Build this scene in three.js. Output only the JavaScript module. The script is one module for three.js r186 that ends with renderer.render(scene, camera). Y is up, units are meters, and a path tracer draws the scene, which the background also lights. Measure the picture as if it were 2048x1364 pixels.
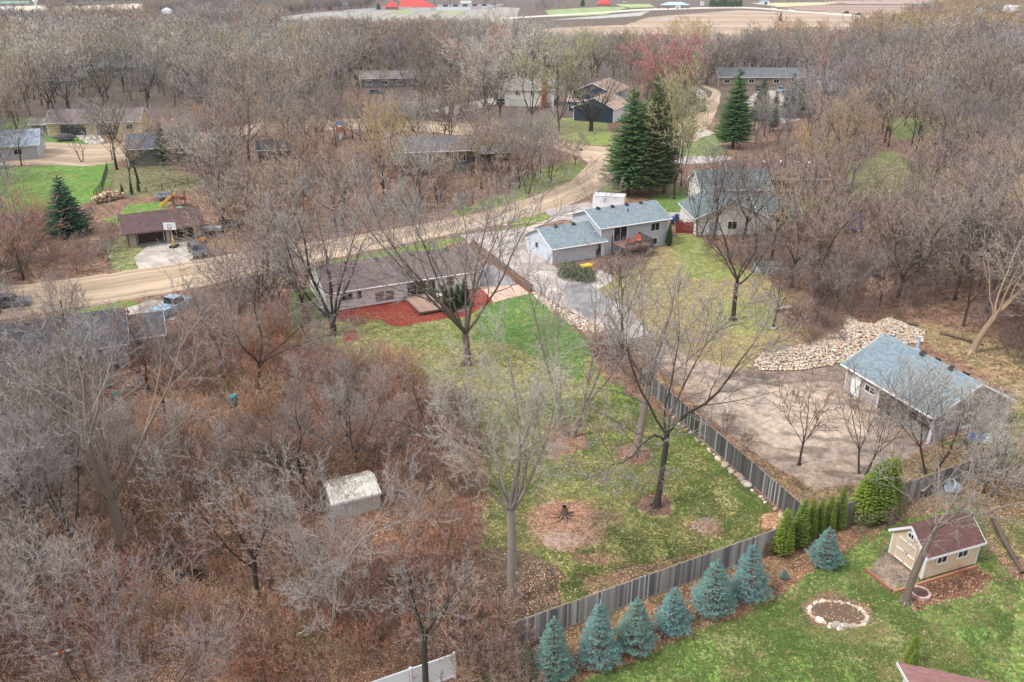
import * as THREE from 'three';
import { mergeGeometries } from 'three/addons/utils/BufferGeometryUtils.js';

// ---------------------------------------------------------------- camera, sky, sun, exposure
const scene = new THREE.Scene();
const EYE = 37, PITCH = 23.9 * Math.PI / 180, FOCAL = 1650;           // metres above the yard; looking down the street
const camera = new THREE.PerspectiveCamera(2 * Math.atan(682 / FOCAL) * 180 / Math.PI, 2048 / 1364, 0.5, 9000);
camera.position.set(0, EYE, 0);
camera.rotation.set(-PITCH, 0, 0);
scene.add(camera);
const renderer = new THREE.WebGLRenderer({ antialias: true });
renderer.toneMapping = THREE.LinearToneMapping;
renderer.toneMappingExposure = 1.85;
renderer.shadowMap.enabled = true;
{ // an overcast sky: brighter overhead than at the horizon, a broad bright patch where the sun is behind the cloud
  const W = 512, H = 256, d = new Float32Array(W * H * 4), sun = new THREE.Vector3(-0.55, 0.78, 0.3).normalize();
  for (let j = 0; j < H; j++) for (let i = 0; i < W; i++) {
    const up = ((j + 0.5) / H - 0.5) * Math.PI, az = ((i + 0.5) / W - 0.5) * 2 * Math.PI, y = Math.sin(up);
    const x = Math.cos(az) * Math.cos(up), z = Math.sin(az) * Math.cos(up), c = Math.max(0, x * sun.x + y * sun.y + z * sun.z);
    const l = (0.36 + 0.44 * Math.max(0, y)) * (1 + 0.35 * Math.pow(c, 5)) * (1 + 0.03 * Math.sin(az * 5 + y * 9) + 0.03 * Math.sin(az * 11 - y * 14)), k = (j * W + i) * 4;
    const g = y < 0 ? 0.35 : 1;
    d[k] = l * 0.955 * g; d[k + 1] = l * 0.985 * g; d[k + 2] = l * 1.075 * g; d[k + 3] = 1;
  }
  const t = new THREE.DataTexture(d, W, H, THREE.RGBAFormat, THREE.FloatType);
  t.mapping = THREE.EquirectangularReflectionMapping; t.magFilter = THREE.LinearFilter; t.needsUpdate = true;
  scene.background = t; scene.environment = t;
}
const sunLight = new THREE.DirectionalLight(new THREE.Color(1, 0.985, 0.955), 1.5);
sunLight.position.set(-110, 156, -20); sunLight.target.position.set(0, 0, -80);
sunLight.castShadow = true; sunLight.shadow.radius = 20; sunLight.shadow.mapSize.set(2048, 2048);
Object.assign(sunLight.shadow.camera, { left: -200, right: 200, top: 200, bottom: -200, near: 1, far: 600 });
scene.add(sunLight, sunLight.target);
scene.fog = new THREE.FogExp2(new THREE.Color(0.82, 0.9, 1.0), 0.0001);

// ---------------------------------------------------------------- helpers
let seed = 12345;
const srand = (s) => { seed = (s * 2654435761) >>> 0; };
const R = () => { seed = (seed + 0x6d2b79f5) | 0; let t = Math.imul(seed ^ (seed >>> 15), 1 | seed); t = (t + Math.imul(t ^ (t >>> 7), 61 | t)) ^ t; return ((t ^ (t >>> 14)) >>> 0) / 4294967296; };
const rr = (a, b) => a + (b - a) * R();
const pick = (a) => a[Math.floor(R() * a.length) % a.length];
const V = (x, y, z) => new THREE.Vector3(x, y, z);
const SP = Math.sin(PITCH), CP = Math.cos(PITCH);
// where the sight line through a photograph pixel (2048 wide) meets the level at height y
function G(px, py, y = 0) { const u = (px - 1024) / FOCAL, v = (py - 682) / FOCAL, t = (EYE - y) / (v * CP + SP); return V(u * t, y, t * (v * SP - CP)); }
function toPx(x, y, z) { const dy = y - EYE, f = -SP * dy - CP * z, up = CP * dy - SP * z; return [1024 + FOCAL * x / f, 682 - FOCAL * up / f, f]; }
// height above ground of the pixel py at the depth of the point
function heightAt(py, z) { const v = (py - 682) / FOCAL; return EYE - (v * CP + SP) * (-z / (CP - v * SP)); }
const poly = (...p) => { const o = []; for (let i = 0; i < p.length; i += 2) { const g = G(p[i], p[i + 1]); o.push([g.x, g.z]); } return o; };
const inside = (P, x, z) => { let c = false; for (let i = 0, j = P.length - 1; i < P.length; j = i++) { const [xi, zi] = P[i], [xj, zj] = P[j]; if ((zi > z) !== (zj > z) && x < ((xj - xi) * (z - zi)) / (zj - zi) + xi) c = !c; } return c; };
const numbers = {};
const numbered = (n) => { const k = numbers[n] = (numbers[n] ?? -1) + 1; return k ? `${n}_${String(k).padStart(3, '0')}` : n; };
function shade(o) { o.traverse((m) => { if (m.isMesh) { m.castShadow = true; m.receiveShadow = true; } }); return o; }
function thing(name, label, category, x = 0, y = 0, z = 0, turn = 0, group) {
  const o = new THREE.Group(); o.name = numbered(name); o.position.set(x, y, z); o.rotation.y = turn; scene.add(o);
  o.userData = { label, category }; if (group) o.userData.group = group;
  return o;
}
function mesh(name, geo, m, parent = scene) { const o = new THREE.Mesh(geo, m); o.name = parent === scene ? numbered(name) : name; o.castShadow = o.receiveShadow = true; parent.add(o); return o; }
function single(name, geo, m, label, category, group) { const o = mesh(name, geo, m); o.userData = { label, category }; if (group) o.userData.group = group; return o; }
function struct(name, geo, m) { const o = mesh(name, geo, m); o.userData.kind = 'structure'; return o; }
const S = (r, g, b) => new THREE.Color().setRGB(r / 255, g / 255, b / 255, THREE.SRGBColorSpace);
const mats = {};
function M(r, g, b, rough = 0.85, extra) { const k = `${r},${g},${b},${rough},${JSON.stringify(extra ?? 0)}`; return mats[k] ??= new THREE.MeshStandardMaterial({ color: S(r, g, b), roughness: rough, ...extra }); }
const VC = (rough = 0.9, extra) => mats['vc' + rough + JSON.stringify(extra ?? 0)] ??= new THREE.MeshStandardMaterial({ vertexColors: true, roughness: rough, ...extra });
const GLASS = new THREE.MeshPhysicalMaterial({ color: S(28, 34, 40), roughness: 0.06, specularIntensity: 1 }); GLASS.name = 'dark glass';
// noise
const hash2 = (x, y) => { let h = Math.imul(x, 374761393) ^ Math.imul(y, 668265263); h = Math.imul(h ^ (h >>> 13), 1274126177); return ((h ^ (h >>> 16)) >>> 0) / 4294967296; };
function vnoise(x, y) { const ix = Math.floor(x), iy = Math.floor(y); let u = x - ix, v = y - iy; u = u * u * (3 - 2 * u); v = v * v * (3 - 2 * v); const a = hash2(ix, iy), b = hash2(ix + 1, iy), c = hash2(ix, iy + 1), d = hash2(ix + 1, iy + 1); return a + (b - a) * u + (c - a) * v + (a - b - c + d) * u * v; }
const fbm = (x, y, o = 3) => { let s = 0, a = 0.5, n = 0; for (let i = 0; i < o; i++) { s += a * vnoise(x, y); n += a; x = x * 2.03 + 17.1; y = y * 2.03 + 5.7; a *= 0.5; } return s / n; };
const clamp = (x, a = 0, b = 1) => Math.min(b, Math.max(a, x)), sm = (a, b, x) => { const t = clamp((x - a) / (b - a)); return t * t * (3 - 2 * t); };

// a buffer that collects triangles with vertex colours
class MB {
  constructor() { this.p = []; this.c = []; this.i = []; this.uv = []; }
  v(x, y, z, c, u = 0, w = 0) { this.p.push(x, y, z); this.c.push(c.r, c.g, c.b); this.uv.push(u, w); return this.p.length / 3 - 1; }
  quad(a, b, c, d, col) { const k = this.v(a.x, a.y, a.z, col, a.x, a.y); this.v(b.x, b.y, b.z, col, b.x, b.y); this.v(c.x, c.y, c.z, col, c.x, c.y); this.v(d.x, d.y, d.z, col, d.x, d.y); this.i.push(k, k + 1, k + 2, k, k + 2, k + 3); }
  tri(a, b, c, col) { const k = this.v(a.x, a.y, a.z, col); this.v(b.x, b.y, b.z, col); this.v(c.x, c.y, c.z, col); this.i.push(k, k + 1, k + 2); }
  box(x0, y0, z0, x1, y1, z1, col) {
    const A = V(x0, y0, z0), B = V(x1, y0, z0), C = V(x1, y1, z0), D = V(x0, y1, z0), E = V(x0, y0, z1), F = V(x1, y0, z1), H = V(x1, y1, z1), I = V(x0, y1, z1);
    this.quad(E, F, H, I, col); this.quad(B, A, D, C, col); this.quad(A, E, I, D, col); this.quad(F, B, C, H, col); this.quad(I, H, C, D, col); this.quad(A, B, F, E, col);
  }
  // a bar of rectangular section between two points
  bar(a, b, w, h, col) {
    const d = b.clone().sub(a).normalize(), s = Math.abs(d.y) > 0.95 ? V(1, 0, 0) : V(0, 1, 0).cross(d).normalize(), t = d.clone().cross(s).normalize();
    const q = (o, i, j) => o.clone().addScaledVector(s, i * w / 2).addScaledVector(t, j * h / 2);
    const [A, B, C, D] = [q(a, -1, -1), q(a, 1, -1), q(a, 1, 1), q(a, -1, 1)], [E, F, H, I] = [q(b, -1, -1), q(b, 1, -1), q(b, 1, 1), q(b, -1, 1)];
    this.quad(A, D, C, B, col); this.quad(E, F, H, I, col); this.quad(A, B, F, E, col); this.quad(B, C, H, F, col); this.quad(C, D, I, H, col); this.quad(D, A, E, I, col);
  }
  // a round tapered tube along points
  tube(pts, rad, n, col, jit = 0) {
    let prev = -1; const nx = V(0, 0, 0), ny = V(0, 0, 0), d = V(0, 0, 0);
    for (let s = 0; s < pts.length; s++) {
      d.copy(pts[Math.min(s + 1, pts.length - 1)]).sub(pts[Math.max(s - 1, 0)]).normalize();
      if (s === 0) nx.set(Math.abs(d.x) > 0.8 ? 0 : 1, 0, Math.abs(d.x) > 0.8 ? 1 : 0);
      nx.addScaledVector(d, -nx.dot(d)).normalize(); ny.crossVectors(d, nx);
      const base = this.p.length / 3;
      for (let k = 0; k < n; k++) {
        const a = (k / n) * Math.PI * 2, c = Math.cos(a) * rad[s], e = Math.sin(a) * rad[s], q = jit ? 1 + (R() - 0.5) * jit : 1;
        this.p.push(pts[s].x + nx.x * c + ny.x * e, pts[s].y + nx.y * c + ny.y * e, pts[s].z + nx.z * c + ny.z * e); this.c.push(col.r * q, col.g * q, col.b * q); this.uv.push(k / n, s);
      }
      if (prev >= 0) for (let k = 0; k < n; k++) { const a = prev + k, b = prev + ((k + 1) % n), c2 = base + ((k + 1) % n), d2 = base + k; this.i.push(a, b, c2, a, c2, d2); }
      prev = base;
    }
  }
  // a three-sided spike
  spike(p, d, len, r, col) {
    const ax = Math.abs(d.x), ay = Math.abs(d.y); let sx, sy, sz;
    if (ay > 0.8) { sx = 0; sy = -d.z; sz = d.y; } else { sx = d.z; sy = 0; sz = -d.x; }
    const l = Math.hypot(sx, sy, sz) || 1; sx /= l; sy /= l; sz /= l;
    const tx = d.y * sz - d.z * sy, ty = d.z * sx - d.x * sz, tz = d.x * sy - d.y * sx, b = this.p.length / 3, q = r * 0.866, h = -r * 0.5;
    this.p.push(p.x + sx * r, p.y + sy * r, p.z + sz * r, p.x + sx * h + tx * q, p.y + sy * h + ty * q, p.z + sz * h + tz * q, p.x + sx * h - tx * q, p.y + sy * h - ty * q, p.z + sz * h - tz * q, p.x + d.x * len, p.y + d.y * len, p.z + d.z * len);
    for (let k = 0; k < 4; k++) { this.c.push(col.r, col.g, col.b); this.uv.push(0, 0); }
    this.i.push(b, b + 1, b + 3, b + 1, b + 2, b + 3, b + 2, b, b + 3);
  }
  build(flat = false) {
    let g = new THREE.BufferGeometry();
    g.setAttribute('position', new THREE.Float32BufferAttribute(this.p, 3)); g.setAttribute('color', new THREE.Float32BufferAttribute(this.c, 3)); g.setAttribute('uv', new THREE.Float32BufferAttribute(this.uv, 2));
    g.setIndex(this.i); if (flat) g = g.toNonIndexed(); g.computeVertexNormals(); return g;
  }
}
const tint = (c, f) => new THREE.Color(c.r * f, c.g * f, c.b * f);
const boxGeo = (w, h, d, x = 0, y = 0, z = 0) => new THREE.BoxGeometry(w, h, d).translate(x, y, z);
const join = (...g) => mergeGeometries(g.map((q) => (q.index ? q.toNonIndexed() : q)));
// ---------------------------------------------------------------- ground
// areas of the ground, corners given by where they lie in the photograph; kind = [grass, leaf litter, gravel]
const ell = (x, y, a, b) => Array.from({ length: 14 }, (_, i) => [x + a * Math.cos(i * 0.449), y + b * Math.sin(i * 0.449)]).flat();
const AREAS = [
  // lawns beyond the road
  [[0, 160, 60, 160, 90, 250, 0, 290, -60, 230], [88, 120, 50], [1, 0.1, 0]],
  [[60, 262, 180, 250, 205, 290, 120, 300, 60, 292], [90, 125, 52], [1, 0.1, 0]],
  [[-60, 340, 30, 335, 230, 322, 222, 360, 190, 405, 100, 420, -60, 430], [98, 138, 52], [1, 0.15, 0]],
  [[215, 340, 330, 330, 420, 365, 330, 392, 225, 395], [112, 112, 74], [0.7, 0.6, 0]],
  [[215, 440, 262, 410, 330, 402, 350, 425, 250, 450], [98, 134, 52], [1, 0.1, 0]],
  [[245, 470, 330, 480, 300, 540, 230, 540, 200, 500], [122, 128, 80], [0.9, 0.5, 0]],
  [[985, 214, 1130, 226, 1215, 240, 1225, 290, 1140, 288, 1060, 266, 985, 250], [140, 146, 88], [0.9, 0.3, 0]],
  [[1180, 262, 1222, 262, 1222, 292, 1150, 288], [122, 138, 66], [1, 0.1, 0]],
  [[1055, 345, 1150, 318, 1172, 330, 1170, 345, 1135, 368, 1050, 398, 920, 432, 900, 424, 1020, 385], [108, 122, 62], [1, 0.5, 0]],
  [[1178, 378, 1250, 355, 1330, 368, 1400, 388, 1400, 420, 1330, 425, 1250, 400, 1200, 395], [90, 124, 48], [1, 0.1, 0]],
  [[1220, 390, 1262, 372, 1330, 362, 1345, 382, 1290, 402, 1252, 412], [150, 112, 84], [0, 1, 0]],
  [[1360, 275, 1440, 268, 1450, 312, 1360, 315], [110, 124, 74], [1, 0.3, 0]],
  [[1690, 330, 1780, 300, 1900, 345, 1860, 380, 1700, 410], [120, 128, 70], [0.8, 0.6, 0]],
  [[1500, 395, 1720, 370, 1720, 410, 1560, 440], [118, 122, 72], [0.8, 0.6, 0]],
  [[1760, 232, 1850, 225, 1900, 262, 1800, 280], [100, 122, 58], [0.9, 0.5, 0]],
  // verges of the road
  [[655, 522, 900, 476, 985, 462, 1110, 432, 1105, 445, 1000, 470, 900, 492, 660, 535], [112, 130, 56], [1, 0.1, 0]],
  [[1000, 448, 1085, 425, 1108, 434, 1090, 446, 1010, 452], [126, 142, 66], [1, 0.1, 0]],
  [[130, 625, 260, 600, 300, 612, 180, 640], [110, 126, 60], [1, 0.3, 0]],
  // lawn right of the grey house
  [[1150, 590, 1200, 565, 1345, 490, 1362, 462, 1400, 478, 1470, 520, 1530, 560, 1590, 600, 1590, 640, 1690, 640, 1640, 700, 1510, 712, 1505, 742, 1400, 724, 1320, 690, 1240, 622], [144, 130, 86], [0.62, 0.4, 0]],
  [[1345, 490, 1362, 462, 1400, 478, 1462, 520, 1440, 560, 1380, 560], [128, 132, 70], [0.9, 0.1, 0]],
  [[1420, 600, 1500, 590, 1560, 650, 1500, 680, 1430, 650], [140, 138, 78], [0.8, 0.15, 0]],
  [[1555, 615, 1700, 590, 1720, 640, 1620, 690, 1575, 670], [138, 112, 92], [0, 1, 0]],
  [[1820, 640, 2100, 690, 2100, 900, 2010, 880, 2025, 780, 1860, 690], [140, 122, 86], [0.6, 0.9, 0]],
  [[1850, 930, 1890, 870, 2010, 870, 2060, 930, 1900, 940], [120, 116, 70], [0.9, 0.7, 0]],
  // ranch house yard
  [[585, 585, 640, 570, 660, 640, 700, 655, 640, 690, 570, 690], [98, 126, 58], [1, 0.15, 0]],
  [[640, 640, 720, 650, 960, 610, 1040, 588, 1075, 590, 1180, 690, 1260, 790, 1372, 855, 1500, 975, 1592, 1050, 1552, 1098, 1470, 1130, 1355, 1172, 1232, 1230, 1033, 1292, 950, 1240, 965, 1090, 985, 980, 950, 880, 860, 780, 760, 730, 640, 690], [124, 128, 68], [0.95, 0.5, 0]],
  [[960, 612, 1040, 588, 1075, 590, 1185, 690, 1170, 760, 1100, 730, 1020, 690, 940, 680], [86, 120, 48], [1, 0.1, 0]],
  [[740, 640, 920, 640, 960, 660, 900, 700, 800, 690], [112, 122, 60], [1, 0.2, 0]],
  [[1185, 700, 1260, 790, 1372, 858, 1500, 978, 1592, 1052, 1560, 1075, 1480, 1000, 1380, 900, 1250, 830, 1200, 760], [104, 122, 52], [1, 0.3, 0]],
  [[1180, 690, 1290, 700, 1300, 760, 1220, 770], [128, 100, 82], [0, 1, 0]],
  [[1080, 850, 1160, 850, 1180, 900, 1100, 920], [128, 98, 78], [0, 1, 0]],
  [[965, 1095, 1060, 1105, 1170, 1180, 1230, 1200, 1230, 1232, 1033, 1292, 940, 1240], [84, 70, 60], [0.1, 0.8, 0]],
  [[1150, 1160, 1360, 1115, 1470, 1085, 1552, 1060, 1556, 1098, 1470, 1132, 1355, 1173, 1232, 1231], [132, 104, 82], [0.2, 1, 0]],
  [[1255, 1205, 1420, 1120, 1470, 1100, 1478, 1126, 1355, 1170, 1236, 1228], [160, 118, 88], [0, 1, 0]],
  [[1120, 1165, 1165, 1160, 1180, 1210, 1130, 1215], [106, 122, 52], [1, 0.4, 0]],
  [[1520, 1030, 1560, 1020, 1580, 1055, 1530, 1065], [188, 144, 112], [0, 1, 0]],
  [ell(1132, 1052, 84, 54), [140, 116, 94], [0.3, 0.7, 0]], [ell(1130, 1036, 58, 36), [142, 100, 78], [0, 1, 0]], [ell(1132, 1082, 46, 15), [182, 160, 146], [0, 0.4, 0.3]], [ell(1312, 1013, 40, 25), [98, 74, 62], [0, 0.8, 0]], [ell(1269, 908, 35, 22), [124, 90, 74], [0, 1, 0]], [ell(1415, 1052, 34, 16), [150, 128, 114], [0.1, 0.7, 0]], [ell(1212, 1035, 26, 14), [100, 86, 70], [0.2, 0.7, 0]], [ell(1190, 1120, 50, 14), [150, 118, 92], [0.3, 1, 0]],
  // strip beside the fence and the gravel lot
  [[1185, 655, 1260, 735, 1372, 800, 1480, 890, 1600, 1000, 1700, 1000, 1800, 975, 2000, 905, 2010, 890, 1870, 890, 1780, 935, 1640, 970, 1560, 945, 1460, 870, 1370, 770, 1310, 700, 1240, 640], [136, 112, 84], [0.2, 1, 0.1]],
  [[1240, 622, 1320, 690, 1400, 724, 1505, 742, 1600, 735, 1690, 722, 1692, 782, 1762, 816, 1857, 886, 1800, 930, 1690, 975, 1620, 975, 1550, 930, 1450, 865, 1380, 790, 1310, 730, 1250, 690, 1190, 640], [158, 139, 122], [0, 0.15, 1]],
  [[1420, 790, 1560, 770, 1690, 800, 1740, 870, 1640, 930, 1540, 890], [177, 158, 140], [0, 0.1, 1]],
  [[1500, 735, 1690, 718, 1692, 760, 1560, 775, 1430, 760], [128, 112, 100], [0, 0.3, 1]],
  // the yard by the shed
  [[980, 1340, 1033, 1296, 1232, 1235, 1355, 1178, 1470, 1136, 1552, 1105, 1690, 1045, 2000, 948, 2400, 900, 2400, 1700, 700, 1700, 900, 1420], [104, 128, 58], [1, 0.16, 0]],
  [[980, 1345, 1033, 1297, 1232, 1236, 1355, 1179, 1470, 1137, 1552, 1106, 1690, 1046, 1760, 1040, 1690, 1100, 1600, 1160, 1540, 1205, 1470, 1235, 1370, 1275, 1290, 1315, 1200, 1350, 1060, 1420], [126, 92, 70], [0.1, 1, 0]],
  [[1690, 1046, 2000, 950, 2400, 905, 2400, 1200, 2030, 1160, 1975, 1090, 1960, 1010, 1800, 1040, 1750, 1080], [134, 106, 86], [0.2, 1, 0]],
  [[1975, 1040, 2100, 1030, 2100, 1120, 2010, 1110], [140, 124, 84], [0.7, 0.7, 0]],
  [[1728, 1142, 1784, 1092, 1850, 1160, 1786, 1186], [138, 122, 108], [0, 0.5, 0.7]],
  [[1795, 1186, 1950, 1130, 1990, 1150, 1980, 1185, 1890, 1205, 1830, 1225], [112, 74, 56], [0, 1, 0]],
  [[1598, 1205, 1650, 1185, 1740, 1210, 1750, 1250, 1690, 1264, 1620, 1250], [116, 92, 76], [0.1, 0.6, 0]],
  // woodland floors
  [[600, 1270, 700, 1250, 720, 1320, 650, 1345, 600, 1330], [104, 108, 50], [0.8, 0.8, 0]],
  [[190, 770, 330, 700, 460, 680, 560, 700, 500, 790, 330, 830], [134, 104, 86], [0, 1, 0]],
];
const SOFT = [ // round patches: centre in the photograph, metres across, along, colour, strength
  [1130, 1045, 9, 8, [152, 116, 96], 1], [1132, 1078, 4.6, 2.4, [176, 152, 138], 0.8], [1128, 1030, 3.2, 2.4, [170, 118, 90], 0.9],
  [1310, 1012, 3.6, 3.0, [98, 76, 64], 1], [1268, 908, 3.9, 3.4, [124, 92, 76], 1], [1420, 1050, 3, 2.6, [150, 128, 116], 0.6], [1210, 1035, 2.4, 2, [96, 84, 68], 0.6],
  [1445, 1060, 3, 2, [166, 122, 92], 0.6], [935, 728, 5, 4, [122, 104, 72], 0.7], [1025, 1205, 4, 3, [82, 66, 58], 0.7], [1050, 1080, 3, 3, [112, 116, 52], 0.6], [880, 720, 8, 4, [150, 138, 84], 0.5], [770, 690, 8, 4, [146, 136, 84], 0.5],
  [1400, 1250, 5, 3, [168, 150, 108], 0.5], [1560, 1300, 6, 3, [84, 118, 44], 0.6], [1760, 1290, 7, 4, [146, 136, 92], 0.5], [1950, 1260, 6, 4, [86, 112, 48], 0.6], [1500, 1290, 5, 3, [160, 146, 104], 0.5], [1900, 1330, 6, 3, [88, 114, 50], 0.5], [1640, 1340, 6, 2, [88, 120, 46], 0.6],
  [560, 1120, 5, 3, [92, 72, 60], 0.7], [580, 1000, 3, 5, [92, 70, 58], 0.7], [250, 1240, 9, 4, [132, 96, 72], 0.6], [640, 1290, 6, 3, [112, 116, 44], 0.7], [150, 1190, 8, 4, [124, 92, 74], 0.6], [200, 390, 4, 8, [164, 120, 72], 0.7], [120, 352, 10, 5, [128, 132, 66], 0.6],
  [1610, 660, 5, 3, [150, 142, 62], 0.6], [1480, 545, 10, 5, [120, 140, 58], 0.5], [1230, 610, 6, 5, [140, 122, 92], 0.6],
];
function paintGround(x0, z0, w, d, pxW, scale, warp) { // a colour map of w by d metres, scale = coarse pixels per metre
  const pxH = Math.round(pxW * d / w), cw = Math.ceil(w * scale), ch = Math.ceil(d * scale), base = document.createElement('canvas'), kind = document.createElement('canvas');
  base.width = kind.width = cw; base.height = kind.height = ch;
  const b = base.getContext('2d'), k = kind.getContext('2d'), css = (c, a = 1) => `rgba(${c[0]},${c[1]},${c[2]},${a})`;
  b.fillStyle = 'rgb(124,96,78)'; b.fillRect(0, 0, cw, ch); k.fillStyle = 'rgb(0,255,0)'; k.fillRect(0, 0, cw, ch);
  for (const [p, c, q] of AREAS) for (const [ctx, style] of [[b, css(c)], [k, css(q.map((v) => Math.round(v * 255)))]]) {
    ctx.fillStyle = style; ctx.beginPath(); poly(...p).forEach(([x, z], i) => ctx[i ? 'lineTo' : 'moveTo']((x - x0) * scale, (z - z0) * scale)); ctx.fill();
  }
  for (const [px, py, wx, wz, c, a] of SOFT) {
    const g = G(px, py), X = (g.x - x0) * scale, Z = (g.z - z0) * scale;
    b.save(); b.translate(X, Z); b.scale(wx * scale / 2, wz * scale / 2);
    const gr = b.createRadialGradient(0, 0, 0, 0, 0, 1); gr.addColorStop(0, css(c, a)); gr.addColorStop(0.6, css(c, a * 0.8)); gr.addColorStop(1, css(c, 0)); b.fillStyle = gr; b.fillRect(-1, -1, 2, 2); b.restore();
    if (c[0] > c[1] * 1.06) { k.save(); k.translate(X, Z); k.scale(wx * scale / 2, wz * scale / 2); const kr = k.createRadialGradient(0, 0, 0, 0, 0, 1); kr.addColorStop(0, `rgba(0,170,0,${a})`); kr.addColorStop(0.6, `rgba(0,170,0,${a * 0.8})`); kr.addColorStop(1, 'rgba(0,170,0,0)'); k.fillStyle = kr; k.fillRect(-1, -1, 2, 2); k.restore(); }
  }
  const A = b.getImageData(0, 0, cw, ch).data, K = k.getImageData(0, 0, cw, ch).data, out = new Uint8Array(pxW * pxH * 4);
  const at = (D, fx, fy, c) => { const x = clamp(fx, 0, cw - 1.001), y = clamp(fy, 0, ch - 1.001), ix = x | 0, iy = y | 0, u = x - ix, v = y - iy, o = (iy * cw + ix) * 4 + c, r = cw * 4; return (D[o] * (1 - u) + D[o + 4] * u) * (1 - v) + (D[o + r] * (1 - u) + D[o + r + 4] * u) * v; };
  const cell = w / pxW;
  for (let j = 0; j < pxH; j++) for (let i = 0; i < pxW; i++) {
    const x = x0 + (i + 0.5) * cell, z = z0 + (j + 0.5) * cell;
    const wx = x + (fbm(x * 0.45 + 3, z * 0.45, 3) - 0.5) * warp + (vnoise(x * 2.7, z * 2.7) - 0.5) * 0.5, wz = z + (fbm(x * 0.45 + 40, z * 0.45 + 9, 3) - 0.5) * warp + (vnoise(x * 2.7 + 50, z * 2.7) - 0.5) * 0.5;
    const fx = (wx - x0) * scale, fy = (wz - z0) * scale;
    let r = at(A, fx, fy, 0), g = at(A, fx, fy, 1), bl = at(A, fx, fy, 2);
    const gw = at(K, fx, fy, 0) / 255, lw = at(K, fx, fy, 1) / 255, vw = at(K, fx, fy, 2) / 255;
    const n1 = fbm(x * 0.22, z * 0.22, 3), n2 = fbm(x * 1.5 + 7, z * 1.5, 4), n3 = fbm(x * 5.1, z * 5.1 + 4, 3), h = hash2(i, j), h2 = hash2(i * 3 + 1, j * 7 + 5);
    if (gw > 0.02) { // dead blades and darker tufts
      const dead = sm(0.4, 0.7, n2 * 0.55 + n1 * 0.45) * 0.42 * gw; r += (158 - r) * dead; g += (140 - g) * dead; bl += (104 - bl) * dead;
      const lush = sm(0.5, 0.75, fbm(x * 0.9 + 90, z * 0.9, 4)) * 0.36 * gw; r += (80 - r) * lush; g += (108 - g) * lush; bl += (44 - bl) * lush;
      const f = 1 - gw * 0.34 * (0.5 - n3) * 2 - gw * 0.36 * (h - 0.5); r *= f; g *= f; bl *= f;
    }
    if (lw > 0.02) {
      const f = 1 + lw * ((n3 - 0.5) * 0.7 + (n2 - 0.5) * 0.5); r *= f; g *= f; bl *= f;
      const green = sm(0.62, 0.8, n1) * 0.25 * lw; r += (112 - r) * green; g += (112 - g) * green; bl += (66 - bl) * green;
      if (h > 1 - 0.3 * lw * (0.3 + n2)) { const q = 0.25 + 0.5 * h2; r += (206 - r) * q; g += (158 - g) * q; bl += (124 - bl) * q; } else if (h < 0.3 * lw * (1.2 - n2)) { const q = 0.5 + 0.4 * h2; r *= q; g *= q; bl *= q; }
    }
    if (vw > 0.02) { const f = 1 + vw * ((n3 - 0.5) * 0.22 + (n2 - 0.5) * 0.34 + (h - 0.5) * 0.16); r *= f; g *= f; bl *= f; const dk = sm(0.52, 0.7, fbm(x * 0.35 + z * 0.2 + 60, z * 0.9 - x * 0.25, 4)) * 0.2 * vw; r *= 1 - dk; g *= 1 - dk; bl *= 1 - dk; }
    const o = (j * pxW + i) * 4; out[o] = clamp(r, 0, 255); out[o + 1] = clamp(g, 0, 255); out[o + 2] = clamp(bl, 0, 255); out[o + 3] = 255;
  }
  const t = new THREE.DataTexture(out, pxW, pxH); t.colorSpace = THREE.SRGBColorSpace; t.magFilter = THREE.LinearFilter; t.wrapS = t.wrapT = THREE.ClampToEdgeWrapping;
  t.repeat.set(1 / w, 1 / d); t.offset.set(-x0 / w, -z0 / d); t.needsUpdate = true; return t;
}
const bumpTex = (() => { const n = 512, d = new Uint8Array(n * n * 4); for (let j = 0; j < n; j++) for (let i = 0; i < n; i++) { let s = 0, a = 0.5; for (let f = 16; f <= 128; f *= 2, a *= 0.6) { const x = i / n * f, y = j / n * f, ix = Math.floor(x), iy = Math.floor(y), u = x - ix, v = y - iy, q = (p, r) => hash2((p % f) + f * 7, (r % f) + f * 13); s += a * ((q(ix, iy) * (1 - u) + q(ix + 1, iy) * u) * (1 - v) + (q(ix, iy + 1) * (1 - u) + q(ix + 1, iy + 1) * u) * v); } d.fill(clamp(s * 200, 0, 255), (j * n + i) * 4, (j * n + i) * 4 + 4); } const t = new THREE.DataTexture(d, n, n); t.wrapS = t.wrapT = THREE.RepeatWrapping; t.magFilter = THREE.LinearFilter; t.needsUpdate = true; return t; })();
const bumped = (metres) => { const t = bumpTex.clone(); t.repeat.set(1 / metres, 1 / metres); t.needsUpdate = true; return t; };
function flat(x0, z0, x1, z1) { const g = new THREE.BufferGeometry(); g.setAttribute('position', new THREE.Float32BufferAttribute([x0, 0, z0, x0, 0, z1, x1, 0, z1, x1, 0, z0], 3)); g.setAttribute('normal', new THREE.Float32BufferAttribute([0, 1, 0, 0, 1, 0, 0, 1, 0, 0, 1, 0], 3)); g.setAttribute('uv', new THREE.Float32BufferAttribute([x0, z0, x0, z1, x1, z1, x1, z0], 2)); g.setIndex([0, 1, 2, 0, 2, 3]); return g; }
const ring = (O, I) => mergeGeometries([flat(O[0], O[1], O[2], I[1]), flat(O[0], I[3], O[2], O[3]), flat(O[0], I[1], I[0], I[3]), flat(I[2], I[1], O[2], I[3])]);
const NEAR = [-36, -101, 47, -22], MID = [-155, -240, 165, -22], FARR = [-1300, -1800, 1300, -240];
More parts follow.
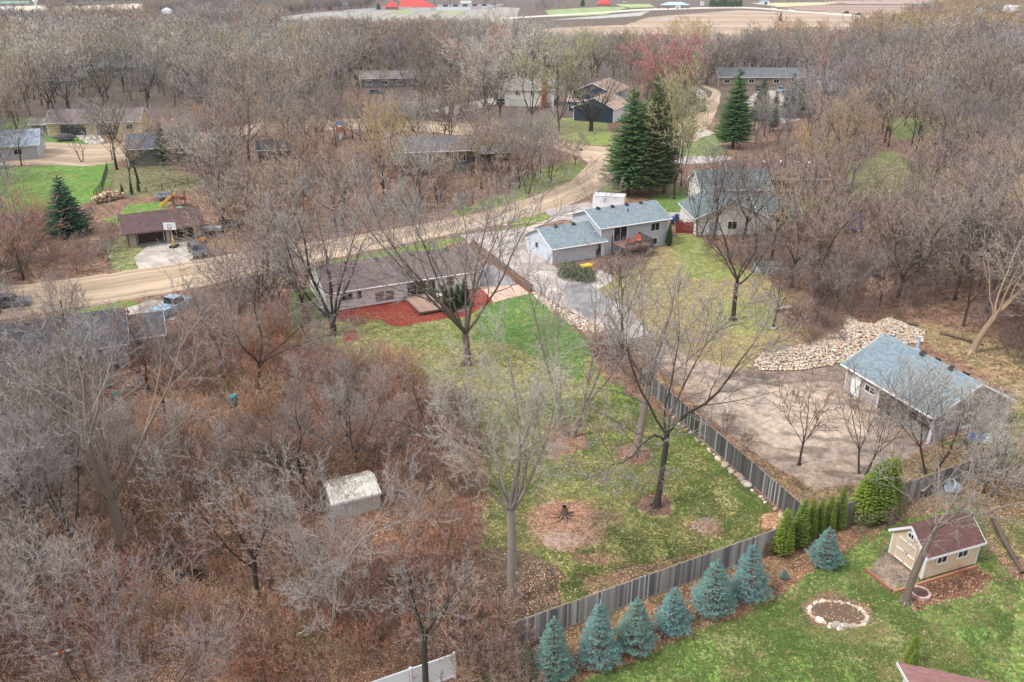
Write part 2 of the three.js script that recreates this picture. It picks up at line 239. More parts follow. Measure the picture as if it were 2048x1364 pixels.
struct('ground', flat(...NEAR), new THREE.MeshStandardMaterial({ map: paintGround(NEAR[0], NEAR[1], NEAR[2] - NEAR[0], NEAR[3] - NEAR[1], 2048, 8, 1.5), roughness: 1, bumpMap: bumped(6), bumpScale: 0.12 }));
struct('ground', mergeGeometries([flat(MID[0], MID[1], MID[2], NEAR[1]), flat(MID[0], NEAR[1], NEAR[0], MID[3]), flat(NEAR[2], NEAR[1], MID[2], MID[3])]), new THREE.MeshStandardMaterial({ map: paintGround(MID[0], MID[1], MID[2] - MID[0], MID[3] - MID[1], 2048, 4, 2.6), roughness: 1, bumpMap: bumped(9), bumpScale: 0.15 }));
struct('ground', mergeGeometries([flat(-6000, -7000, 6000, MID[1]), flat(-6000, MID[1], MID[0], MID[3]), flat(MID[2], MID[1], 6000, MID[3]), flat(-6000, MID[3], 6000, 800)]), new THREE.MeshStandardMaterial({ color: S(102, 86, 74), roughness: 1, bumpMap: bumped(30), bumpScale: 0.6 }));

// sheets that lie on the ground: roads, drives, fields
function noiseTex(c0, c1, f, streak = 1, n = 512, tracks = 0) { // tileable
  const d = new Uint8Array(n * n * 4), q = (x, y, fx, fy) => { const ix = Math.floor(x), iy = Math.floor(y), u = x - ix, v = y - iy, H = (a, b) => hash2(((a % fx) + fx) % fx + fx * 31, ((b % fy) + fy) % fy + fy * 17); const s = u * u * (3 - 2 * u), t = v * v * (3 - 2 * v); return (H(ix, iy) * (1 - s) + H(ix + 1, iy) * s) * (1 - t) + (H(ix, iy + 1) * (1 - s) + H(ix + 1, iy + 1) * s) * t; };
  for (let j = 0; j < n; j++) for (let i = 0; i < n; i++) {
    let s = 0, a = 0.5, m = 0; for (let o = 0, k = f; o < 5; o++, k *= 2, a *= 0.62) { const kx = Math.max(1, Math.round(k / streak)); s += a * q(i / n * kx, j / n * k, kx, k); m += a; } s /= m;
    s = clamp((s - 0.5) * 1.7 + 0.5 + (hash2(i, j + 999) - 0.5) * 0.3); if (tracks) s = clamp(s + tracks * (0.5 + 0.5 * Math.cos(j / n * Math.PI * 2 * 5)) - tracks * 0.5);
    for (let c = 0; c < 3; c++) d[(j * n + i) * 4 + c] = c0[c] + (c1[c] - c0[c]) * s; d[(j * n + i) * 4 + 3] = 255;
  }
  const t = new THREE.DataTexture(d, n, n); t.colorSpace = THREE.SRGBColorSpace; t.wrapS = t.wrapT = THREE.RepeatWrapping; t.magFilter = THREE.LinearFilter; t.needsUpdate = true; return t;
}
const sheetMat = (tex, mx, my = mx, extra) => { tex.repeat.set(1 / mx, 1 / my); return new THREE.MeshStandardMaterial({ map: tex, roughness: 1, bumpMap: bumped(3), bumpScale: 0.04, ...extra }); };
const roadTex = noiseTex([156, 134, 110], [204, 180, 152], 8, 6, 512, 0.2);
const ROAD = sheetMat(roadTex, 24, 9), PAVE = sheetMat(noiseTex([150, 138, 130], [206, 192, 184], 8, 1), 14), CONCRETE = sheetMat(noiseTex([158, 148, 136], [204, 194, 182], 8, 1), 9), DARKPAVE = sheetMat(noiseTex([118, 114, 114], [164, 158, 156], 8, 1), 8), MULCH = sheetMat(noiseTex([96, 38, 28], [188, 82, 62], 32, 1), 3.5, 3.5, { bumpScale: 0.09 });
function ribbon(name, pairs, m, y, jag = 0.5) { // pairs of edge points in photograph pixels
  const P = pairs.map(([a, b, c, d]) => [G(a, b), G(c, d)]), A = new THREE.CatmullRomCurve3(P.map((p) => p[0]), false, 'centripetal'), B = new THREE.CatmullRomCurve3(P.map((p) => p[1]), false, 'centripetal');
  const n = P.length * 14, pos = [], uv = [], idx = []; let along = 0, last = null;
  for (let i = 0; i <= n; i++) {
    const a = A.getPoint(i / n), b = B.getPoint(i / n), mid = a.clone().add(b).multiplyScalar(0.5), side = a.clone().sub(b), w = side.length(); side.normalize();
    if (last) along += mid.distanceTo(last); last = mid;
    a.addScaledVector(side, (vnoise(a.x * 0.7, a.z * 0.7) - 0.5) * jag * 2); b.addScaledVector(side, (vnoise(b.x * 0.7, b.z * 0.7) - 0.5) * jag * 2);
    for (let k = 0; k < 4; k++) { const q = a.clone().lerp(b, k / 3); pos.push(q.x, y, q.z); uv.push(along, (k / 3) * w); }
    if (i) for (let k = 0; k < 3; k++) { const o = (i - 1) * 4 + k; idx.push(o, o + 1, o + 5, o, o + 5, o + 4); }
  }
  const g = new THREE.BufferGeometry(); g.setAttribute('position', new THREE.Float32BufferAttribute(pos, 3)); g.setAttribute('uv', new THREE.Float32BufferAttribute(uv, 2)); g.setIndex(idx); g.computeVertexNormals();
  if (g.attributes.normal.getY(0) < 0) { g.setIndex(idx.map((v, i) => idx[i - (i % 3) + [0, 2, 1][i % 3]])); g.computeVertexNormals(); }
  return struct(name, g, m);
}
function sheet(name, px, m, y, jag = 0.25) { // a flat patch with a slightly ragged edge
  const P = poly(...px), Q = [];
  P.forEach(([x, z], i) => { const [x2, z2] = P[(i + 1) % P.length], n = Math.max(1, Math.min(40, Math.round(Math.hypot(x2 - x, z2 - z) / 0.6))); for (let k = 0; k < n; k++) { const t = k / n, a = x + (x2 - x) * t, b = z + (z2 - z) * t; Q.push(new THREE.Vector2(a + (vnoise(a * 1.3, b * 1.3) - 0.5) * jag * 2, -(b + (vnoise(a * 1.3 + 30, b * 1.3) - 0.5) * jag * 2))); } });
  return struct(name, new THREE.ShapeGeometry(new THREE.Shape(Q)).rotateX(-Math.PI / 2).translate(0, y, 0), m);
}
ribbon('road', [[-170, 596, -170, 672], [0, 575, 0, 640], [200, 550, 210, 608], [450, 511, 455, 562], [669, 478, 672, 515], [938, 430, 926, 464], [1058, 395, 1040, 438], [1138, 363, 1150, 405], [1172, 333, 1238, 353], [1196, 310, 1290, 322], [1260, 286, 1330, 302], [1330, 258, 1385, 285], [1378, 234, 1414, 258], [1410, 204, 1440, 197], [1424, 184, 1438, 182], [1400, 172, 1412, 170]], ROAD, 0.012, 0.35);
ribbon('lane', [[1230, 296, 1190, 345], [1142, 287, 1153, 311], [1060, 268, 1050, 289], [960, 251, 950, 277], [860, 242, 850, 262], [700, 238, 690, 258], [500, 250, 490, 270], [330, 276, 320, 305], [200, 288, 190, 330], [50, 284, 50, 330], [-80, 298, -80, 342]], ROAD, 0.008, 0.6);
ribbon('lane', [[1290, 316, 1290, 330], [1380, 313, 1380, 328], [1460, 312, 1460, 322]], PAVE, 0.004, 0.3);
ribbon('lane', [[1418, 200, 1396, 196], [1405, 180, 1392, 190], [1380, 172, 1372, 183]], PAVE, 0.018, 0.2);
sheet('driveway', [1085, 421, 1150, 408, 1194, 402, 1256, 418, 1240, 440, 1190, 440, 1120, 440, 1070, 455, 1054, 500, 1104, 530, 1180, 572, 1262, 622, 1300, 668, 1240, 690, 1192, 652, 1112, 606, 1064, 578, 944, 492, 920, 470, 1000, 462, 1062, 452, 1108, 436], PAVE, 0.016, 0.15);
sheet('path', [1128, 566, 1182, 568, 1232, 606, 1180, 640, 1130, 606], DARKPAVE, 0.02, 0.2);
sheet('patio', [1168, 562, 1200, 540, 1232, 552, 1214, 570, 1190, 580], CONCRETE, 0.008, 0.1);
sheet('parking_pad', [958, 538, 982, 526, 1040, 568, 1000, 572, 960, 574], DARKPAVE, 0.006, 0.1);
sheet('gravel_patch', [960, 574, 1000, 572, 1042, 570, 1062, 586, 1010, 598, 985, 605], sheetMat(noiseTex([176, 140, 116], [228, 200, 178], 32, 1), 5), 0.01, 0.2);
sheet('mulch_bed', [658, 628, 720, 606, 800, 596, 960, 574, 986, 604, 930, 634, 866, 640, 812, 652, 785, 652, 752, 636, 668, 638], MULCH, 0.014, 0.3);
sheet('mulch_bed', [686, 664, 712, 656, 720, 676, 688, 684], MULCH, 0.014, 0.2);
sheet('driveway', [268, 515, 300, 488, 400, 470, 402, 500, 372, 528, 345, 545, 280, 548], CONCRETE, 0.006, 0.15);
sheet('driveway', [148, 268, 190, 258, 208, 282, 196, 296, 168, 284], CONCRETE, 0.006, 0.15);
sheet('driveway', [255, 615, 300, 600, 352, 600, 352, 640, 262, 642], CONCRETE, 0.018, 0.2);
sheet('driveway', [1390, 268, 1412, 258, 1432, 268, 1400, 275], CONCRETE, 0.022, 0.1);
sheet('driveway', [1492, 200, 1520, 180, 1560, 182, 1600, 240, 1540, 250, 1500, 222], PAVE, 0.006, 0.2);
sheet('driveway', [1382, 438, 1342, 432, 1336, 424, 1390, 426, 1402, 436], CONCRETE, 0.006, 0.1);
sheet('driveway', [860, 222, 915, 208, 985, 196, 1000, 206, 900, 232], PAVE, 0.005, 0.3);
// far fields, as they lie between the woods and the far road
const fieldMat = (a, b, m = 60, st = 6) => sheetMat(noiseTex(a, b, 8, st), m, m, { bumpScale: 0.1 });
sheet('field', [1000, 60, 1250, 50, 1300, 34, 1480, 20, 1580, 24, 1740, 33, 1800, 46, 1700, 76, 1620, 94, 1480, 110, 1250, 106, 1000, 98], fieldMat([152, 128, 106], [194, 170, 146], 90), 0.05, 3);
sheet('field', [1560, 16, 1640, 10, 1900, 10, 1880, 26, 1790, 34, 1740, 32, 1600, 20], fieldMat([142, 114, 98], [176, 148, 130], 90), 0.05, 3);
sheet('field', [1500, 6, 1700, 4, 1640, 10, 1560, 14], fieldMat([186, 178, 130], [210, 200, 160], 90), 0.06, 3);
sheet('field', [1640, 2, 2000, -2, 1960, 8, 1700, 8], fieldMat([160, 132, 120], [190, 162, 148], 120), 0.07, 3);
sheet('gravel_yard', [1200, 32, 1262, 26, 1300, 22, 1280, 32, 1200, 37, 1100, 40], fieldMat([160, 156, 150], [196, 190, 184], 30, 1), 0.09, 2);
sheet('lawn', [1090, 20, 1200, 14, 1260, 14, 1210, 30, 1100, 34], fieldMat([128, 146, 92], [168, 180, 124], 40, 1), 0.08, 2);
sheet('lawn', [1230, 8, 1300, 8, 1310, 14, 1250, 16], fieldMat([140, 160, 96], [176, 190, 130], 40, 1), 0.08, 2);
ribbon('far_road', [[1000, 36, 1000, 39], [1200, 24, 1200, 27], [1300, 17.5, 1300, 21], [1480, 14, 1480, 17], [1600, 22, 1600, 25], [1760, 32, 1760, 36]], sheetMat(noiseTex([196, 184, 166], [226, 214, 196], 8, 4), 30), 0.12, 0.4);
sheet('racetrack_ground', [560, 34, 640, 24, 740, 20, 860, 14, 960, 12, 1040, 16, 1020, 60, 880, 72, 760, 66, 700, 66, 560, 66], fieldMat([128, 120, 108], [186, 176, 164], 26, 2), 0.05, 2);
sheet('racetrack', [820, 18, 880, 13, 960, 11, 1000, 14, 960, 18, 870, 21], fieldMat([120, 112, 112], [150, 142, 140], 30, 4), 0.1, 1);
sheet('lawn', [795, 22, 825, 20, 822, 27, 790, 28], fieldMat([128, 146, 86], [160, 176, 110], 30, 1), 0.1, 1);
sheet('lawn', [890, 23, 925, 21, 928, 27, 892, 29], fieldMat([138, 146, 98], [170, 176, 120], 30, 1), 0.1, 1);
sheet('field', [130, 13, 285, 7, 290, 18, 130, 26], fieldMat([214, 190, 160], [236, 220, 196], 60), 0.05, 3);
sheet('field', [-60, 14, 100, 11, 100, 32, -60, 36], fieldMat([206, 184, 156], [232, 214, 192], 60), 0.05, 3);
sheet('field', [-200, 6, 60, 2, 60, 6, -200, 12], fieldMat([108, 146, 128], [140, 172, 150], 60), 0.05, 3);
sheet('pond', [1318, 37, 1345, 35.5, 1352, 38, 1322, 40], M(196, 206, 216, 0.08), 0.14, 1);
// ---------------------------------------------------------------- buildings
function lapWall(L, h, rise, exp, col) { // lapped boards, gable triangle above if rise > 0; facing +z
  const b = new MB(), half = (y) => (y <= h ? L / 2 : L / 2 * (1 - (y - h) / rise)); let y = 0; const top = h + rise;
  while (y < top - 1e-4) {
    let y1 = Math.min(y + exp, top); if (y < h && y1 > h) y1 = h; const w0 = half(y), w1 = half(y1), c = tint(col, rr(0.95, 1.04));
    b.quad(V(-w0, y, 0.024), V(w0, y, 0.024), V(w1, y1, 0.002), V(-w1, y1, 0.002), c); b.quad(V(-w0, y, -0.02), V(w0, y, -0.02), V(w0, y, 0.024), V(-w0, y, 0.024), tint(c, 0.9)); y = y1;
  }
  const o = [V(-L / 2, 0, -0.12), V(L / 2, 0, -0.12), V(L / 2, h, -0.12), V(0, top, -0.12), V(-L / 2, h, -0.12)]; b.tri(o[0], o[2], o[1], col); b.tri(o[0], o[3], o[2], col); b.tri(o[0], o[4], o[3], col);
  return b.build();
}
function shingles(b, x0, x1, E, T, exp, tab, col, f = null) { // courses from the eave line (y,z of E) to the top line (y,z of T); or one by one through f
  const dy = T[0] - E[0], dz = T[1] - E[1], len = Math.hypot(dy, dz), n = Math.max(1, Math.round(len / exp)), ny = Math.abs(dz) / len, nz = -dy * Math.sign(dz) / len;
  const P = (x, s, up) => V(x, E[0] + dy * s / len + ny * up, E[1] + dz * s / len + nz * up);
  for (let i = 0; i < n; i++) {
    const s0 = i * len / n, s1 = Math.min(len, (i + 1.08) * len / n); let x = x0 - (i % 2) * tab * 0.5 - R() * tab * 0.2;
    while (x < x1) {
      const a = Math.max(x, x0), e = Math.min(x + tab * rr(0.8, 1.2), x1); x = e; if (e - a < 0.03) continue;
      const c = tint(col, rr(0.82, 1.16)), lift = rr(0.016, 0.026), B = f ? new MB() : b;
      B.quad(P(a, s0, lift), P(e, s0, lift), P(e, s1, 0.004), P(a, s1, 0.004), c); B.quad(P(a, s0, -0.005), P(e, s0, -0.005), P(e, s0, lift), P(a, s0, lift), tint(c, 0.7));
      if (f) { B.quad(P(a, s0, -0.005), P(a, s0, lift), P(a, s1, 0.004), P(a, s1, -0.005), c); B.quad(P(e, s0, lift), P(e, s0, -0.005), P(e, s1, -0.005), P(e, s1, 0.004), c); f(B); }
    }
  }
}
const SIDES = (h) => ({ front: [0, h.W / 2, 0], back: [0, -h.W / 2, Math.PI], left: [-h.L / 2, 0, -Math.PI / 2], right: [h.L / 2, 0, Math.PI / 2] });
function onWall(h, side, x, y, out = 0) { const [sx, sz, a] = SIDES(h)[side]; return { p: V(sx + Math.cos(a) * x + Math.sin(a) * out, y, sz - Math.sin(a) * x + Math.cos(a) * out), a }; }
function put(o, h, side, x, y, out = 0) { const q = onWall(h, side, x, y, out); o.position.copy(q.p); o.rotation.y = q.a; return o; }
const WHITE = M(232, 232, 230, 0.6);
function window_(h, side, x, y, w, hh, { div = 2, rows = 1, frame = WHITE, f = 0.07, out = 0, sash = null } = {}) {
  const parts = [boxGeo(w + 2 * f, f, 0.1, 0, -f / 2, 0.02), boxGeo(w + 2 * f, f, 0.1, 0, hh + f / 2, 0.02), boxGeo(f, hh, 0.1, -w / 2 - f / 2, hh / 2, 0.02), boxGeo(f, hh, 0.1, w / 2 + f / 2, hh / 2, 0.02)];
  const m = 0.045; for (let i = 1; i < div; i++) parts.push(boxGeo(m, hh, 0.07, -w / 2 + w * i / div, hh / 2, 0.02)); for (let j = 1; j < rows; j++) parts.push(boxGeo(w, m, 0.066, 0, hh * j / rows, 0.02));
  const o = put(mesh('window', join(...parts), frame, h.o), h, side, x, y, out + 0.02);
  for (let i = 0; i < div; i++) for (let j = 0; j < rows; j++) { const p = mesh('pane', new THREE.BoxGeometry(w / div - m * 0.9, hh / rows - m * 0.9, 0.02), GLASS, o); p.position.set(-w / 2 + w * (i + 0.5) / div, hh * (j + 0.5) / rows, 0.015); }
  if (sash) mesh('sill', boxGeo(w + 0.3, 0.05, 0.14, 0, -f - 0.02, 0.06), frame, o);
  return o;
}
function door_(h, side, x, w, hh, m, { y = 0.1, out = 0, panels = 2, frame = WHITE } = {}) {
  const o = put(mesh('door', boxGeo(w, hh, 0.06, 0, hh / 2, 0), m, h.o), h, side, x, y, out + 0.035), f = 0.09;
  mesh('door_frame', join(boxGeo(f, hh + f, 0.12, -w / 2 - f / 2, (hh + f) / 2, 0), boxGeo(f, hh + f, 0.12, w / 2 + f / 2, (hh + f) / 2, 0), boxGeo(w, f, 0.12, 0, hh + f / 2, 0)), frame, o);
  for (let j = 0; j < panels; j++) mesh('panel', boxGeo(w * 0.72, hh / panels * 0.72, 0.02, 0, hh * (j + 0.5) / panels, 0.035), m, o);
  mesh('handle', new THREE.SphereGeometry(0.04, 8, 6).translate(w * 0.38, hh * 0.46, 0.07), M(120, 110, 80, 0.4), o); return o;
}
function garageDoor(h, side, x, w, hh, m, out = 0.03) {
  const n = 4, o = put(mesh('garage_door', join(...Array.from({ length: n }, (_, i) => boxGeo(w, hh / n - 0.02, 0.05, 0, hh * (i + 0.5) / n, 0))), m, h.o), h, side, x, 0.02, out), f = 0.12;
  mesh('door_frame', join(boxGeo(f, hh + f, 0.1, -w / 2 - f / 2, (hh + f) / 2, 0), boxGeo(f, hh + f, 0.1, w / 2 + f / 2, (hh + f) / 2, 0), boxGeo(w, f, 0.1, 0, hh + f / 2, 0)), WHITE, o); return o;
}
function house(s) {
  const d = V(s.dir[0], 0, s.dir[1]).normalize(), n = V(-d.z, 0, d.x), c = s.FL.clone().addScaledVector(d, s.L / 2).addScaledVector(n, -s.W / 2);
  const h = { over: 0.4, end: 0.3, exp: 0.2, se: 0.3, st: 0.5, trim: S(236, 236, 236), ...s };
  h.o = s.parent ?? thing(s.name, s.label, s.category ?? 'house', c.x, s.y ?? 0, c.z, Math.atan2(-d.z, d.x), s.group);
  h.d = d; h.n = n; h.c = c;
  const k = h.rise / (h.W / 2), zE = h.W / 2 + h.over, yE = h.H - h.over * k, yR = h.H + h.rise, slope = Math.hypot(zE, yR - yE);
  const wallM = VC(0.85), wall = (side, g) => put(mesh('wall', g, wallM, h.o), h, side, 0, 0);
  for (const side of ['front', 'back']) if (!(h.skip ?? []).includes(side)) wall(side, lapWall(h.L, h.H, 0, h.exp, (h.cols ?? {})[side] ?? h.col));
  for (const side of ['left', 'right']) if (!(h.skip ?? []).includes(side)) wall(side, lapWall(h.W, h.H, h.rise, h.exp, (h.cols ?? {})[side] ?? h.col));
  const x0 = -h.L / 2 - h.end, x1 = h.L / 2 + h.end;
  for (const q of [1, -1]) {
    const b = new MB(), lo = (x, up) => V(x, yE + up, q * zE), hi = (x, up) => V(x, yR + up, 0), t = -0.16;
    b.quad(lo(x0, 0), lo(x1, 0), hi(x1, 0), hi(x0, 0), h.roof); b.quad(lo(x0, t), lo(x1, t), hi(x1, t), hi(x0, t), tint(h.trim, 0.8)); b.quad(lo(x0, 0), lo(x0, t), lo(x1, t), lo(x1, 0), h.trim); b.quad(lo(x0, 0), lo(x0, t), hi(x0, t), hi(x0, 0), h.trim); b.quad(lo(x1, 0), lo(x1, t), hi(x1, t), hi(x1, 0), h.trim);
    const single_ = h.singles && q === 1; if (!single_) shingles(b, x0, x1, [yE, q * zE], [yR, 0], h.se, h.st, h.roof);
    const o = mesh('roof', b.build(), VC(0.95), h.o); if (q === 1) h.roofFront = o; else h.roofBack = o;
    if (single_) shingles(null, x0, x1, [yE, zE], [yR, 0], h.se, h.st, h.roof, (B) => mesh('shingle', B.build(), VC(0.95), o));
    const tr = new MB(), w = 0.17; tr.bar(V(x0, yE - 0.1, q * (zE + 0.012)), V(x1, yE - 0.1, q * (zE + 0.012)), 0.04, w, h.trim);
    for (const x of [x0 - 0.02, x1 + 0.02]) tr.bar(V(x, yE - 0.09, q * (zE + 0.02)), V(x, yR - 0.09, 0), 0.04, w, h.trim);
    mesh('fascia', tr.build(true), VC(0.6), h.o);
    if (h.gutter) { const g = new MB(); g.tube([V(x0, yE - 0.06, q * (zE + 0.09)), V(x1, yE - 0.06, q * (zE + 0.09))], [0.06, 0.06], 6, h.trim); g.tube([V(x1 - 0.3, yE - 0.1, q * (zE + 0.06)), V(x1 - 0.3, yE - 0.3, q * (h.W / 2 + 0.06)), V(x1 - 0.3, 0.1, q * (h.W / 2 + 0.06)), V(x1 - 0.2, 0.05, q * (h.W / 2 + 0.5))], [0.045, 0.045, 0.045, 0.045], 6, h.trim); mesh('gutter', g.build(), VC(0.6), h.o); }
  }
  mesh('ridge_cap', (() => { const b = new MB(); for (let x = x0; x < x1; x += 0.3) { const e = Math.min(x1, x + 0.3), c2 = tint(h.roof, rr(0.85, 1.2)); for (const q of [1, -1]) b.quad(V(x, yR - 0.16 * k + 0.03, q * 0.16), V(e, yR - 0.16 * k + 0.03, q * 0.16), V(e, yR + 0.035, 0), V(x, yR + 0.035, 0), c2); } return b.build(); })(), VC(0.95), h.o);
  if (!h.noCorner) for (const [x, z] of [[-1, -1], [-1, 1], [1, -1], [1, 1]]) mesh('corner_trim', boxGeo(0.13, h.H - 0.02, 0.13, x * (h.L / 2 - 0.02), (h.H - 0.02) / 2, z * (h.W / 2 - 0.02)), M(...(h.trimRGB ?? [228, 228, 228]), 0.6), h.o);
  mesh('foundation', boxGeo(h.L - 0.04, 0.16, h.W - 0.04, 0, 0.08, 0), M(150, 146, 140), h.o);
  h.onRoof = (x, t, q = 1) => V(x, yE + (yR - yE) * t, q * zE * (1 - t)); h.pitch = Math.atan2(yR - yE, zE);
  return h;
}
function flatten(o) { o.updateMatrixWorld(true); for (const g of [...o.children]) if (!g.isMesh) { for (const c of [...g.children]) o.attach(c); g.removeFromParent(); } }
const BLACK = M(34, 34, 36, 0.6), GREYM = M(150, 152, 154, 0.5, { metalness: 0.4 });
function roofVent(h, x, t, q = 1, kind = 'box') { const r = q === 1 ? h.roofFront : h.roofBack, p = h.onRoof(x, t, q); const o = kind === 'pipe' ? mesh('vent_pipe', new THREE.CylinderGeometry(0.07, 0.09, 0.5, 10).translate(0, 0.25, 0), BLACK, r) : mesh('roof_vent', join(boxGeo(0.42, 0.16, 0.42, 0, 0.1, 0), boxGeo(0.52, 0.04, 0.52, 0, 0.2, 0)), h.ventM ?? BLACK, r); o.position.copy(p); if (kind !== 'pipe') o.rotation.x = q * h.pitch; return o; }
function chimney(h, x, z, w, d, y0, y1, m, stone) { const o = mesh('chimney', boxGeo(w, y1 - y0, d, 0, (y0 + y1) / 2, 0), m, h.o); o.position.set(x, 0, z); if (stone) { const b = new MB(); for (let y = y0; y < y1; y += 0.2) for (let i = 0; i < 4; i++) { const q = -w / 2 + w * i / 4 + ((Math.round(y / 0.2)) % 2) * 0.05; b.box(q + 0.02, y + 0.02, d / 2, q + w / 4 - 0.02, y + 0.18, d / 2 + 0.03, tint(stone, rr(0.7, 1.3))); } mesh('brick_face', b.build(true), VC(0.95), o).userData.kind = 'stuff'; } mesh('chimney_cap', boxGeo(w + 0.2, 0.12, d + 0.2, 0, y1 + 0.06, 0), M(190, 186, 180), o); return o; }

// ---- the white ranch house with its deck
const ranch = house({ name: 'ranch_house', label: 'long white single-storey ranch house with brown roof and rear deck', FL: V(-22.18, 0, -92.1), dir: [0.904, -0.427], L: 19.9, W: 8.6, H: 2.75, rise: 1.75, over: 0.6, end: 0.25, col: S(240, 238, 234), roof: S(122, 104, 100), se: 0.24, st: 0.4, gutter: true });
{
  const h = ranch; window_(h, 'front', -7.4, 1.1, 1.3, 0.95); window_(h, 'front', -5.9, 1.1, 0.5, 0.95, { div: 1 });
  const sd = window_(h, 'front', 1.4, 0.45, 2.5, 2.05, { div: 2, f: 0.1 }); sd.name = 'sliding_door'; door_(h, 'front', 3.4, 0.9, 2.05, M(70, 60, 54), { y: 0.45, panels: 3 });
  window_(h, 'front', 5.9, 0.9, 0.9, 1.3, { div: 1, rows: 2 }); window_(h, 'left', -1.5, 1.2, 1.0, 0.9);
  for (const x of [-2.5, 2.2, 4.4, 7]) roofVent(h, x, 0.93); roofVent(h, -6.4, 0.9, 1, 'pipe'); roofVent(h, 5, 0.88, 1, 'pipe'); h.ventM = M(120, 100, 96);
  const lat = new MB(); for (let k = 0; k < 2; k++) { const x0 = -3.9 + k * 1.25, c = S(146, 118, 112); for (let i = -9; i < 14; i++) { const a = x0 + i * 0.12; const cl = (x, y) => V(clamp(x, x0, x0 + 1.05), y, 0); for (const q of [1, -1]) { const xa = q > 0 ? a : a + 1.2, pts = []; for (const t of [0, 1]) pts.push([xa + q * t * 1.2, 0.35 + t * 1.2]); let [p0, p1] = pts; const lim = (p, r) => { const nx = clamp(p[0], x0, x0 + 1.05), t = (nx - r[0]) / (p[0] - r[0] || 1); return [nx, r[1] + (p[1] - r[1]) * t]; }; const a0 = lim(p0, p1), a1 = lim(p1, p0); if (Math.abs(a1[0] - a0[0]) > 0.05 && Math.abs(a1[1] - a0[1]) > 0.05) lat.bar(V(a0[0], a0[1], 0.06 + q * 0.012), V(a1[0], a1[1], 0.06 + q * 0.012), 0.02, 0.035, c); } } lat.bar(V(x0, 0.35, 0.06), V(x0, 1.55, 0.06), 0.05, 0.05, c); lat.bar(V(x0 + 1.05, 0.35, 0.06), V(x0 + 1.05, 1.55, 0.06), 0.05, 0.05, c); }
  const lp = mesh('lattice', lat.build(true), VC(0.9), h.o); lp.position.z = h.W / 2;
  const base = h.c.clone().addScaledVector(h.n, h.W / 2);
  const at = (x, z) => base.clone().addScaledVector(h.d, x).addScaledVector(h.n, z), turn = h.o.rotation.y;
  // deck: boards one by one
  const p = at(2.9, 3.0), dk = thing('deck', 'low weathered wooden deck behind the white ranch house', 'deck', p.x, 0, p.z, turn);
  const W = 6.4, D = 5.8; for (let i = 0, x = -W / 2; x < W / 2 - 0.05; i++, x += 0.142) mesh('board', boxGeo(0.136, 0.04, D, x + 0.071, 0.44 + rr(-0.004, 0.004), 0), pick([M(168, 138, 118), M(158, 128, 110), M(176, 150, 132), M(150, 124, 108), M(184, 156, 134)]), dk);
  mesh('rim_joist', join(boxGeo(W + 0.08, 0.22, 0.05, 0, 0.33, D / 2 + 0.03), boxGeo(0.05, 0.22, D, -W / 2 - 0.03, 0.33, 0), boxGeo(0.05, 0.22, D, W / 2 + 0.03, 0.33, 0)), M(120, 100, 88), dk);
  for (const [x, z] of [[-1, 1], [0, 1], [1, 1], [-1, -0.3], [1, -0.3]]) mesh('post', boxGeo(0.12, 0.24, 0.12, x * (W / 2 - 0.1), 0.11, z * (D / 2 - 0.1)), M(110, 92, 80), dk);
  const q = at(4.9, 6.35), st = thing('deck_stairs', 'three grey wooden steps down from the ranch deck', 'stairs', q.x, 0, q.z, turn);
  for (let i = 0; i < 3; i++) mesh('step', boxGeo(1.7, 0.05, 0.32, 0, 0.34 - i * 0.13, i * 0.33 - 0.25), M(156, 148, 138), st); for (const x of [-0.8, 0.8]) { const b = new MB(); b.bar(V(x, 0.34, -0.4), V(x, 0.03, 0.6), 0.05, 0.2, S(128, 116, 106)); mesh('stringer', b.build(true), VC(), st); }
  // patio table with glass top and chairs
  const t0 = at(2.9, 3.2), tb = thing('patio_table', 'round glass-topped patio table standing on the deck', 'table', t0.x, 0.46, t0.z, turn);
  mesh('table_top', new THREE.CylinderGeometry(0.62, 0.62, 0.02, 28).translate(0, 0.72, 0), M(186, 206, 204, 0.12), tb); mesh('rim', new THREE.TorusGeometry(0.62, 0.025, 6, 28).rotateX(Math.PI / 2).translate(0, 0.72, 0), M(90, 84, 78), tb);
  for (let i = 0; i < 4; i++) { const b = new MB(), a = i * Math.PI / 2 + 0.4; b.tube([V(Math.cos(a) * 0.5, 0, Math.sin(a) * 0.5), V(Math.cos(a) * 0.2, 0.36, Math.sin(a) * 0.2), V(Math.cos(a) * 0.4, 0.7, Math.sin(a) * 0.4)], [0.02, 0.02, 0.02], 6, S(80, 76, 72)); mesh('leg', b.build(), VC(0.5), tb); }
  let c0 = null; const chairWhere = ['between the patio table and the house', 'on the stair side of the patio table', 'on the lawn side of the patio table', 'on the mulch side of the patio table'];
  for (let i = 0; i < 4; i++) {
    const a = i * Math.PI / 2 - Math.PI / 2 + 0.2, cp = at(2.9 + Math.cos(a) * 1.05, 3.2 + Math.sin(a) * 1.05), lab = `dark metal patio chair ${chairWhere[i]}`;
    if (!c0) { c0 = thing('patio_chair', lab, 'chair', cp.x, 0.46, cp.z, 0, 'patio chairs on the deck'); mesh('seat', boxGeo(0.46, 0.04, 0.46, 0, 0.43, 0), M(86, 82, 78), c0); mesh('backrest', boxGeo(0.46, 0.5, 0.04, 0, 0.72, -0.23), M(86, 82, 78), c0); for (const [x, z] of [[-1, -1], [1, -1], [-1, 1], [1, 1]]) mesh('leg', boxGeo(0.035, 0.43, 0.035, x * 0.2, 0.21, z * 0.2), M(60, 58, 56), c0); }
    const c = i ? c0.clone() : c0; if (i) { c.name = numbered('patio_chair'); c.userData = { ...c0.userData, label: lab }; scene.add(c); } c.position.set(cp.x, 0.46, cp.z); c.rotation.y = turn - a - Math.PI / 2;
  }
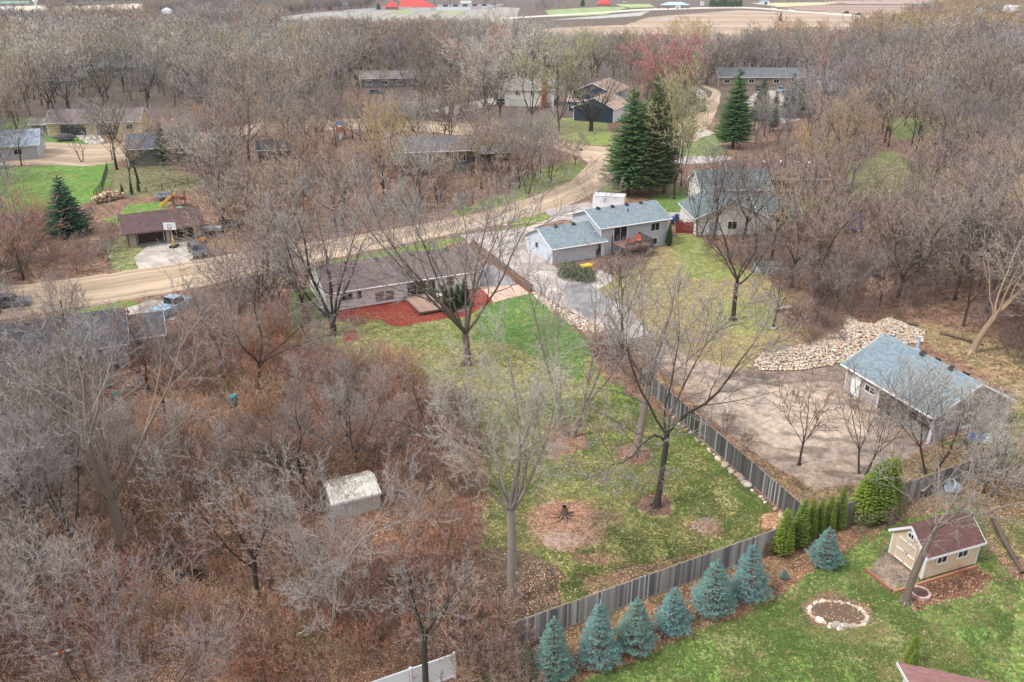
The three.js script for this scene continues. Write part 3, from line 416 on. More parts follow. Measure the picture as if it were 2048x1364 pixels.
  const g = at(4.4, 0.9), gr = thing('kettle_grill', 'black round kettle grill on the deck against the ranch wall', 'grill', g.x, 0.46, g.z, turn);
  mesh('lid', new THREE.SphereGeometry(0.3, 16, 8, 0, 6.3, 0, 1.57).translate(0, 0.72, 0), M(28, 30, 34, 0.3), gr); mesh('bowl', new THREE.SphereGeometry(0.3, 16, 8, 0, 6.3, 1.57, 1.57).translate(0, 0.71, 0), M(24, 24, 26, 0.4), gr); mesh('handle', boxGeo(0.14, 0.04, 0.04, 0, 1.06, 0), M(120, 110, 100), gr); for (let i = 0; i < 3; i++) { const b = new MB(), a = i * 2.1; b.tube([V(Math.cos(a) * 0.3, 0, Math.sin(a) * 0.3), V(Math.cos(a) * 0.15, 0.5, Math.sin(a) * 0.15)], [0.015, 0.015], 5, S(140, 140, 140)); mesh('leg', b.build(), VC(0.4), gr); }
  const e = at(7.0, 0.6), ac = thing('air_conditioner', 'pale boxed air conditioner beside the arborvitae at the ranch wall', 'air conditioner', e.x, 0, e.z, turn); mesh('case', boxGeo(0.8, 0.85, 0.8, 0, 0.43, 0), M(196, 198, 200, 0.5), ac); mesh('fan_grille', new THREE.TorusGeometry(0.28, 0.05, 6, 20).rotateX(Math.PI / 2).translate(0, 0.87, 0), M(110, 112, 114), ac);
  const e2 = at(-10.6, 0.5), ac2 = thing('utility_box', 'small grey utility box at the white gable corner of the ranch', 'utility box', e2.x, 0, e2.z, turn); mesh('case', boxGeo(0.6, 0.9, 0.6, 0, 0.45, 0), M(170, 176, 172), ac2); mesh('lid', boxGeo(0.66, 0.05, 0.66, 0, 0.93, 0), M(186, 190, 186), ac2);
}
// ---- the grey split-level house
const GR = G(1104, 529), dg = [0.895, -0.446];
const greyMain = (() => {
  const d = V(dg[0], 0, dg[1]), n = V(-d.z, 0, d.x), o = thing('split_level_house', 'light grey split-level house with blue-grey roofs and raised deck', 'house', GR.x, 0, GR.z, Math.atan2(-d.z, d.x));
  const put_ = (x, z, spec) => { const g = new THREE.Group(); g.name = spec.part; g.position.set(x + spec.L / 2, 0, z - spec.W / 2); o.add(g); return house({ ...spec, parent: g, FL: GR.clone().addScaledVector(d, x).addScaledVector(n, z), dir: dg }); };
  const col = S(186, 190, 196), roof = S(130, 142, 147);
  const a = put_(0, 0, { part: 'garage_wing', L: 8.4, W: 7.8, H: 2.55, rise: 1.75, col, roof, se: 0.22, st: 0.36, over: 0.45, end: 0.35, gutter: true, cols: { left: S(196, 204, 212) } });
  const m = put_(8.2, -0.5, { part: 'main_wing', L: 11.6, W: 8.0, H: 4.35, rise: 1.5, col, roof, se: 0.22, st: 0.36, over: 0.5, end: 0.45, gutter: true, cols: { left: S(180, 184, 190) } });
  // windows and doors (positions on each wing)
  window_(a, 'left', -0.6, 1.35, 0.5, 0.55, { div: 1, frame: M(60, 62, 66) }); door_(a, 'front', 3.3, 1.0, 2.05, M(48, 40, 40), { panels: 1 }); mesh('corner_trim', boxGeo(0.14, 2.3, 0.06, 3.98, 1.15, 3.93), WHITE, a.o);
  const sd = window_(m, 'front', -2.5, 1.75, 2.2, 2.05, { div: 2, f: 0.1 }); sd.name = 'sliding_door'; window_(m, 'front', 3.6, 2.5, 1.5, 1.15); window_(m, 'front', 3.7, 0.4, 0.75, 0.95, { div: 1, f: 0.1 }); window_(m, 'right', 1, 2.5, 1.2, 1.1);
  roofVent(a, -1.7, 0.94); roofVent(a, 1.2, 0.94); for (const x of [-4.1, -1.6, 0.9, 3.4]) roofVent(m, x, 0.95); roofVent(m, 0.2, 0.62, 1, 'pipe');
  const r = a.roofFront, ds = mesh('satellite_dish', new THREE.SphereGeometry(0.5, 16, 6, 0, 6.3, 0, 0.7).rotateX(1.9).translate(0, 0.6, 0), M(196, 198, 200), r); ds.position.copy(a.onRoof(3.1, 0.35));
  flatten(o); return { a, m, o, d, n, at: (x, z) => GR.clone().addScaledVector(d, x).addScaledVector(n, z), turn: o.rotation.y };
})();
{
  const { at, turn } = greyMain;
  const p = at(12.4, 1.5), dk = thing('raised_deck', 'raised brown deck with railing behind the grey split-level house', 'deck', p.x, 0, p.z, turn), W = 4.6, D = 3.6, y = 1.7;
  for (let x = -W / 2; x < W / 2 - 0.05; x += 0.145) mesh('board', boxGeo(0.138, 0.04, D, x + 0.07, y, 0), pick([M(150, 112, 98), M(140, 104, 92), M(160, 122, 106)]), dk);
  for (const [x, z] of [[-1, 1], [0, 1], [1, 1], [-1, -1], [1, -1], [1, 0]]) mesh('post', boxGeo(0.12, y + 1.0, 0.12, x * W / 2, (y + 1) / 2, z * D / 2), M(92, 84, 78), dk);
  for (const yy of [y + 0.98, y + 0.12]) { mesh('rail', boxGeo(W, 0.07, 0.1, 0, yy, D / 2), M(96, 88, 82), dk); mesh('rail', boxGeo(0.1, 0.07, D, W / 2, yy, 0), M(96, 88, 82), dk); }
  for (let x = -W / 2 + 0.1; x < W / 2; x += 0.14) mesh('baluster', boxGeo(0.04, 0.85, 0.04, x, y + 0.55, D / 2), M(90, 82, 78), dk); for (let z = -D / 2 + 0.1; z < D / 2; z += 0.14) mesh('baluster', boxGeo(0.04, 0.85, 0.04, W / 2, y + 0.55, z), M(90, 82, 78), dk);
  mesh('skirt', boxGeo(W, 0.28, 0.05, 0, y - 0.16, D / 2 + 0.01), M(96, 82, 76), dk);
  for (const [x, z, lab] of [[12.0, 1.7, 'rust-red deck chair next to the sliding door of the grey house'], [13.5, 1.2, 'rust-red deck chair at the railed corner of the raised deck']]) {
    const c = at(x, z), o = thing('deck_chair', lab, 'chair', c.x, 1.72, c.z, turn + (x > 13 ? -0.5 : 0.7), 'chairs on the raised deck'); mesh('seat', boxGeo(0.8, 0.08, 0.75, 0, 0.36, 0), M(190, 96, 78), o); mesh('backrest', boxGeo(0.8, 0.75, 0.08, 0, 0.72, -0.4).rotateX(-0.15), M(186, 90, 74), o); for (const q of [-0.42, 0.42]) mesh('armrest', boxGeo(0.1, 0.05, 0.8, q, 0.6, 0), M(180, 88, 72), o); for (const [a, b] of [[-1, -1], [1, -1], [-1, 1], [1, 1]]) mesh('leg', boxGeo(0.07, 0.4, 0.07, a * 0.36, 0.2, b * 0.33), M(150, 76, 62), o);
  }
}
// ---- the detached garage with the gravel lot
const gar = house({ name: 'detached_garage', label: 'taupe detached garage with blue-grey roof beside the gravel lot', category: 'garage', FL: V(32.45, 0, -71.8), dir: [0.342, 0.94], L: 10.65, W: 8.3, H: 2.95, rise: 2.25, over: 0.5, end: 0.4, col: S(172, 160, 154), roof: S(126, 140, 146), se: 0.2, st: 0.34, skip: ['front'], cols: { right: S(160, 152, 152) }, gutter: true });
{
  const h = gar, c = S(172, 160, 154), m = VC(0.85);
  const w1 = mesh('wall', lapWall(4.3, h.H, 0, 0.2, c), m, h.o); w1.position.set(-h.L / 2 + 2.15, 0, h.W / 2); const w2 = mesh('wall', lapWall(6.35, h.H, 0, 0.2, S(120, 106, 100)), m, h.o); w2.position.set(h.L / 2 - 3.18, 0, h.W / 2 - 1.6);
  const w3 = mesh('wall', lapWall(1.6, h.H, 0, 0.2, c), m, h.o); w3.position.set(-h.L / 2 + 4.3, 0, h.W / 2 - 0.8); w3.rotation.y = Math.PI / 2;
  door_(h, 'front', -3.9, 0.95, 2.1, M(238, 238, 238), { panels: 3 }); window_(h, 'front', -2.1, 1.25, 1.2, 0.6, { f: 0.09 });
  garageDoor(h, 'front', 2.1, 4.6, 2.2, M(120, 102, 96), -1.56);
  for (const x of [-h.L / 2 + 4.32, h.L / 2 - 0.08]) mesh('porch_post', boxGeo(0.16, h.H - 0.05, 0.16, x, (h.H - 0.05) / 2, h.W / 2 - 0.02), M(226, 224, 222), h.o);
  window_(h, 'right', -0.2, 0.95, 0.75, 1.15, { div: 1, rows: 2, f: 0.11, sash: true });
  roofVent(h, 0.5, 0.9, -1); roofVent(h, 3.4, 0.86, -1); h.ventM = BLACK; roofVent(h, -0.7, 0.97); roofVent(h, 2.6, 0.97);
  const fl = mesh('flue_pipe', join(new THREE.CylinderGeometry(0.13, 0.13, 1.25, 12).translate(0, 0.6, 0), new THREE.CylinderGeometry(0.22, 0.16, 0.16, 12).translate(0, 1.32, 0), new THREE.CylinderGeometry(0.26, 0.13, 0.12, 12).translate(0, 0.05, 0)), M(176, 192, 204, 0.45), h.roofBack); fl.position.copy(h.onRoof(-3.2, 0.62, -1));
}
// ---- the tan garden shed
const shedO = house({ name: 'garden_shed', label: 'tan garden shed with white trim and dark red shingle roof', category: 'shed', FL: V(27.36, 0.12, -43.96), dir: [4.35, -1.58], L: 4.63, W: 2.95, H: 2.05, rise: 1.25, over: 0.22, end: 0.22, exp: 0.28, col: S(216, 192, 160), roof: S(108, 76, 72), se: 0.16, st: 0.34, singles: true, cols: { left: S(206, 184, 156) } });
{
  const h = shedO; h.o.position.y = 0.14; window_(h, 'front', -0.95, 1.0, 0.8, 0.52, { f: 0.1 }); window_(h, 'front', 0.85, 1.0, 0.8, 0.52, { f: 0.1 });
  for (const x of [-0.42, 0.42]) { const o = put(mesh('door', boxGeo(0.8, 1.75, 0.05, 0, 0.875, 0), M(206, 186, 160), h.o), h, 'left', x - 0.1, 0.12, 0.04); const b = new MB(), c = S(236, 234, 230); for (const q of [-0.36, 0.36]) b.bar(V(q, 0, 0.04), V(q, 1.75, 0.04), 0.03, 0.09, c); for (const y of [0.05, 0.85, 1.7]) b.bar(V(-0.36, y, 0.045), V(0.36, y, 0.045), 0.09, 0.03, c); mesh('brace', b.build(true), VC(0.6), o); mesh('handle', boxGeo(0.03, 0.16, 0.04, x > 0 ? -0.3 : 0.3, 0.9, 0.08), BLACK, o); }
  window_(h, 'left', 0, 2.25, 0.42, 0.36, { f: 0.09 }); h.o.children.filter((q) => q.name === 'foundation').forEach((q) => (q.material = M(166, 108, 84)));
}
// ---- the roof at the bottom edge
const nP0 = G(1795, 1325, 3), nP1 = G(2048, 1378, 3), nD = nP1.clone().sub(nP0).normalize(), nN = V(-nD.z, 0, nD.x);
const neighbour = house({ name: 'neighbour_house', label: 'reddish brown shingle roof with white rake past the spruce lawn', FL: nP0.clone().addScaledVector(nN, 9.5).addScaledVector(nD, 0.4).setY(0), dir: [nD.x, nD.z], L: 15, W: 9, H: 3.25, rise: 2.2, over: 0.5, end: 0.4, col: S(200, 190, 176), roof: S(150, 108, 102), se: 0.2, st: 0.36 });
// ---- the brown garage with the basketball hoop
const brownG = house({ name: 'brown_roof_garage', label: 'brown-roofed garage with open dark bay and concrete apron', category: 'garage', FL: G(258, 496), dir: [G(404, 477).x - G(258, 496).x, G(404, 477).z - G(258, 496).z], L: 10.6, W: 7.5, H: 2.6, rise: 1.6, over: 0.7, end: 0.5, col: S(128, 114, 104), roof: S(98, 76, 74), se: 0.35, st: 0.6, skip: ['front'], trim: S(110, 96, 90), trimRGB: [150, 138, 126], ventM: BLACK });
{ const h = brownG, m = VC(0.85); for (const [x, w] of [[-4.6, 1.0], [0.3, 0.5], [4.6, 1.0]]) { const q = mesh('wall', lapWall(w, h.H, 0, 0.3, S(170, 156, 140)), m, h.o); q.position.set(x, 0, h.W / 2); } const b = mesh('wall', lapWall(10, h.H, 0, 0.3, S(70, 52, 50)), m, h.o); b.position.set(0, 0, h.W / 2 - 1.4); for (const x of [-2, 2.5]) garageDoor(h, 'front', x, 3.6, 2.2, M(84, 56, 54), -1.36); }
// ---- other houses
const L1 = house({ name: 'dark_roof_house', label: 'blue-grey house under a dark roof among bare trees', FL: G(14, 772), dir: [0.92, -0.39], L: 11.2, W: 8.4, H: 3.1, rise: 1.9, over: 0.6, end: 0.4, col: S(146, 154, 164), roof: S(78, 76, 84), se: 0.26, st: 0.45 });
window_(L1, 'front', -3.5, 1.2, 1.4, 1.1); window_(L1, 'front', 1.5, 1.2, 1.2, 1.1); door_(L1, 'front', 4.2, 1, 2.05, M(90, 100, 110)); roofVent(L1, 3, 0.93); roofVent(L1, -3, 0.93);
const L1g = house({ name: 'dark_roof_garage', label: 'dark-roofed garage between the blue-grey house and the road', category: 'garage', FL: G(240, 720), dir: [0.92, -0.39], L: 4.6, W: 5.6, H: 2.5, rise: 1.3, over: 0.4, end: 0.3, col: S(140, 146, 152), roof: S(82, 80, 86), se: 0.3, st: 0.5 }); garageDoor(L1g, 'right', 0, 4.4, 2.2, M(190, 190, 190)); window_(L1g, 'front', 0, 1.1, 1, 0.9);
const teal = (() => {
  const B = G(1388, 466), o = thing('teal_roof_house', 'cream house with several green-grey roofs beside the red gate', 'house', B.x, 0, B.z, 0.06), sub = (part, x, z, s) => { const g = new THREE.Group(); g.name = part; g.position.set(x + s.L / 2, 0, z - s.W / 2); g.rotation.y = s.turn ?? 0; o.add(g); return house({ ...s, parent: g, FL: V(0, 0, 0), dir: [1, 0] }); };
  const k = { roof: S(110, 121, 119), col: S(222, 218, 208), se: 0.28, st: 0.5, over: 0.5, end: 0.4 };
  const a = sub('gable_wing', 0.5, 1, { ...k, L: 9.5, W: 11, H: 2.9, rise: 2.6, turn: Math.PI / 2 }); a.o.position.set(5.4, 0, -3.6);
  const b = sub('front_wing', 10.6, -1.5, { ...k, L: 6.4, W: 7, H: 2.9, rise: 1.9 }); const c = sub('upper_wing', 3.2, -9, { ...k, L: 11.5, W: 7.4, H: 5.0, rise: 2.2, gutter: true });
  window_(a, 'left', 0.2, 0.9, 1.4, 1.2); a.o.children.at(-1).name = 'window'; window_(b, 'front', 0.6, 1.0, 1.8, 1.1); window_(c, 'front', -2, 3.2, 1.3, 1.0); window_(b, 'right', 0, 1.0, 1.1, 1.1); window_(c, 'right', 0, 3.2, 1.1, 1.0); door_(a, 'left', -3, 0.95, 2.05, M(150, 150, 150)); flatten(o); return { o, a, b, c };
})();
const brownR = house({ name: 'brown_roof_house', label: 'tan house with wide brown roof behind the green-grey roofs', FL: G(1455, 398), dir: [0.999, 0.05], L: 17.5, W: 9, H: 4.2, rise: 1.9, over: 0.6, end: 0.4, col: S(196, 178, 158), roof: S(124, 96, 92), se: 0.35, st: 0.6, gutter: true });
window_(brownR, 'front', -5.4, 2.6, 2.2, 1.2); window_(brownR, 'front', 0.2, 2.6, 2.0, 1.0); window_(brownR, 'right', 0, 2.6, 1.2, 1.0); { const b = mesh('brick_band', boxGeo(17.4, 1.5, 0.08, 0, 0.75, brownR.W / 2 + 0.05), M(168, 140, 120), brownR.o); } for (const x of [-2, 1, 4, 6]) { brownR.ventM = WHITE; roofVent(brownR, x, 0.9); }
const navy = (() => {
  const B = G(1226, 246), o = thing('navy_house', 'dark navy house with tan roofs and white garage side', 'house', B.x, 0, B.z), k = { roof: S(176, 148, 130), col: S(50, 62, 78), se: 0.4, st: 0.7, over: 0.5, end: 0.4 };
  const sub = (part, FL, dir, s) => { const d = V(dir[0], 0, dir[1]).normalize(), n = V(-d.z, 0, d.x), c = FL.clone().addScaledVector(d, s.L / 2).addScaledVector(n, -s.W / 2).sub(B), g = new THREE.Group(); g.name = part; g.position.copy(c).setY(0); g.rotation.y = Math.atan2(-d.z, d.x); o.add(g); return house({ ...k, ...s, parent: g, FL, dir }); };
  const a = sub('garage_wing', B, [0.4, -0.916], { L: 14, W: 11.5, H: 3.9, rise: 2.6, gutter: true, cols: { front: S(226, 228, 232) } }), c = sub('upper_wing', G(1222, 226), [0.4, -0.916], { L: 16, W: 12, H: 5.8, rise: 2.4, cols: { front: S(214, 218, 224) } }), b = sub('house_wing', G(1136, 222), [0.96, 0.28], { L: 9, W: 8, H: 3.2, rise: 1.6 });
  garageDoor(a, 'front', -2, 5, 2.4, M(240, 242, 244)); window_(a, 'front', 4.5, 1.2, 1.2, 1.4); window_(b, 'front', -2.6, 1.1, 1.8, 1.3, { f: 0.14 }); window_(b, 'front', 1.2, 1.1, 1.4, 1.3, { f: 0.14 }); window_(c, 'front', 0, 3.2, 1.6, 1.5, { f: 0.14 }); flatten(o); return o;
})();
const whiteB = house({ name: 'white_house', label: 'white two-storey house with a red brick chimney', FL: G(1010, 212), dir: [0.99, 0.1], L: 15, W: 9, H: 5.2, rise: 2.6, over: 0.4, end: 0.4, col: S(218, 214, 204), roof: S(150, 146, 144), se: 0.4, st: 0.7 });
chimney(whiteB, 4.6, whiteB.W / 2 + 0.5, 1.5, 1.0, 0, 8.6, M(164, 92, 66), S(170, 96, 68)); window_(whiteB, 'front', -3.5, 3.2, 1.4, 1.2); window_(whiteB, 'front', 1, 3.2, 1.2, 1.2); garageDoor(whiteB, 'front', -4, 4.4, 2.2, M(206, 204, 198));
const darkC = house({ name: 'charcoal_house', label: 'charcoal house with white trim and red outside stairs', FL: G(800, 352), dir: [0.985, -0.17], L: 15.5, W: 9, H: 5.0, rise: 2.0, over: 0.5, end: 0.4, col: S(84, 84, 82), roof: S(98, 94, 96), se: 0.4, st: 0.7, gutter: true });
window_(darkC, 'front', -6.6, 2.4, 1.0, 1.2, { f: 0.12 }); window_(darkC, 'front', -2.4, 2.6, 2.2, 1.6, { f: 0.12 }); window_(darkC, 'front', 4.4, 2.6, 0.5, 1.3, { div: 1 }); window_(darkC, 'front', 5.4, 2.6, 0.5, 1.3, { div: 1 }); for (const x of [1.2, 2.8]) mesh('corner_trim', boxGeo(0.16, 5, 0.1, x, 2.5, darkC.W / 2 + 0.04), WHITE, darkC.o);
const lean = house({ name: 'firewood_shelter', label: 'small open dark shelter with logs beside the charcoal house', category: 'shelter', FL: G(962, 326), dir: [0.96, -0.26], L: 6.5, W: 5, H: 2.3, rise: 1.0, over: 0.4, end: 0.4, col: S(76, 70, 66), roof: S(126, 122, 122), se: 0.4, st: 0.7, skip: ['front'], noCorner: true });
{ const b = new MB(); for (let i = 0; i < 60; i++) { const x = rr(-2.6, 2.6), y = 0.12 + 0.2 * Math.floor(R() * 5); b.tube([V(x, y, 1.2), V(x, y, 1.9 + rr(0, 0.2))], [0.1, 0.1], 6, tint(S(176, 140, 106), rr(0.6, 1.1))); } mesh('firewood', b.build(), VC(), lean.o).userData.kind = 'stuff'; for (const x of [-3, 0, 3]) mesh('post', boxGeo(0.14, 2.3, 0.14, x, 1.15, 2.4), M(96, 84, 76), lean.o); }
{ // red outside stairs
  const p = G(782, 356), o = thing('outside_stairs', 'dark red wooden stairs leading up to the charcoal house', 'stairs', p.x, 0, p.z, 0.5), c = M(134, 44, 40); const n = 12; for (let i = 0; i < n; i++) mesh('step', boxGeo(0.32, 0.06, 1.3, i * 0.36, 0.24 * (i + 1), 0), c, o); for (const z of [-0.68, 0.68]) { const b = new MB(); b.bar(V(-0.2, 0, z), V(n * 0.36, 0.24 * n, z), 0.06, 0.28, S(120, 38, 36)); mesh('stringer', b.build(true), VC(), o); const r = new MB(); r.bar(V(-0.2, 1, z), V(n * 0.36, 0.24 * n + 1, z), 0.06, 0.1, S(130, 44, 40)); mesh('handrail', r.build(true), VC(), o); for (let i = 0; i < n; i += 2) mesh('baluster', boxGeo(0.06, 1, 0.06, i * 0.36, 0.24 * i + 0.55, z), c, o); } mesh('landing', boxGeo(2.6, 0.1, 2, n * 0.36 + 1.2, 0.24 * n, 0), c, o); for (const x of [0.1, 2.4]) mesh('post', boxGeo(0.14, 2.9, 0.14, n * 0.36 + x, 1.45, 0.9), c, o);
}
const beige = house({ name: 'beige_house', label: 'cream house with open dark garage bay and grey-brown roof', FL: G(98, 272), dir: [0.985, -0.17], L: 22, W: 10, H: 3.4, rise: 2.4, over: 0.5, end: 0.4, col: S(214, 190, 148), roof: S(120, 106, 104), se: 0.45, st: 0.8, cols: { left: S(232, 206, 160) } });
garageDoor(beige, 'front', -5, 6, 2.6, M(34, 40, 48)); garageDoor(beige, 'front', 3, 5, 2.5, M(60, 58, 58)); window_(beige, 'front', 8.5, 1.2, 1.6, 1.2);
const litShed = house({ name: 'weathered_shed', label: 'small grey weathered shed on the lawn by the cream house', category: 'shed', FL: G(64, 266), dir: [1, -0.1], L: 4, W: 4, H: 2.4, rise: 1.1, col: S(150, 140, 132), roof: S(128, 120, 114), se: 0.4, st: 0.6 }); door_(litShed, 'front', 0, 1.4, 1.9, M(140, 132, 124));
const leftH = house({ name: 'pale_roof_house', label: 'house with pale grey-blue roof at the end of the gravel lane', FL: G(-130, 330), dir: [0.93, -0.36], L: 20, W: 11, H: 3.2, rise: 2.4, over: 0.5, end: 0.5, col: S(180, 184, 190), roof: S(158, 168, 182), se: 0.45, st: 0.8 }); window_(leftH, 'front', 6, 1.1, 1.6, 1.2);
const midH = house({ name: 'hidden_house', label: 'dark green-grey house half hidden by trees past the chain fence', FL: G(258, 334), dir: [0.97, -0.24], L: 14, W: 9, H: 4.0, rise: 2.1, over: 0.5, end: 0.4, col: S(110, 108, 100), roof: S(96, 100, 112), se: 0.4, st: 0.7 }); window_(midH, 'front', 0, 2.4, 1.4, 1.4, { f: 0.12 }); window_(midH, 'front', 1.6, 0.6, 1.2, 0.9);
const shedD = house({ name: 'dark_shed', label: 'small dark blue shed in the wood between lane and road', category: 'shed', FL: G(516, 322), dir: [0.97, -0.2], L: 6.5, W: 5, H: 2.6, rise: 1.5, col: S(70, 78, 82), roof: S(72, 80, 90), se: 0.4, st: 0.7 }); window_(shedD, 'front', 0, 1.1, 0.8, 0.8);
const farH = [
  ['far_house', 'slate-blue house with white-framed window in the middle wood', G(722, 176), [0.98, -0.15], 22, 9, 3.4, 2, S(104, 108, 114), S(134, 128, 126), 'front'],
  ['far_house', 'long brown house with dark grey roof at the road end', G(1436, 172), [0.99, 0.02], 36, 10, 3.4, 2.6, S(142, 122, 104), S(104, 106, 108), 'front'],
  ['far_house', 'brown-roofed house in the wood right of the tall spruces', G(1640, 200), [0.98, 0.1], 20, 10, 3.2, 2.4, S(150, 112, 92), S(150, 140, 138), 'front'],
  ['far_house', 'pale-roofed house showing through treetops above the cream house', G(190, 150), [0.95, -0.2], 22, 10, 3.2, 2.6, S(186, 182, 176), S(196, 192, 188), 'front'],
  ['far_house', 'dusty grey roof seen through trees along the upper lane', G(40, 180), [0.97, -0.2], 20, 10, 3.2, 2.4, S(160, 150, 140), S(142, 132, 128), 'front'],
  ['far_house', 'blue-white house deep in the wood behind the flower-bud trees', G(1820, 190), [0.98, 0.1], 16, 9, 3.4, 2.4, S(190, 200, 214), S(150, 156, 164), 'front'],
  ['far_house', 'pale house glimpsed behind the maple rows', G(470, 62), [0.98, 0.02], 24, 11, 3.6, 2.6, S(226, 224, 220), S(214, 218, 222), 'front'],
];
for (const [name, label, FL, dir, L, W, H, rise, col, roof] of farH) { const h = house({ name, label: label.replace('right of', 'past'), FL, dir, L, W, H, rise, col, roof, se: 0.5, st: 0.9 }); for (let x = -L / 2 + 3; x < L / 2 - 2; x += L / 4) window_(h, 'front', x, 1.1, 2.0, 1.3, { f: 0.14 }); }
// ---------------------------------------------------------------- fences, walls, stones
function boardFence(name, label, A, B, tones, h = 1.95, flipRail = 1) { // vertical boards, one by one
  const d = B.clone().sub(A), L = d.length(); d.normalize(); const o = thing(name, label, 'fence', A.x, 0, A.z, Math.atan2(-d.z, d.x)), w = 0.142, n = Math.floor(L / w);
  const geos = Array.from({ length: 6 }, (_, i) => { const b = new MB(), k = h - 0.05 + i * 0.016; b.box(-w / 2 + 0.004, 0.06, -0.012, w / 2 - 0.004, k, 0.012, new THREE.Color(1, 1, 1)); return b.build(true); });
  const mm = tones.map((t) => M(t[0], t[1], t[2], 0.95)); let step = 0;
  for (let i = 0; i < n; i++) {
    if (i % 17 === 0) step = rr(-0.03, 0.03);
    const b = mesh('board', pick(geos), R() < 0.12 ? mm[mm.length - 1] : mm[Math.floor(vnoise(i * 0.45 + L, L) * (mm.length - 1) * 0.999)], o); b.position.set((i + 0.5) * w, step, rr(-0.004, 0.004)); b.rotation.z = rr(-0.008, 0.008); b.rotation.y = rr(-0.03, 0.03);
    if (i % 17 === 0) { const p = mesh('post', boxGeo(0.1, h + 0.06, 0.1, 0, (h + 0.06) / 2, 0), M(132, 118, 104), o); p.position.set(i * w + 0.02, 0, -0.07 * flipRail); }
  }
  for (const y of [0.3, 1.05, 1.72]) mesh('rail', boxGeo(n * w, 0.09, 0.04, n * w / 2, y, -0.036 * flipRail), M(110, 100, 92), o);
  mesh('kick_board', boxGeo(n * w, 0.14, 0.03, n * w / 2, 0.05, 0.03 * flipRail), M(150, 136, 120), o); mesh('cap_rail', boxGeo(n * w, 0.025, 0.06, n * w / 2, h + 0.0, -0.03 * flipRail), M(150, 136, 122), o);
  return o;
}
const FA = V(0.05, 0, -37.88), FJ = V(21.5, 0, -48.5), FC = V(40.5, 0, -57.9), FB = V(12.6, 0, -73.0);
boardFence('board_fence', 'weathered grey board fence running behind the row of blue spruces', FA, FJ, [[106, 106, 108], [132, 132, 132], [154, 151, 147], [168, 163, 157], [120, 118, 118], [188, 185, 181]]);
boardFence('board_fence', 'dark weathered board fence between the long lawn and the gravel lot', FB, V(21.45, 0, -48.65), [[78, 76, 74], [94, 91, 88], [108, 104, 100], [86, 83, 81], [120, 116, 110], [176, 172, 168]], 1.95, 1);
boardFence('board_fence', 'pale grey board fence behind the tan garden shed', FJ.clone().add(V(0.2, 0, -0.1)), FC, [[128, 122, 118], [142, 136, 132], [116, 110, 108], [150, 146, 142], [100, 96, 94], [170, 166, 162]]);
{ // white vinyl fence
  const A = G(740, 1366, 1.8), B = G(908, 1308, 1.8); A.y = B.y = 0; const d = B.clone().sub(A), L = d.length(); d.normalize(); const ext = 2.6, o = thing('vinyl_fence', 'white vinyl panel fence under bare branches', 'fence', B.x, 0, B.z, Math.atan2(-d.z, d.x)), W = M(236, 238, 242, 0.5);
  for (let k = 0; k < 3; k++) { const x1 = -k * ext; mesh('post', join(boxGeo(0.12, 1.9, 0.12, x1, 0.95, 0), new THREE.ConeGeometry(0.11, 0.1, 4).rotateY(Math.PI / 4).translate(x1, 1.95, 0)), W, o); for (let x = x1 - ext + 0.1; x < x1 - 0.1; x += 0.2) mesh('panel', boxGeo(0.194, 1.62, 0.03, x + 0.1, 0.92, 0), W, o); for (const y of [0.16, 1.76]) mesh('rail', boxGeo(ext - 0.12, 0.14, 0.06, x1 - ext / 2, y, 0), W, o); }
}
const stoneGeos = Array.from({ length: 8 }, (_, k) => { const g = new THREE.IcosahedronGeometry(1, 1), p = g.attributes.position; for (let i = 0; i < p.count; i++) { const v = V(p.getX(i), p.getY(i), p.getZ(i)), q = 0.82 + 0.36 * vnoise(v.x * 1.6 + k * 9 + 5, v.y * 1.6 + v.z * 1.3 + k * 3); p.setXYZ(i, v.x * q, v.y * q * 0.72, v.z * q * 0.85); } g.computeVertexNormals(); return g; });
const STONES = [[200, 184, 164], [212, 196, 176], [184, 164, 144], [220, 208, 192], [188, 156, 128], [164, 152, 142], [204, 174, 144]].map((c) => M(...c, 0.9));
function stone(parent, x, z, r, y = 0.3, m) { const s = mesh('stone', pick(stoneGeos), m ?? pick(STONES), parent); s.scale.set(r * rr(0.8, 1.25), r * rr(0.75, 1.1), r * rr(0.8, 1.2)); s.position.set(x, r * y, z); s.rotation.set(rr(-0.3, 0.3), rr(0, 6.3), rr(-0.3, 0.3)); return s; }
{ // oval ring of stones in the spruce lawn
  const c = G(1675, 1228), o = thing('stone_ring_bed', 'oval flower bed ringed with pale field stones on the lawn', 'flower bed', c.x, 0, c.z); for (let i = 0; i < 52; i++) { const a = i / 52 * 6.283 + rr(-0.03, 0.03), n = 1 + 0.1 * Math.sin(a * 2 + 1), big = Math.sin(a) > 0 ? 1.15 : 0.85; stone(o, Math.cos(a) * 1.62 * n + rr(-0.06, 0.06), Math.sin(a) * 1.22 * n + rr(-0.06, 0.06), rr(0.1, 0.24) * big); } for (let i = 0; i < 10; i++) { const a = rr(0.6, 2.6); stone(o, Math.cos(a) * 1.8, Math.sin(a) * 1.38, rr(0.1, 0.15)); }
  const g = new THREE.CircleGeometry(1.5, 30).rotateX(-Math.PI / 2).scale(1.05, 1, 0.78); mesh('soil', g.translate(0, 0.03, 0), M(104, 84, 70, 1, {}), o);
}
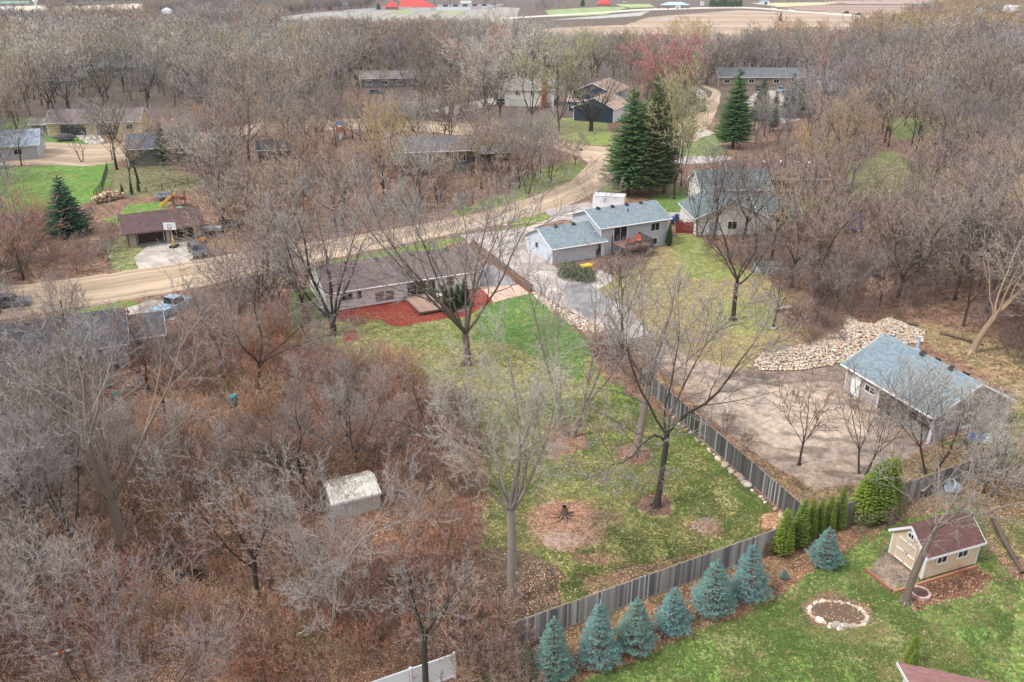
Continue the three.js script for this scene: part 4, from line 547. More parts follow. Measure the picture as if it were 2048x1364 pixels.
{ // round brick planter by the leaning trunk
  const c = G(1839, 1190), o = thing('round_planter', 'round planter ring of pinkish concrete blocks near the shed corner', 'planter', c.x, 0, c.z); for (let k = 0; k < 2; k++) for (let i = 0; i < 18; i++) { const a = (i + k * 0.5) / 18 * 6.283, b = mesh('brick', boxGeo(0.2, 0.13, 0.15), M(...pick([[190, 156, 146], [178, 142, 132], [200, 168, 158]])), o); b.position.set(Math.cos(a) * 0.56, 0.07 + k * 0.135, Math.sin(a) * 0.56); b.rotation.y = -a + Math.PI / 2; } mesh('soil', new THREE.CircleGeometry(0.5, 20).rotateX(-Math.PI / 2).translate(0, 0.2, 0), M(86, 66, 54), o);
}
{ // landscape timbers round the shed
  const tim = (a, b, lab) => { const A = G(...a), B = G(...b), d = B.clone().sub(A), L = d.length(), o = thing('landscape_timber', lab, 'timber', A.x, 0, A.z, Math.atan2(-d.z, d.x)); for (let k = 0; k < 2; k++) for (let x = 0; x < L - 0.1; x += 2.4) mesh('plank', boxGeo(Math.min(2.38, L - x), 0.115, 0.14, x + Math.min(2.38, L - x) / 2, 0.06 + k * 0.12, 0), M(...pick([[168, 112, 88], [156, 102, 80], [176, 122, 96]])), o); };
  tim([1729, 1140], [1784, 1186], 'reddish landscape timber edging the gravel pad at the shed doors'); tim([1787, 1187], [1952, 1136], 'reddish landscape timber along the window side of the tan shed');
}
{ // boulders along the dark fence
  const o = thing('boulder_edging', 'row of pale rounded boulders along the foot of the dark fence', 'boulders'); const d = V(21.45, 0, -48.65).sub(FB).normalize(), nn = V(d.z, 0, -d.x).multiplyScalar(1); if (nn.x > 0) nn.negate(); for (let s = 6; s < 24.5; s += rr(0.3, 0.75)) { const big = s > 14 && s < 19; if (R() < 0.15) continue; const p = FB.clone().addScaledVector(d, s).addScaledVector(nn, rr(0.3, 0.5)); stone(o, p.x, p.z, big ? rr(0.24, 0.38) : rr(0.13, 0.24)); }
}
{ // stone border between the ranch lawn and the drive
  const o = thing('stone_border', 'border of loose pinkish stones between the ranch lawn and the drive', 'stones'), A = G(1072, 588), B = G(1192, 662), P = [A, G(1108, 616), G(1150, 642), B]; let n = 0; const fill = []; for (let i = 0; i < 3; i++) { const d = P[i + 1].clone().sub(P[i]); for (let k = 0; k < 230; k++) { const p = P[i].clone().addScaledVector(d, R()); p.x += rr(-1, 1) * (0.5 + 0.3 * i); p.z += rr(-0.7, 0.7); const r = rr(0.09, 0.2); if (n++ < 290) stone(o, p.x, p.z, r, 0.4); else fill.push([p, r]); } }
  stoneFill(fill, o);
}
function stoneFill(list, parent) { const im = new THREE.InstancedMesh(stoneGeos[2], new THREE.MeshStandardMaterial({ roughness: 0.9 }), list.length), q = new THREE.Object3D(), c = new THREE.Color(); list.forEach(([p, r, y], i) => { q.position.set(p.x, y ?? r * 0.35, p.z); q.scale.set(r * rr(0.8, 1.3), r * rr(0.8, 1.1), r * rr(0.8, 1.2)); q.rotation.set(rr(-0.5, 0.5), rr(0, 6), rr(-0.5, 0.5)); q.updateMatrix(); im.setMatrixAt(i, q.matrix); const s = pick(STONES).color; im.setColorAt(i, c.copy(s).multiplyScalar(rr(0.75, 1.1))); }); im.name = 'stone_fill'; im.userData.kind = 'stuff'; im.castShadow = im.receiveShadow = true; parent.add(im); }
{ // rubble bank
  const o = thing('rubble_bank', 'long heaped bank of pale tan rubble stones behind the blue-grey garage', 'rock pile'), P = poly(1508, 730, 1520, 708, 1570, 700, 1630, 684, 1690, 660, 1684, 640, 1698, 632, 1716, 645, 1745, 650, 1775, 636, 1850, 664, 1846, 686, 1800, 690, 1720, 706, 1685, 728, 1600, 742, 1520, 742), xs = P.map((p) => p[0]), zs = P.map((p) => p[1]), list = [];
  for (let k = 0; k < 16000 && list.length < 7000; k++) { const x = rr(Math.min(...xs), Math.max(...xs)), z = rr(Math.min(...zs), Math.max(...zs)); if (!inside(P, x, z)) continue; const e = Math.min(...[0.5, 1, 1.5].map((r) => [0, 1, 2, 3, 4, 5].every((a) => inside(P, x + Math.cos(a) * r, z + Math.sin(a) * r)) ? 9 : r)); const h = e > 8 ? 0.5 : e * 0.25; list.push([V(x, 0, z), rr(0.06, 0.135) * (R() < 0.08 ? 1.6 : 1), h * rr(0.6, 1) + 0.03]); }
  list.sort((a, b) => b[0].z - a[0].z); list.slice(0, 290).forEach(([p, r, y]) => { stone(o, p.x, p.z, r).position.y = y; }); stoneFill(list.slice(290), o);
  // core so that no light shows between the stones
  const core = new MB(), c = S(120, 104, 90); for (let k = 0; k < 260; k++) { const q = list[Math.floor(R() * list.length)]; core.box(q[0].x - 0.35, 0, q[0].z - 0.35, q[0].x + 0.35, Math.max(0.02, q[2] - 0.1), q[0].z + 0.35, c); } const cm = mesh('rubble_core', core.build(true), VC(), o); cm.userData.kind = 'stuff';
}
{ // stepped timber retaining wall beside the ranch drive
  const A = G(944, 489), B = G(1064, 582), d = B.clone().sub(A), L = d.length(); const o = thing('timber_retaining_wall', 'brown stepped timber retaining wall between ranch and grey house drive', 'retaining wall', A.x, 0, A.z, Math.atan2(-d.z, d.x));
  for (let k = 0; k < 5; k++) for (let x = 0; x < L - 0.1; x += 2.44) { const w = Math.min(2.42, L - x); mesh('plank', boxGeo(w, 0.15, 0.17, x + w / 2 + (k % 2) * 0.3, 0.075 + k * 0.155, 0.55 - k * 0.17), M(...pick([[116, 84, 68], [128, 94, 78], [106, 76, 62], [140, 104, 86]])), o); }
}
{ // white rail fence at the drive entrance
  const A = G(928, 466), B = G(1034, 442), d = B.clone().sub(A), L = d.length(), o = thing('rail_fence', 'white two-rail fence along the edge of the sandy road', 'fence', A.x, 0, A.z, Math.atan2(-d.z, d.x)), n = 3, W = M(238, 238, 236, 0.6); for (let i = 0; i <= n; i++) mesh('post', boxGeo(0.15, 1.25, 0.15, L * i / n, 0.62, 0), W, o); for (let i = 0; i < n; i++) for (const y of [0.45, 0.95]) mesh('rail', boxGeo(L / n - 0.16, 0.16, 0.05, L * (i + 0.5) / n, y, 0), W, o);
  const p = G(1068, 430), pm = thing('mailbox_post', 'white mailbox post on the grass island by the road', 'mailbox', p.x, 0, p.z); mesh('post', boxGeo(0.16, 1.7, 0.16, 0, 0.85, 0), W, pm); mesh('arm', boxGeo(1.0, 0.12, 0.12, -0.2, 1.55, 0), W, pm); mesh('mailbox', boxGeo(0.5, 0.24, 0.2, -0.3, 1.74, 0), W, pm);
  const e = thing('stone_edging', 'low stone edging round the grass island at the drive mouth', 'edging'); const P = [G(1006, 452), G(1050, 448), G(1090, 446), G(1106, 436)]; for (let i = 0; i < 3; i++) { const dd = P[i + 1].clone().sub(P[i]), m = Math.round(dd.length() / 0.45); for (let k = 0; k < m; k++) { const q = P[i].clone().addScaledVector(dd, k / m); stone(e, q.x, q.z, rr(0.18, 0.28), 0.5); } }
}
function postRail(name, label, cat, P, h, step, pm, rails, gap = 0, infill = 0) { const o = thing(name, label, cat); for (let i = 0; i < P.length - 1; i++) { const d = P[i + 1].clone().sub(P[i]), L = d.length(), n = Math.max(1, Math.round(L / step)), a = Math.atan2(-d.z, d.x); for (let k = 0; k <= n; k++) { const q = mesh('post', boxGeo(0.1, h, 0.1, 0, h / 2, 0), pm, o); q.position.copy(P[i]).addScaledVector(d, k / n); } for (const y of rails) { const q = mesh('rail', boxGeo(L, 0.06, 0.05, 0, y, 0), pm, o); q.position.copy(P[i]).addScaledVector(d, 0.5); q.rotation.y = a; } if (infill) { const b = new MB(); for (let x = 0; x < L; x += infill) b.box(-L / 2 + x, 0.1, -0.01, -L / 2 + x + 0.03, h - 0.1, 0.01, pm.color); const q = mesh('mesh_infill', b.build(), pm, o); q.position.copy(P[i]).addScaledVector(d, 0.5); q.rotation.y = a; q.userData.kind = 'stuff'; } } return o; }
postRail('paddock_fence', 'black metal fence round the garden of the navy house', 'fence', [G(1062, 226), G(1108, 212), G(1118, 200)], 1.6, 2.4, M(46, 44, 44), [0.3, 1.5], 0, 0.3);
postRail('chain_fence', 'dark chain fence along the green lawn by the wood pile', 'fence', [G(216, 340), G(205, 380), G(190, 400)], 1.6, 2.6, M(70, 74, 72), [0.1, 1.5], 0, 0.35);
postRail('wire_fence', 'low dark fence behind the trampoline with young evergreens', 'fence', [G(262, 392), G(325, 380), G(400, 362)], 1.2, 2.6, M(84, 80, 78), [0.2, 1.1], 0, 0.4);
postRail('enclosure_fence', 'thin wire fence round the yard below the red stairs', 'fence', [G(700, 366), G(740, 372), G(800, 362), G(860, 348)], 1.4, 2.6, M(110, 104, 98), [0.2, 1.3]);
{ const p = G(1372, 466), o = thing('red_gate', 'dark red board gate beside the grey house', 'gate', p.x, 0, p.z, 0.05); for (let i = -8; i < 9; i++) mesh('board', boxGeo(0.17, 1.7, 0.03, i * 0.18, 0.9, 0), M(...pick([[138, 52, 42], [126, 46, 38], [148, 60, 48]])), o); for (const x of [-1.6, 0, 1.6]) mesh('post', boxGeo(0.12, 1.9, 0.12, x, 0.95, -0.08), M(120, 46, 38), o); for (const y of [0.3, 1.5]) mesh('rail', boxGeo(3.2, 0.1, 0.05, 0, y, -0.04), M(116, 44, 36), o); }
// ---------------------------------------------------------------- vehicles
function car(label, category, name, x, z, turn, L, W, H, col, hood = 0.28, bed = 0) {
  const o = thing(name, label, category, x, 0, z, turn), m = new THREE.MeshPhysicalMaterial({ color: S(...col), roughness: 0.35, clearcoat: 0.6 }), belt = H * 0.56, r = 0.34;
  const prof = (pts, w, bev) => { const s = new THREE.Shape(); pts.forEach(([a, b], i) => (i ? s.lineTo(a, b) : s.moveTo(a, b))); return new THREE.ExtrudeGeometry(s, { depth: w - 2 * bev, bevelSize: bev, bevelThickness: bev, bevelSegments: 2, steps: 1 }).translate(0, 0, -w / 2 + bev); };
  mesh('body', prof([[-L / 2, 0.3], [L / 2, 0.3], [L / 2, belt * 0.85], [L / 2 - L * hood, belt], [-L / 2 + (bed ? 0.05 : 0.1), belt], [-L / 2, belt * 0.9]], W, 0.08), m, o);
  const c0 = L / 2 - L * hood, c1 = bed ? -L / 2 + bed : -L / 2 + 0.15; mesh('roof', prof([[c0 - 0.55, H - 0.06], [c1 + 0.2, H - 0.06], [c1 + 0.22, H], [c0 - 0.62, H]], W * 0.8, 0.03), m, o);
  mesh('windows', prof([[c0 - 0.05, belt], [c1, belt], [c1 + 0.2, H - 0.05], [c0 - 0.6, H - 0.05]], W * 0.84, 0.04), GLASS, o).name = 'glasshouse';
  for (const a of [-1, 1]) for (const b of [-1, 1]) { const w = mesh('wheel', new THREE.CylinderGeometry(r, r, 0.22, 18).rotateX(Math.PI / 2), M(26, 26, 28, 0.8), o); w.position.set(a * L * 0.31, r, b * (W / 2 - 0.08)); mesh('rim', new THREE.CylinderGeometry(r * 0.6, r * 0.6, 0.03, 14).rotateX(Math.PI / 2).translate(0, 0, b * 0.11), M(160, 162, 166, 0.4), w); }
  for (const b of [-1, 1]) { mesh('headlight', boxGeo(0.06, 0.14, 0.36, L / 2 + 0.06, belt * 0.72, b * W * 0.34), M(220, 224, 228, 0.2), o); mesh('tail_light', boxGeo(0.06, 0.2, 0.16, -L / 2 - 0.06, belt * 0.75, b * W * 0.4), M(150, 24, 22, 0.3), o); }
  return o;
}
const carAt = (px, py, ...a) => { const p = G(px, py); return car(a[0], a[1], a[2], p.x, p.z, ...a.slice(3)); };
carAt(1403, 222, 'dark grey sport utility car driving on the far sandy road', 'car', 'parked_car', 1.1, 4.7, 1.9, 1.75, [66, 74, 80], 0.26);
carAt(1008, 207, 'silver-green car parked before the white house', 'car', 'parked_car', 0.1, 4.8, 1.85, 1.5, [120, 132, 132], 0.28);
carAt(1066, 204, 'white car partly hidden by a trunk at the white house', 'car', 'parked_car', 0.2, 4.6, 1.85, 1.5, [214, 216, 218], 0.28);
carAt(1516, 180, 'dark car in front of the garage at the road end', 'car', 'parked_car', 1.4, 4.6, 1.85, 1.5, [50, 52, 58], 0.28);
carAt(1560, 184, 'pale blue pickup beside the house at the road end', 'pickup', 'pickup_truck', 1.2, 5.6, 2, 1.9, [150, 172, 200], 0.26, 2.2);
carAt(396, 508, 'dark grey car on the apron of the brown-roofed garage', 'car', 'parked_car', -1.0, 4.6, 1.85, 1.5, [70, 74, 80], 0.28);
carAt(752, 188, 'blue-grey car near the slate-blue house', 'car', 'parked_car', 0.2, 4.5, 1.8, 1.5, [76, 88, 104], 0.28);
carAt(20, 612, 'blue-grey sedan parked on the sandy road under branches', 'car', 'parked_car', 0.35, 4.7, 1.85, 1.45, [96, 108, 122], 0.28);
carAt(348, 622, 'pale blue pickup beside the dark-roofed garage', 'pickup', 'pickup_truck', 1.2, 5.4, 2, 1.85, [156, 186, 206], 0.26, 2.1);
carAt(-8, 336, 'white car at the pale-roofed house by the lane', 'car', 'parked_car', 0.1, 4.7, 1.85, 1.5, [224, 226, 228], 0.28);
carAt(465, 455, 'black car half hidden in brush past the brown-roofed garage', 'car', 'parked_car', 0.3, 4.5, 1.85, 1.5, [36, 38, 46], 0.28);
{ const p = G(1217, 431), o = thing('box_trailer', 'white enclosed box trailer parked in front of the grey house', 'trailer', p.x, 0, p.z, -0.25), W = M(238, 239, 242, 0.45), L = 5.2, B = 2.4, H = 2.9; mesh('body', join(boxGeo(L, H, B, 0, 0.65 + H / 2, 0)), W, o); mesh('roof_edge', join(boxGeo(L + 0.06, 0.09, 0.07, 0, 0.65 + H, B / 2), boxGeo(L + 0.06, 0.09, 0.07, 0, 0.65 + H, -B / 2), boxGeo(0.07, 0.09, B - 0.08, L / 2, 0.65 + H, 0), boxGeo(0.07, 0.09, B - 0.08, -L / 2, 0.65 + H, 0)), M(206, 208, 212, 0.4), o); for (let x = -L / 2 + 0.6; x < L / 2; x += 0.65) mesh('side_rib', boxGeo(0.04, H - 0.1, 0.02, x, 0.65 + H / 2, B / 2 + 0.01), M(222, 224, 228, 0.5), o); for (const a of [-0.4, 0.4]) for (const b of [-1, 1]) mesh('wheel', new THREE.CylinderGeometry(0.33, 0.33, 0.2, 16).rotateX(Math.PI / 2).translate(a, 0.33, b * (B / 2 - 0.15)), M(30, 30, 30), o); mesh('tongue', boxGeo(1.2, 0.1, 0.1, L / 2 + 0.6, 0.5, 0), M(60, 60, 62), o); mesh('door', boxGeo(0.03, H - 0.3, B - 0.3, -L / 2 - 0.02, 0.65 + H / 2, 0), M(230, 232, 234, 0.5), o); }
// ---------------------------------------------------------------- yard things
function bin(label, px, py, col, s = 1) { const p = G(px, py), o = thing('wheeled_bin', label, 'bin', p.x, 0, p.z, rr(-0.3, 0.3)); const g = new THREE.CylinderGeometry(0.42 * s, 0.33 * s, 1.0 * s, 4, 1).rotateY(Math.PI / 4).translate(0, 0.56 * s, 0); mesh('body', g, M(...col, 0.5), o); mesh('lid', boxGeo(0.64 * s, 0.08, 0.68 * s, 0, 1.1 * s, 0), M(...col.map((v) => v * 1.15), 0.5), o); for (const x of [-1, 1]) mesh('wheel', new THREE.CylinderGeometry(0.12, 0.12, 0.05, 12).rotateZ(Math.PI / 2).translate(x * 0.3 * s, 0.12, -0.26 * s), BLACK, o); mesh('handle', boxGeo(0.5 * s, 0.05, 0.06, 0, 1.02 * s, -0.36 * s), M(30, 34, 40), o); return o; }
bin('blue wheeled bin nearer the wall of the grey house', 1344, 449, [34, 62, 116], 1.15); bin('blue wheeled bin close to the red gate', 1353, 444, [44, 78, 138], 1.15);
function capped(label, px, py, capCol, bodyCol, name = 'capped_post') { const p = G(px, py), o = thing(name, label, 'yard ornament', p.x, 0, p.z); mesh('body', new THREE.LatheGeometry([[0, 0], [0.3, 0], [0.34, 0.3], [0.26, 0.8], [0.3, 1.3], [0.2, 1.5]].map(([a, b]) => new THREE.Vector2(a, b)), 14), M(...bodyCol), o); mesh('cap', new THREE.SphereGeometry(0.42, 16, 8).scale(1, 0.55, 1).translate(0, 1.6, 0), M(...capCol, 0.6), o); return o; }
capped('dark post with yellow cap at the corner of the ranch house', 955, 572, [214, 172, 60], [70, 54, 48]); capped('dark red post with yellow cap beside the far road', 1409, 205, [216, 172, 60], [96, 50, 44]);
{ const p = G(1172, 545), o = thing('covered_grill', 'grill cart under a bright yellow cover at the grey house patio', 'grill', p.x, 0, p.z, 0.5); mesh('cart', boxGeo(1.2, 0.8, 0.7, 0, 0.45, 0), M(66, 54, 50), o); mesh('cover', new THREE.BoxGeometry(1.5, 0.26, 0.95, 4, 1, 3).translate(0, 1.0, 0), M(232, 184, 30, 0.6), o); mesh('side_shelf', boxGeo(0.4, 0.05, 0.6, -0.9, 0.78, 0), M(80, 70, 66), o); }
{ const p = G(1567, 622), o = thing('log_bench', 'rough grey wooden bench on the lawn edge by the fire ring', 'bench', p.x, 0, p.z, 0.18); for (const z of [-0.22, 0, 0.22]) mesh('plank', boxGeo(2.2, 0.08, 0.2, 0, 0.5, z), M(...pick([[182, 172, 160], [166, 154, 142]])), o); for (const x of [-0.85, 0.85]) mesh('leg', new THREE.CylinderGeometry(0.2, 0.24, 0.46, 10).translate(x, 0.23, 0), M(110, 94, 82), o); }
{ const c = G(1592, 634), o = thing('fire_ring', 'small ring of dark stones in the leaf litter by the bench', 'fire ring', c.x, 0, c.z); for (let i = 0; i < 16; i++) { const a = i / 16 * 6.28; stone(o, Math.cos(a) * 0.9, Math.sin(a) * 0.9, rr(0.16, 0.24), 0.3, M(...pick([[120, 108, 100], [140, 128, 118], [100, 90, 84]]))); } }
{ const c = G(1545, 658), o = thing('stone_slab', 'flat grey stones at the foot of the small lawn tree', 'stones', c.x, 0, c.z); for (let i = 0; i < 5; i++) stone(o, rr(-0.5, 0.5), rr(-0.3, 0.3), rr(0.2, 0.32), 0.3, M(150, 144, 138)); }
{ const A = G(1886, 880), B = G(1998, 852), d = B.clone().sub(A), mk = (label, x0, len, z, c1, yy) => { const p = A.clone().addScaledVector(d.clone().normalize(), x0), o = thing('ladder', label, 'ladder', p.x, 0.0, p.z + z, Math.atan2(-d.z, d.x)); for (const y of [0.12, 0.52]) mesh('side_rail', boxGeo(len, 0.08, 0.04, len / 2, y + yy, 0), M(...c1, 0.5), o); for (let x = 0.2; x < len; x += 0.3) mesh('rung', boxGeo(0.04, 0.36, 0.04, x, 0.32 + yy, 0), M(206, 196, 180, 0.4), o); };
  mk('orange ladder lying on edge at the garage gable', 0, 4.2, 0.1, [214, 110, 70], 0); mk('yellow-railed ladder leaning behind the orange ladder', 0.3, 3.4, 0.5, [220, 176, 80], 0.02); mk('rust-red ladder further along the garage gable wall', 3.5, 3.9, -0.1, [176, 84, 60], 0.03); }
{ const p = G(1950, 876), o = thing('blue_tarp', 'crumpled bright blue tarpaulin by the ladders', 'tarp', p.x, 0, p.z); const g = new THREE.SphereGeometry(0.8, 18, 12, 0, 6.3, 0, 1.6), q = g.attributes.position; for (let i = 0; i < q.count; i++) { const n = 0.65 + 0.6 * vnoise(q.getX(i) * 4 + 9, q.getZ(i) * 4 + q.getY(i) * 3); q.setXYZ(i, q.getX(i) * n, q.getY(i) * n * 0.8, q.getZ(i) * n * 1.1); } g.computeVertexNormals(); mesh('sheet', g, M(40, 112, 190, 0.5), o); mesh('rope', new THREE.TorusGeometry(0.6, 0.02, 5, 20).rotateX(1.5).translate(0, 0.1, 0), M(200, 196, 186), o); }
{ const p = G(1985, 878), o = thing('upturned_boat', 'small grey boat hull lying upturned under the garage gable', 'boat', p.x, 0, p.z, 0.3); const g = new THREE.SphereGeometry(1, 24, 10, 0, 6.3, 0, 1.57).scale(1.8, 0.5, 0.6); mesh('hull', g, M(178, 184, 182, 0.5), o); mesh('keel', boxGeo(3.2, 0.06, 0.06, 0, 0.5, 0), M(150, 154, 152), o); mesh('gunwale', new THREE.TorusGeometry(1, 0.04, 6, 28).rotateX(Math.PI / 2).scale(1.8, 1, 0.6).translate(0, 0.04, 0), M(206, 208, 206), o); }
{ const p = G(1684, 733), o = thing('green_bucket', 'green plastic tub at the corner of the garage', 'tub', p.x, 0, p.z); mesh('tub', new THREE.CylinderGeometry(0.32, 0.26, 0.5, 16).translate(0, 0.25, 0), M(110, 176, 120, 0.5), o); mesh('rim', new THREE.TorusGeometry(0.32, 0.03, 6, 18).rotateX(1.57).translate(0, 0.5, 0), M(130, 190, 136, 0.5), o); }
{ const p = G(347, 495), o = thing('basketball_hoop', 'portable basketball hoop on the concrete apron', 'basketball hoop', p.x, 0, p.z); mesh('base', boxGeo(1.0, 0.25, 1.4, 0, 0.13, -0.3), M(40, 40, 44), o); const b = new MB(); b.tube([V(0, 0.2, -0.5), V(0, 2.9, 0)], [0.09, 0.07], 8, S(200, 190, 170)); mesh('pole', b.build(), VC(0.5), o); mesh('backboard', boxGeo(1.8, 1.1, 0.06, 0, 3.3, 0.1), M(226, 230, 234, 0.3), o); mesh('target_square', join(boxGeo(0.6, 0.05, 0.02, 0, 3.5, 0.145), boxGeo(0.6, 0.05, 0.02, 0, 3.05, 0.145), boxGeo(0.05, 0.4, 0.02, -0.28, 3.27, 0.145), boxGeo(0.05, 0.4, 0.02, 0.28, 3.27, 0.145)), M(50, 50, 54), o); mesh('hoop_rim', new THREE.TorusGeometry(0.24, 0.025, 6, 18).rotateX(1.57).translate(0, 3.0, 0.4), M(210, 90, 40), o); mesh('pole_pad', boxGeo(0.24, 1.3, 0.24, 0, 0.9, -0.2), M(206, 176, 60), o); }
{ const p = G(404, 486), o = thing('ride_on_mower', 'orange riding mower against the brown-roofed garage', 'mower', p.x, 0, p.z, 0.4); mesh('body', boxGeo(1.4, 0.5, 0.7, 0, 0.55, 0), M(220, 140, 40, 0.4), o); mesh('seat', boxGeo(0.4, 0.5, 0.5, -0.4, 1.0, 0), M(40, 40, 40), o); for (const x of [-0.5, 0.5]) for (const z of [-0.4, 0.4]) mesh('wheel', new THREE.CylinderGeometry(0.25, 0.25, 0.2, 14).rotateX(1.57).translate(x, 0.25, z), M(30, 30, 30), o); }
{ const p = G(426, 466), o = thing('utility_trailer', 'pale grey utility trailer under the trees by the brown garage', 'trailer', p.x, 0, p.z, 0.2); mesh('bed', boxGeo(2.8, 0.5, 1.5, 0, 0.75, 0), M(166, 172, 178, 0.5), o); mesh('tongue', boxGeo(1.2, 0.1, 0.1, 2, 0.55, 0), M(80, 82, 86), o); for (const z of [-0.8, 0.8]) mesh('wheel', new THREE.CylinderGeometry(0.32, 0.32, 0.2, 14).rotateX(1.57).translate(0, 0.32, z), M(30, 30, 30), o); }
{ const p = G(333, 399), o = thing('trampoline', 'round trampoline with dark mat behind the play slide', 'trampoline', p.x, 0, p.z); mesh('mat', new THREE.CylinderGeometry(1.7, 1.7, 0.03, 26).translate(0, 0.85, 0), M(70, 80, 88, 0.7), o); mesh('edge_pad', new THREE.TorusGeometry(1.75, 0.14, 6, 30).rotateX(1.57).translate(0, 0.87, 0), M(120, 134, 144), o); for (let i = 0; i < 6; i++) mesh('leg', boxGeo(0.06, 0.85, 0.06, Math.cos(i * 1.05) * 1.7, 0.42, Math.sin(i * 1.05) * 1.7), M(120, 122, 124), o); }
function slide(label, px, py, turn, col, name, L = 3.4) { const p = G(px, py), o = thing(name, label, 'slide', p.x, 0, p.z, turn); const b = new MB(), c = S(...col); const pts = Array.from({ length: 9 }, (_, i) => { const t = i / 8; return [L * (t - 0.5), 0.25 + 1.9 * Math.pow(1 - t, 1.1)]; }); for (let i = 0; i < 8; i++) { const [x0, y0] = pts[i], [x1, y1] = pts[i + 1]; b.quad(V(x0, y0, 0.3), V(x1, y1, 0.3), V(x1, y1, -0.3), V(x0, y0, -0.3), c); for (const z of [-0.3, 0.3]) { b.bar(V(x0, y0 + 0.1, z), V(x1, y1 + 0.1, z), 0.06, 0.24, c); } } mesh('chute', b.build(true), VC(0.45), o); mesh('ladder', join(boxGeo(0.06, 2.1, 0.06, -L / 2 - 0.1, 1.05, -0.3), boxGeo(0.06, 2.1, 0.06, -L / 2 - 0.1, 1.05, 0.3), ...[0.4, 0.8, 1.2, 1.6].map((y) => boxGeo(0.05, 0.05, 0.55, -L / 2 - 0.1, y, 0))), M(130, 90, 60), o); }
slide('yellow play slide on the grass beside the trampoline', 338, 412, -2.5, [232, 188, 40], 'play_slide', 2.8);
{ const p = G(1392, 392), o = thing('kayak', 'bright yellow kayak leaning near the swing frame', 'kayak', p.x, 0, p.z, 2.2); const g = new THREE.SphereGeometry(1, 26, 12).scale(2.1, 0.3, 0.42), hull = mesh('hull', g, M(240, 196, 30, 0.35), o); hull.position.y = 1.4; hull.rotation.z = 0.6; mesh('cockpit', new THREE.TorusGeometry(0.3, 0.05, 6, 18).rotateX(1.57).scale(1.5, 1, 1).translate(0, 0.28, 0), M(40, 40, 42), hull); for (const x of [-0.8, 0.9]) mesh('rack_leg', boxGeo(0.08, 1.4 + x * 0.5, 0.08, x, (1.4 + x * 0.5) / 2, 0), M(120, 100, 84), o); }
{ const p = G(360, 412), o = thing('play_set', 'weathered wooden play frame beside the trampoline', 'play frame', p.x, 0, p.z, 0.3), m = M(130, 72, 50); for (const [x, z] of [[-1, -1], [1, -1], [-1, 1], [1, 1]]) mesh('post', boxGeo(0.12, 2.6, 0.12, x, 1.3, z), m, o); mesh('platform', boxGeo(2.1, 0.1, 2.1, 0, 1.3, 0), m, o); for (let i = 0; i < 6; i++) mesh('board', boxGeo(0.3, 0.5, 0.04, -0.85 + i * 0.34, 1.65, 1.02), m, o); const q = G(362, 421), t = thing('turtle_sandbox', 'round teal lidded sandbox beside the brown garage roof', 'sandbox', q.x, 0, q.z); mesh('lid', new THREE.SphereGeometry(0.8, 18, 8, 0, 6.3, 0, 1.57).scale(1, 0.55, 0.8).translate(0, 0.3, 0), M(60, 168, 140, 0.5), t); mesh('base', new THREE.CylinderGeometry(0.8, 0.75, 0.3, 18).scale(1, 1, 0.8).translate(0, 0.15, 0), M(50, 146, 122, 0.5), t); }
{ const p = G(1352, 388), o = thing('swing_frame', 'grey wooden A-frame swing on the lawn behind the grey house', 'swing', p.x, 0, p.z, 0.3); const b = new MB(), c = S(150, 138, 128); for (const x of [-1.5, 1.5]) { const leg = new MB(); leg.bar(V(x, 0, -1), V(x, 2.6, 0), 0.11, 0.11, c); leg.bar(V(x, 0, 1), V(x, 2.6, 0), 0.11, 0.11, c); leg.bar(V(x, 0.9, -0.66), V(x, 0.9, 0.66), 0.08, 0.08, c); mesh('a_frame', leg.build(true), VC(), o); } mesh('beam', boxGeo(3.4, 0.14, 0.12, 0, 2.65, 0), M(150, 138, 128), o); for (const x of [-0.5, 0.5]) { for (const q of [-0.2, 0.2]) mesh('chain', boxGeo(0.02, 2.0, 0.02, x + q, 1.6, 0), M(120, 120, 120), o); mesh('seat', boxGeo(0.44, 0.04, 0.2, x, 0.6, 0), M(60, 60, 60), o); } }
{ const A = G(188, 408), B = G(250, 395), d = B.clone().sub(A), L = d.length(), o = thing('firewood_stack', 'long stack of split firewood by the chain fence', 'wood pile', A.x, 0, A.z, Math.atan2(-d.z, d.x)), g = [0.14, 0.11, 0.17].map((r) => new THREE.CylinderGeometry(r, r, 0.5, 6).rotateX(1.57)); for (let k = 0; k < 280; k++) { const m = mesh('log', pick(g), M(...pick([[214, 190, 160], [196, 168, 136], [170, 146, 122], [226, 206, 180], [130, 108, 92]])), o), x = R() * L, h = 1.5 * Math.sin(Math.PI * clamp(x / L * 0.9 + 0.05)) ** 0.4; m.position.set(x, 0.12 + R() * h, rr(-0.4, 0.5)); m.rotation.y = rr(-0.3, 0.3); } mesh('stack_core', boxGeo(L * 0.9, 0.9, 0.5, L / 2, 0.45, -0.1), M(96, 78, 66), o); }
{ const p = G(1703, 462), o = thing('tarp_tent', 'small blue tarp shelter among the bare trees', 'tarp shelter', p.x, 0, p.z, 0.2); const g = new THREE.CylinderGeometry(1.4, 1.7, 2.1, 5, 3).translate(0, 1.5, 0), q = g.attributes.position; for (let i = 0; i < q.count; i++) q.setX(i, q.getX(i) * (0.9 + 0.2 * vnoise(q.getY(i) * 3, q.getZ(i) * 3))); g.computeVertexNormals(); mesh('tarp', g, M(52, 92, 190, 0.5), o); for (const a of [0, 2, 4]) mesh('pole', new THREE.CylinderGeometry(0.05, 0.05, 2.6, 6).translate(Math.cos(a) * 1.3, 1.3, Math.sin(a) * 1.3), M(120, 112, 100), o); mesh('stacked_wood', boxGeo(1.2, 0.6, 0.8, 0, 0.3, 0.8), M(150, 112, 70), o); }
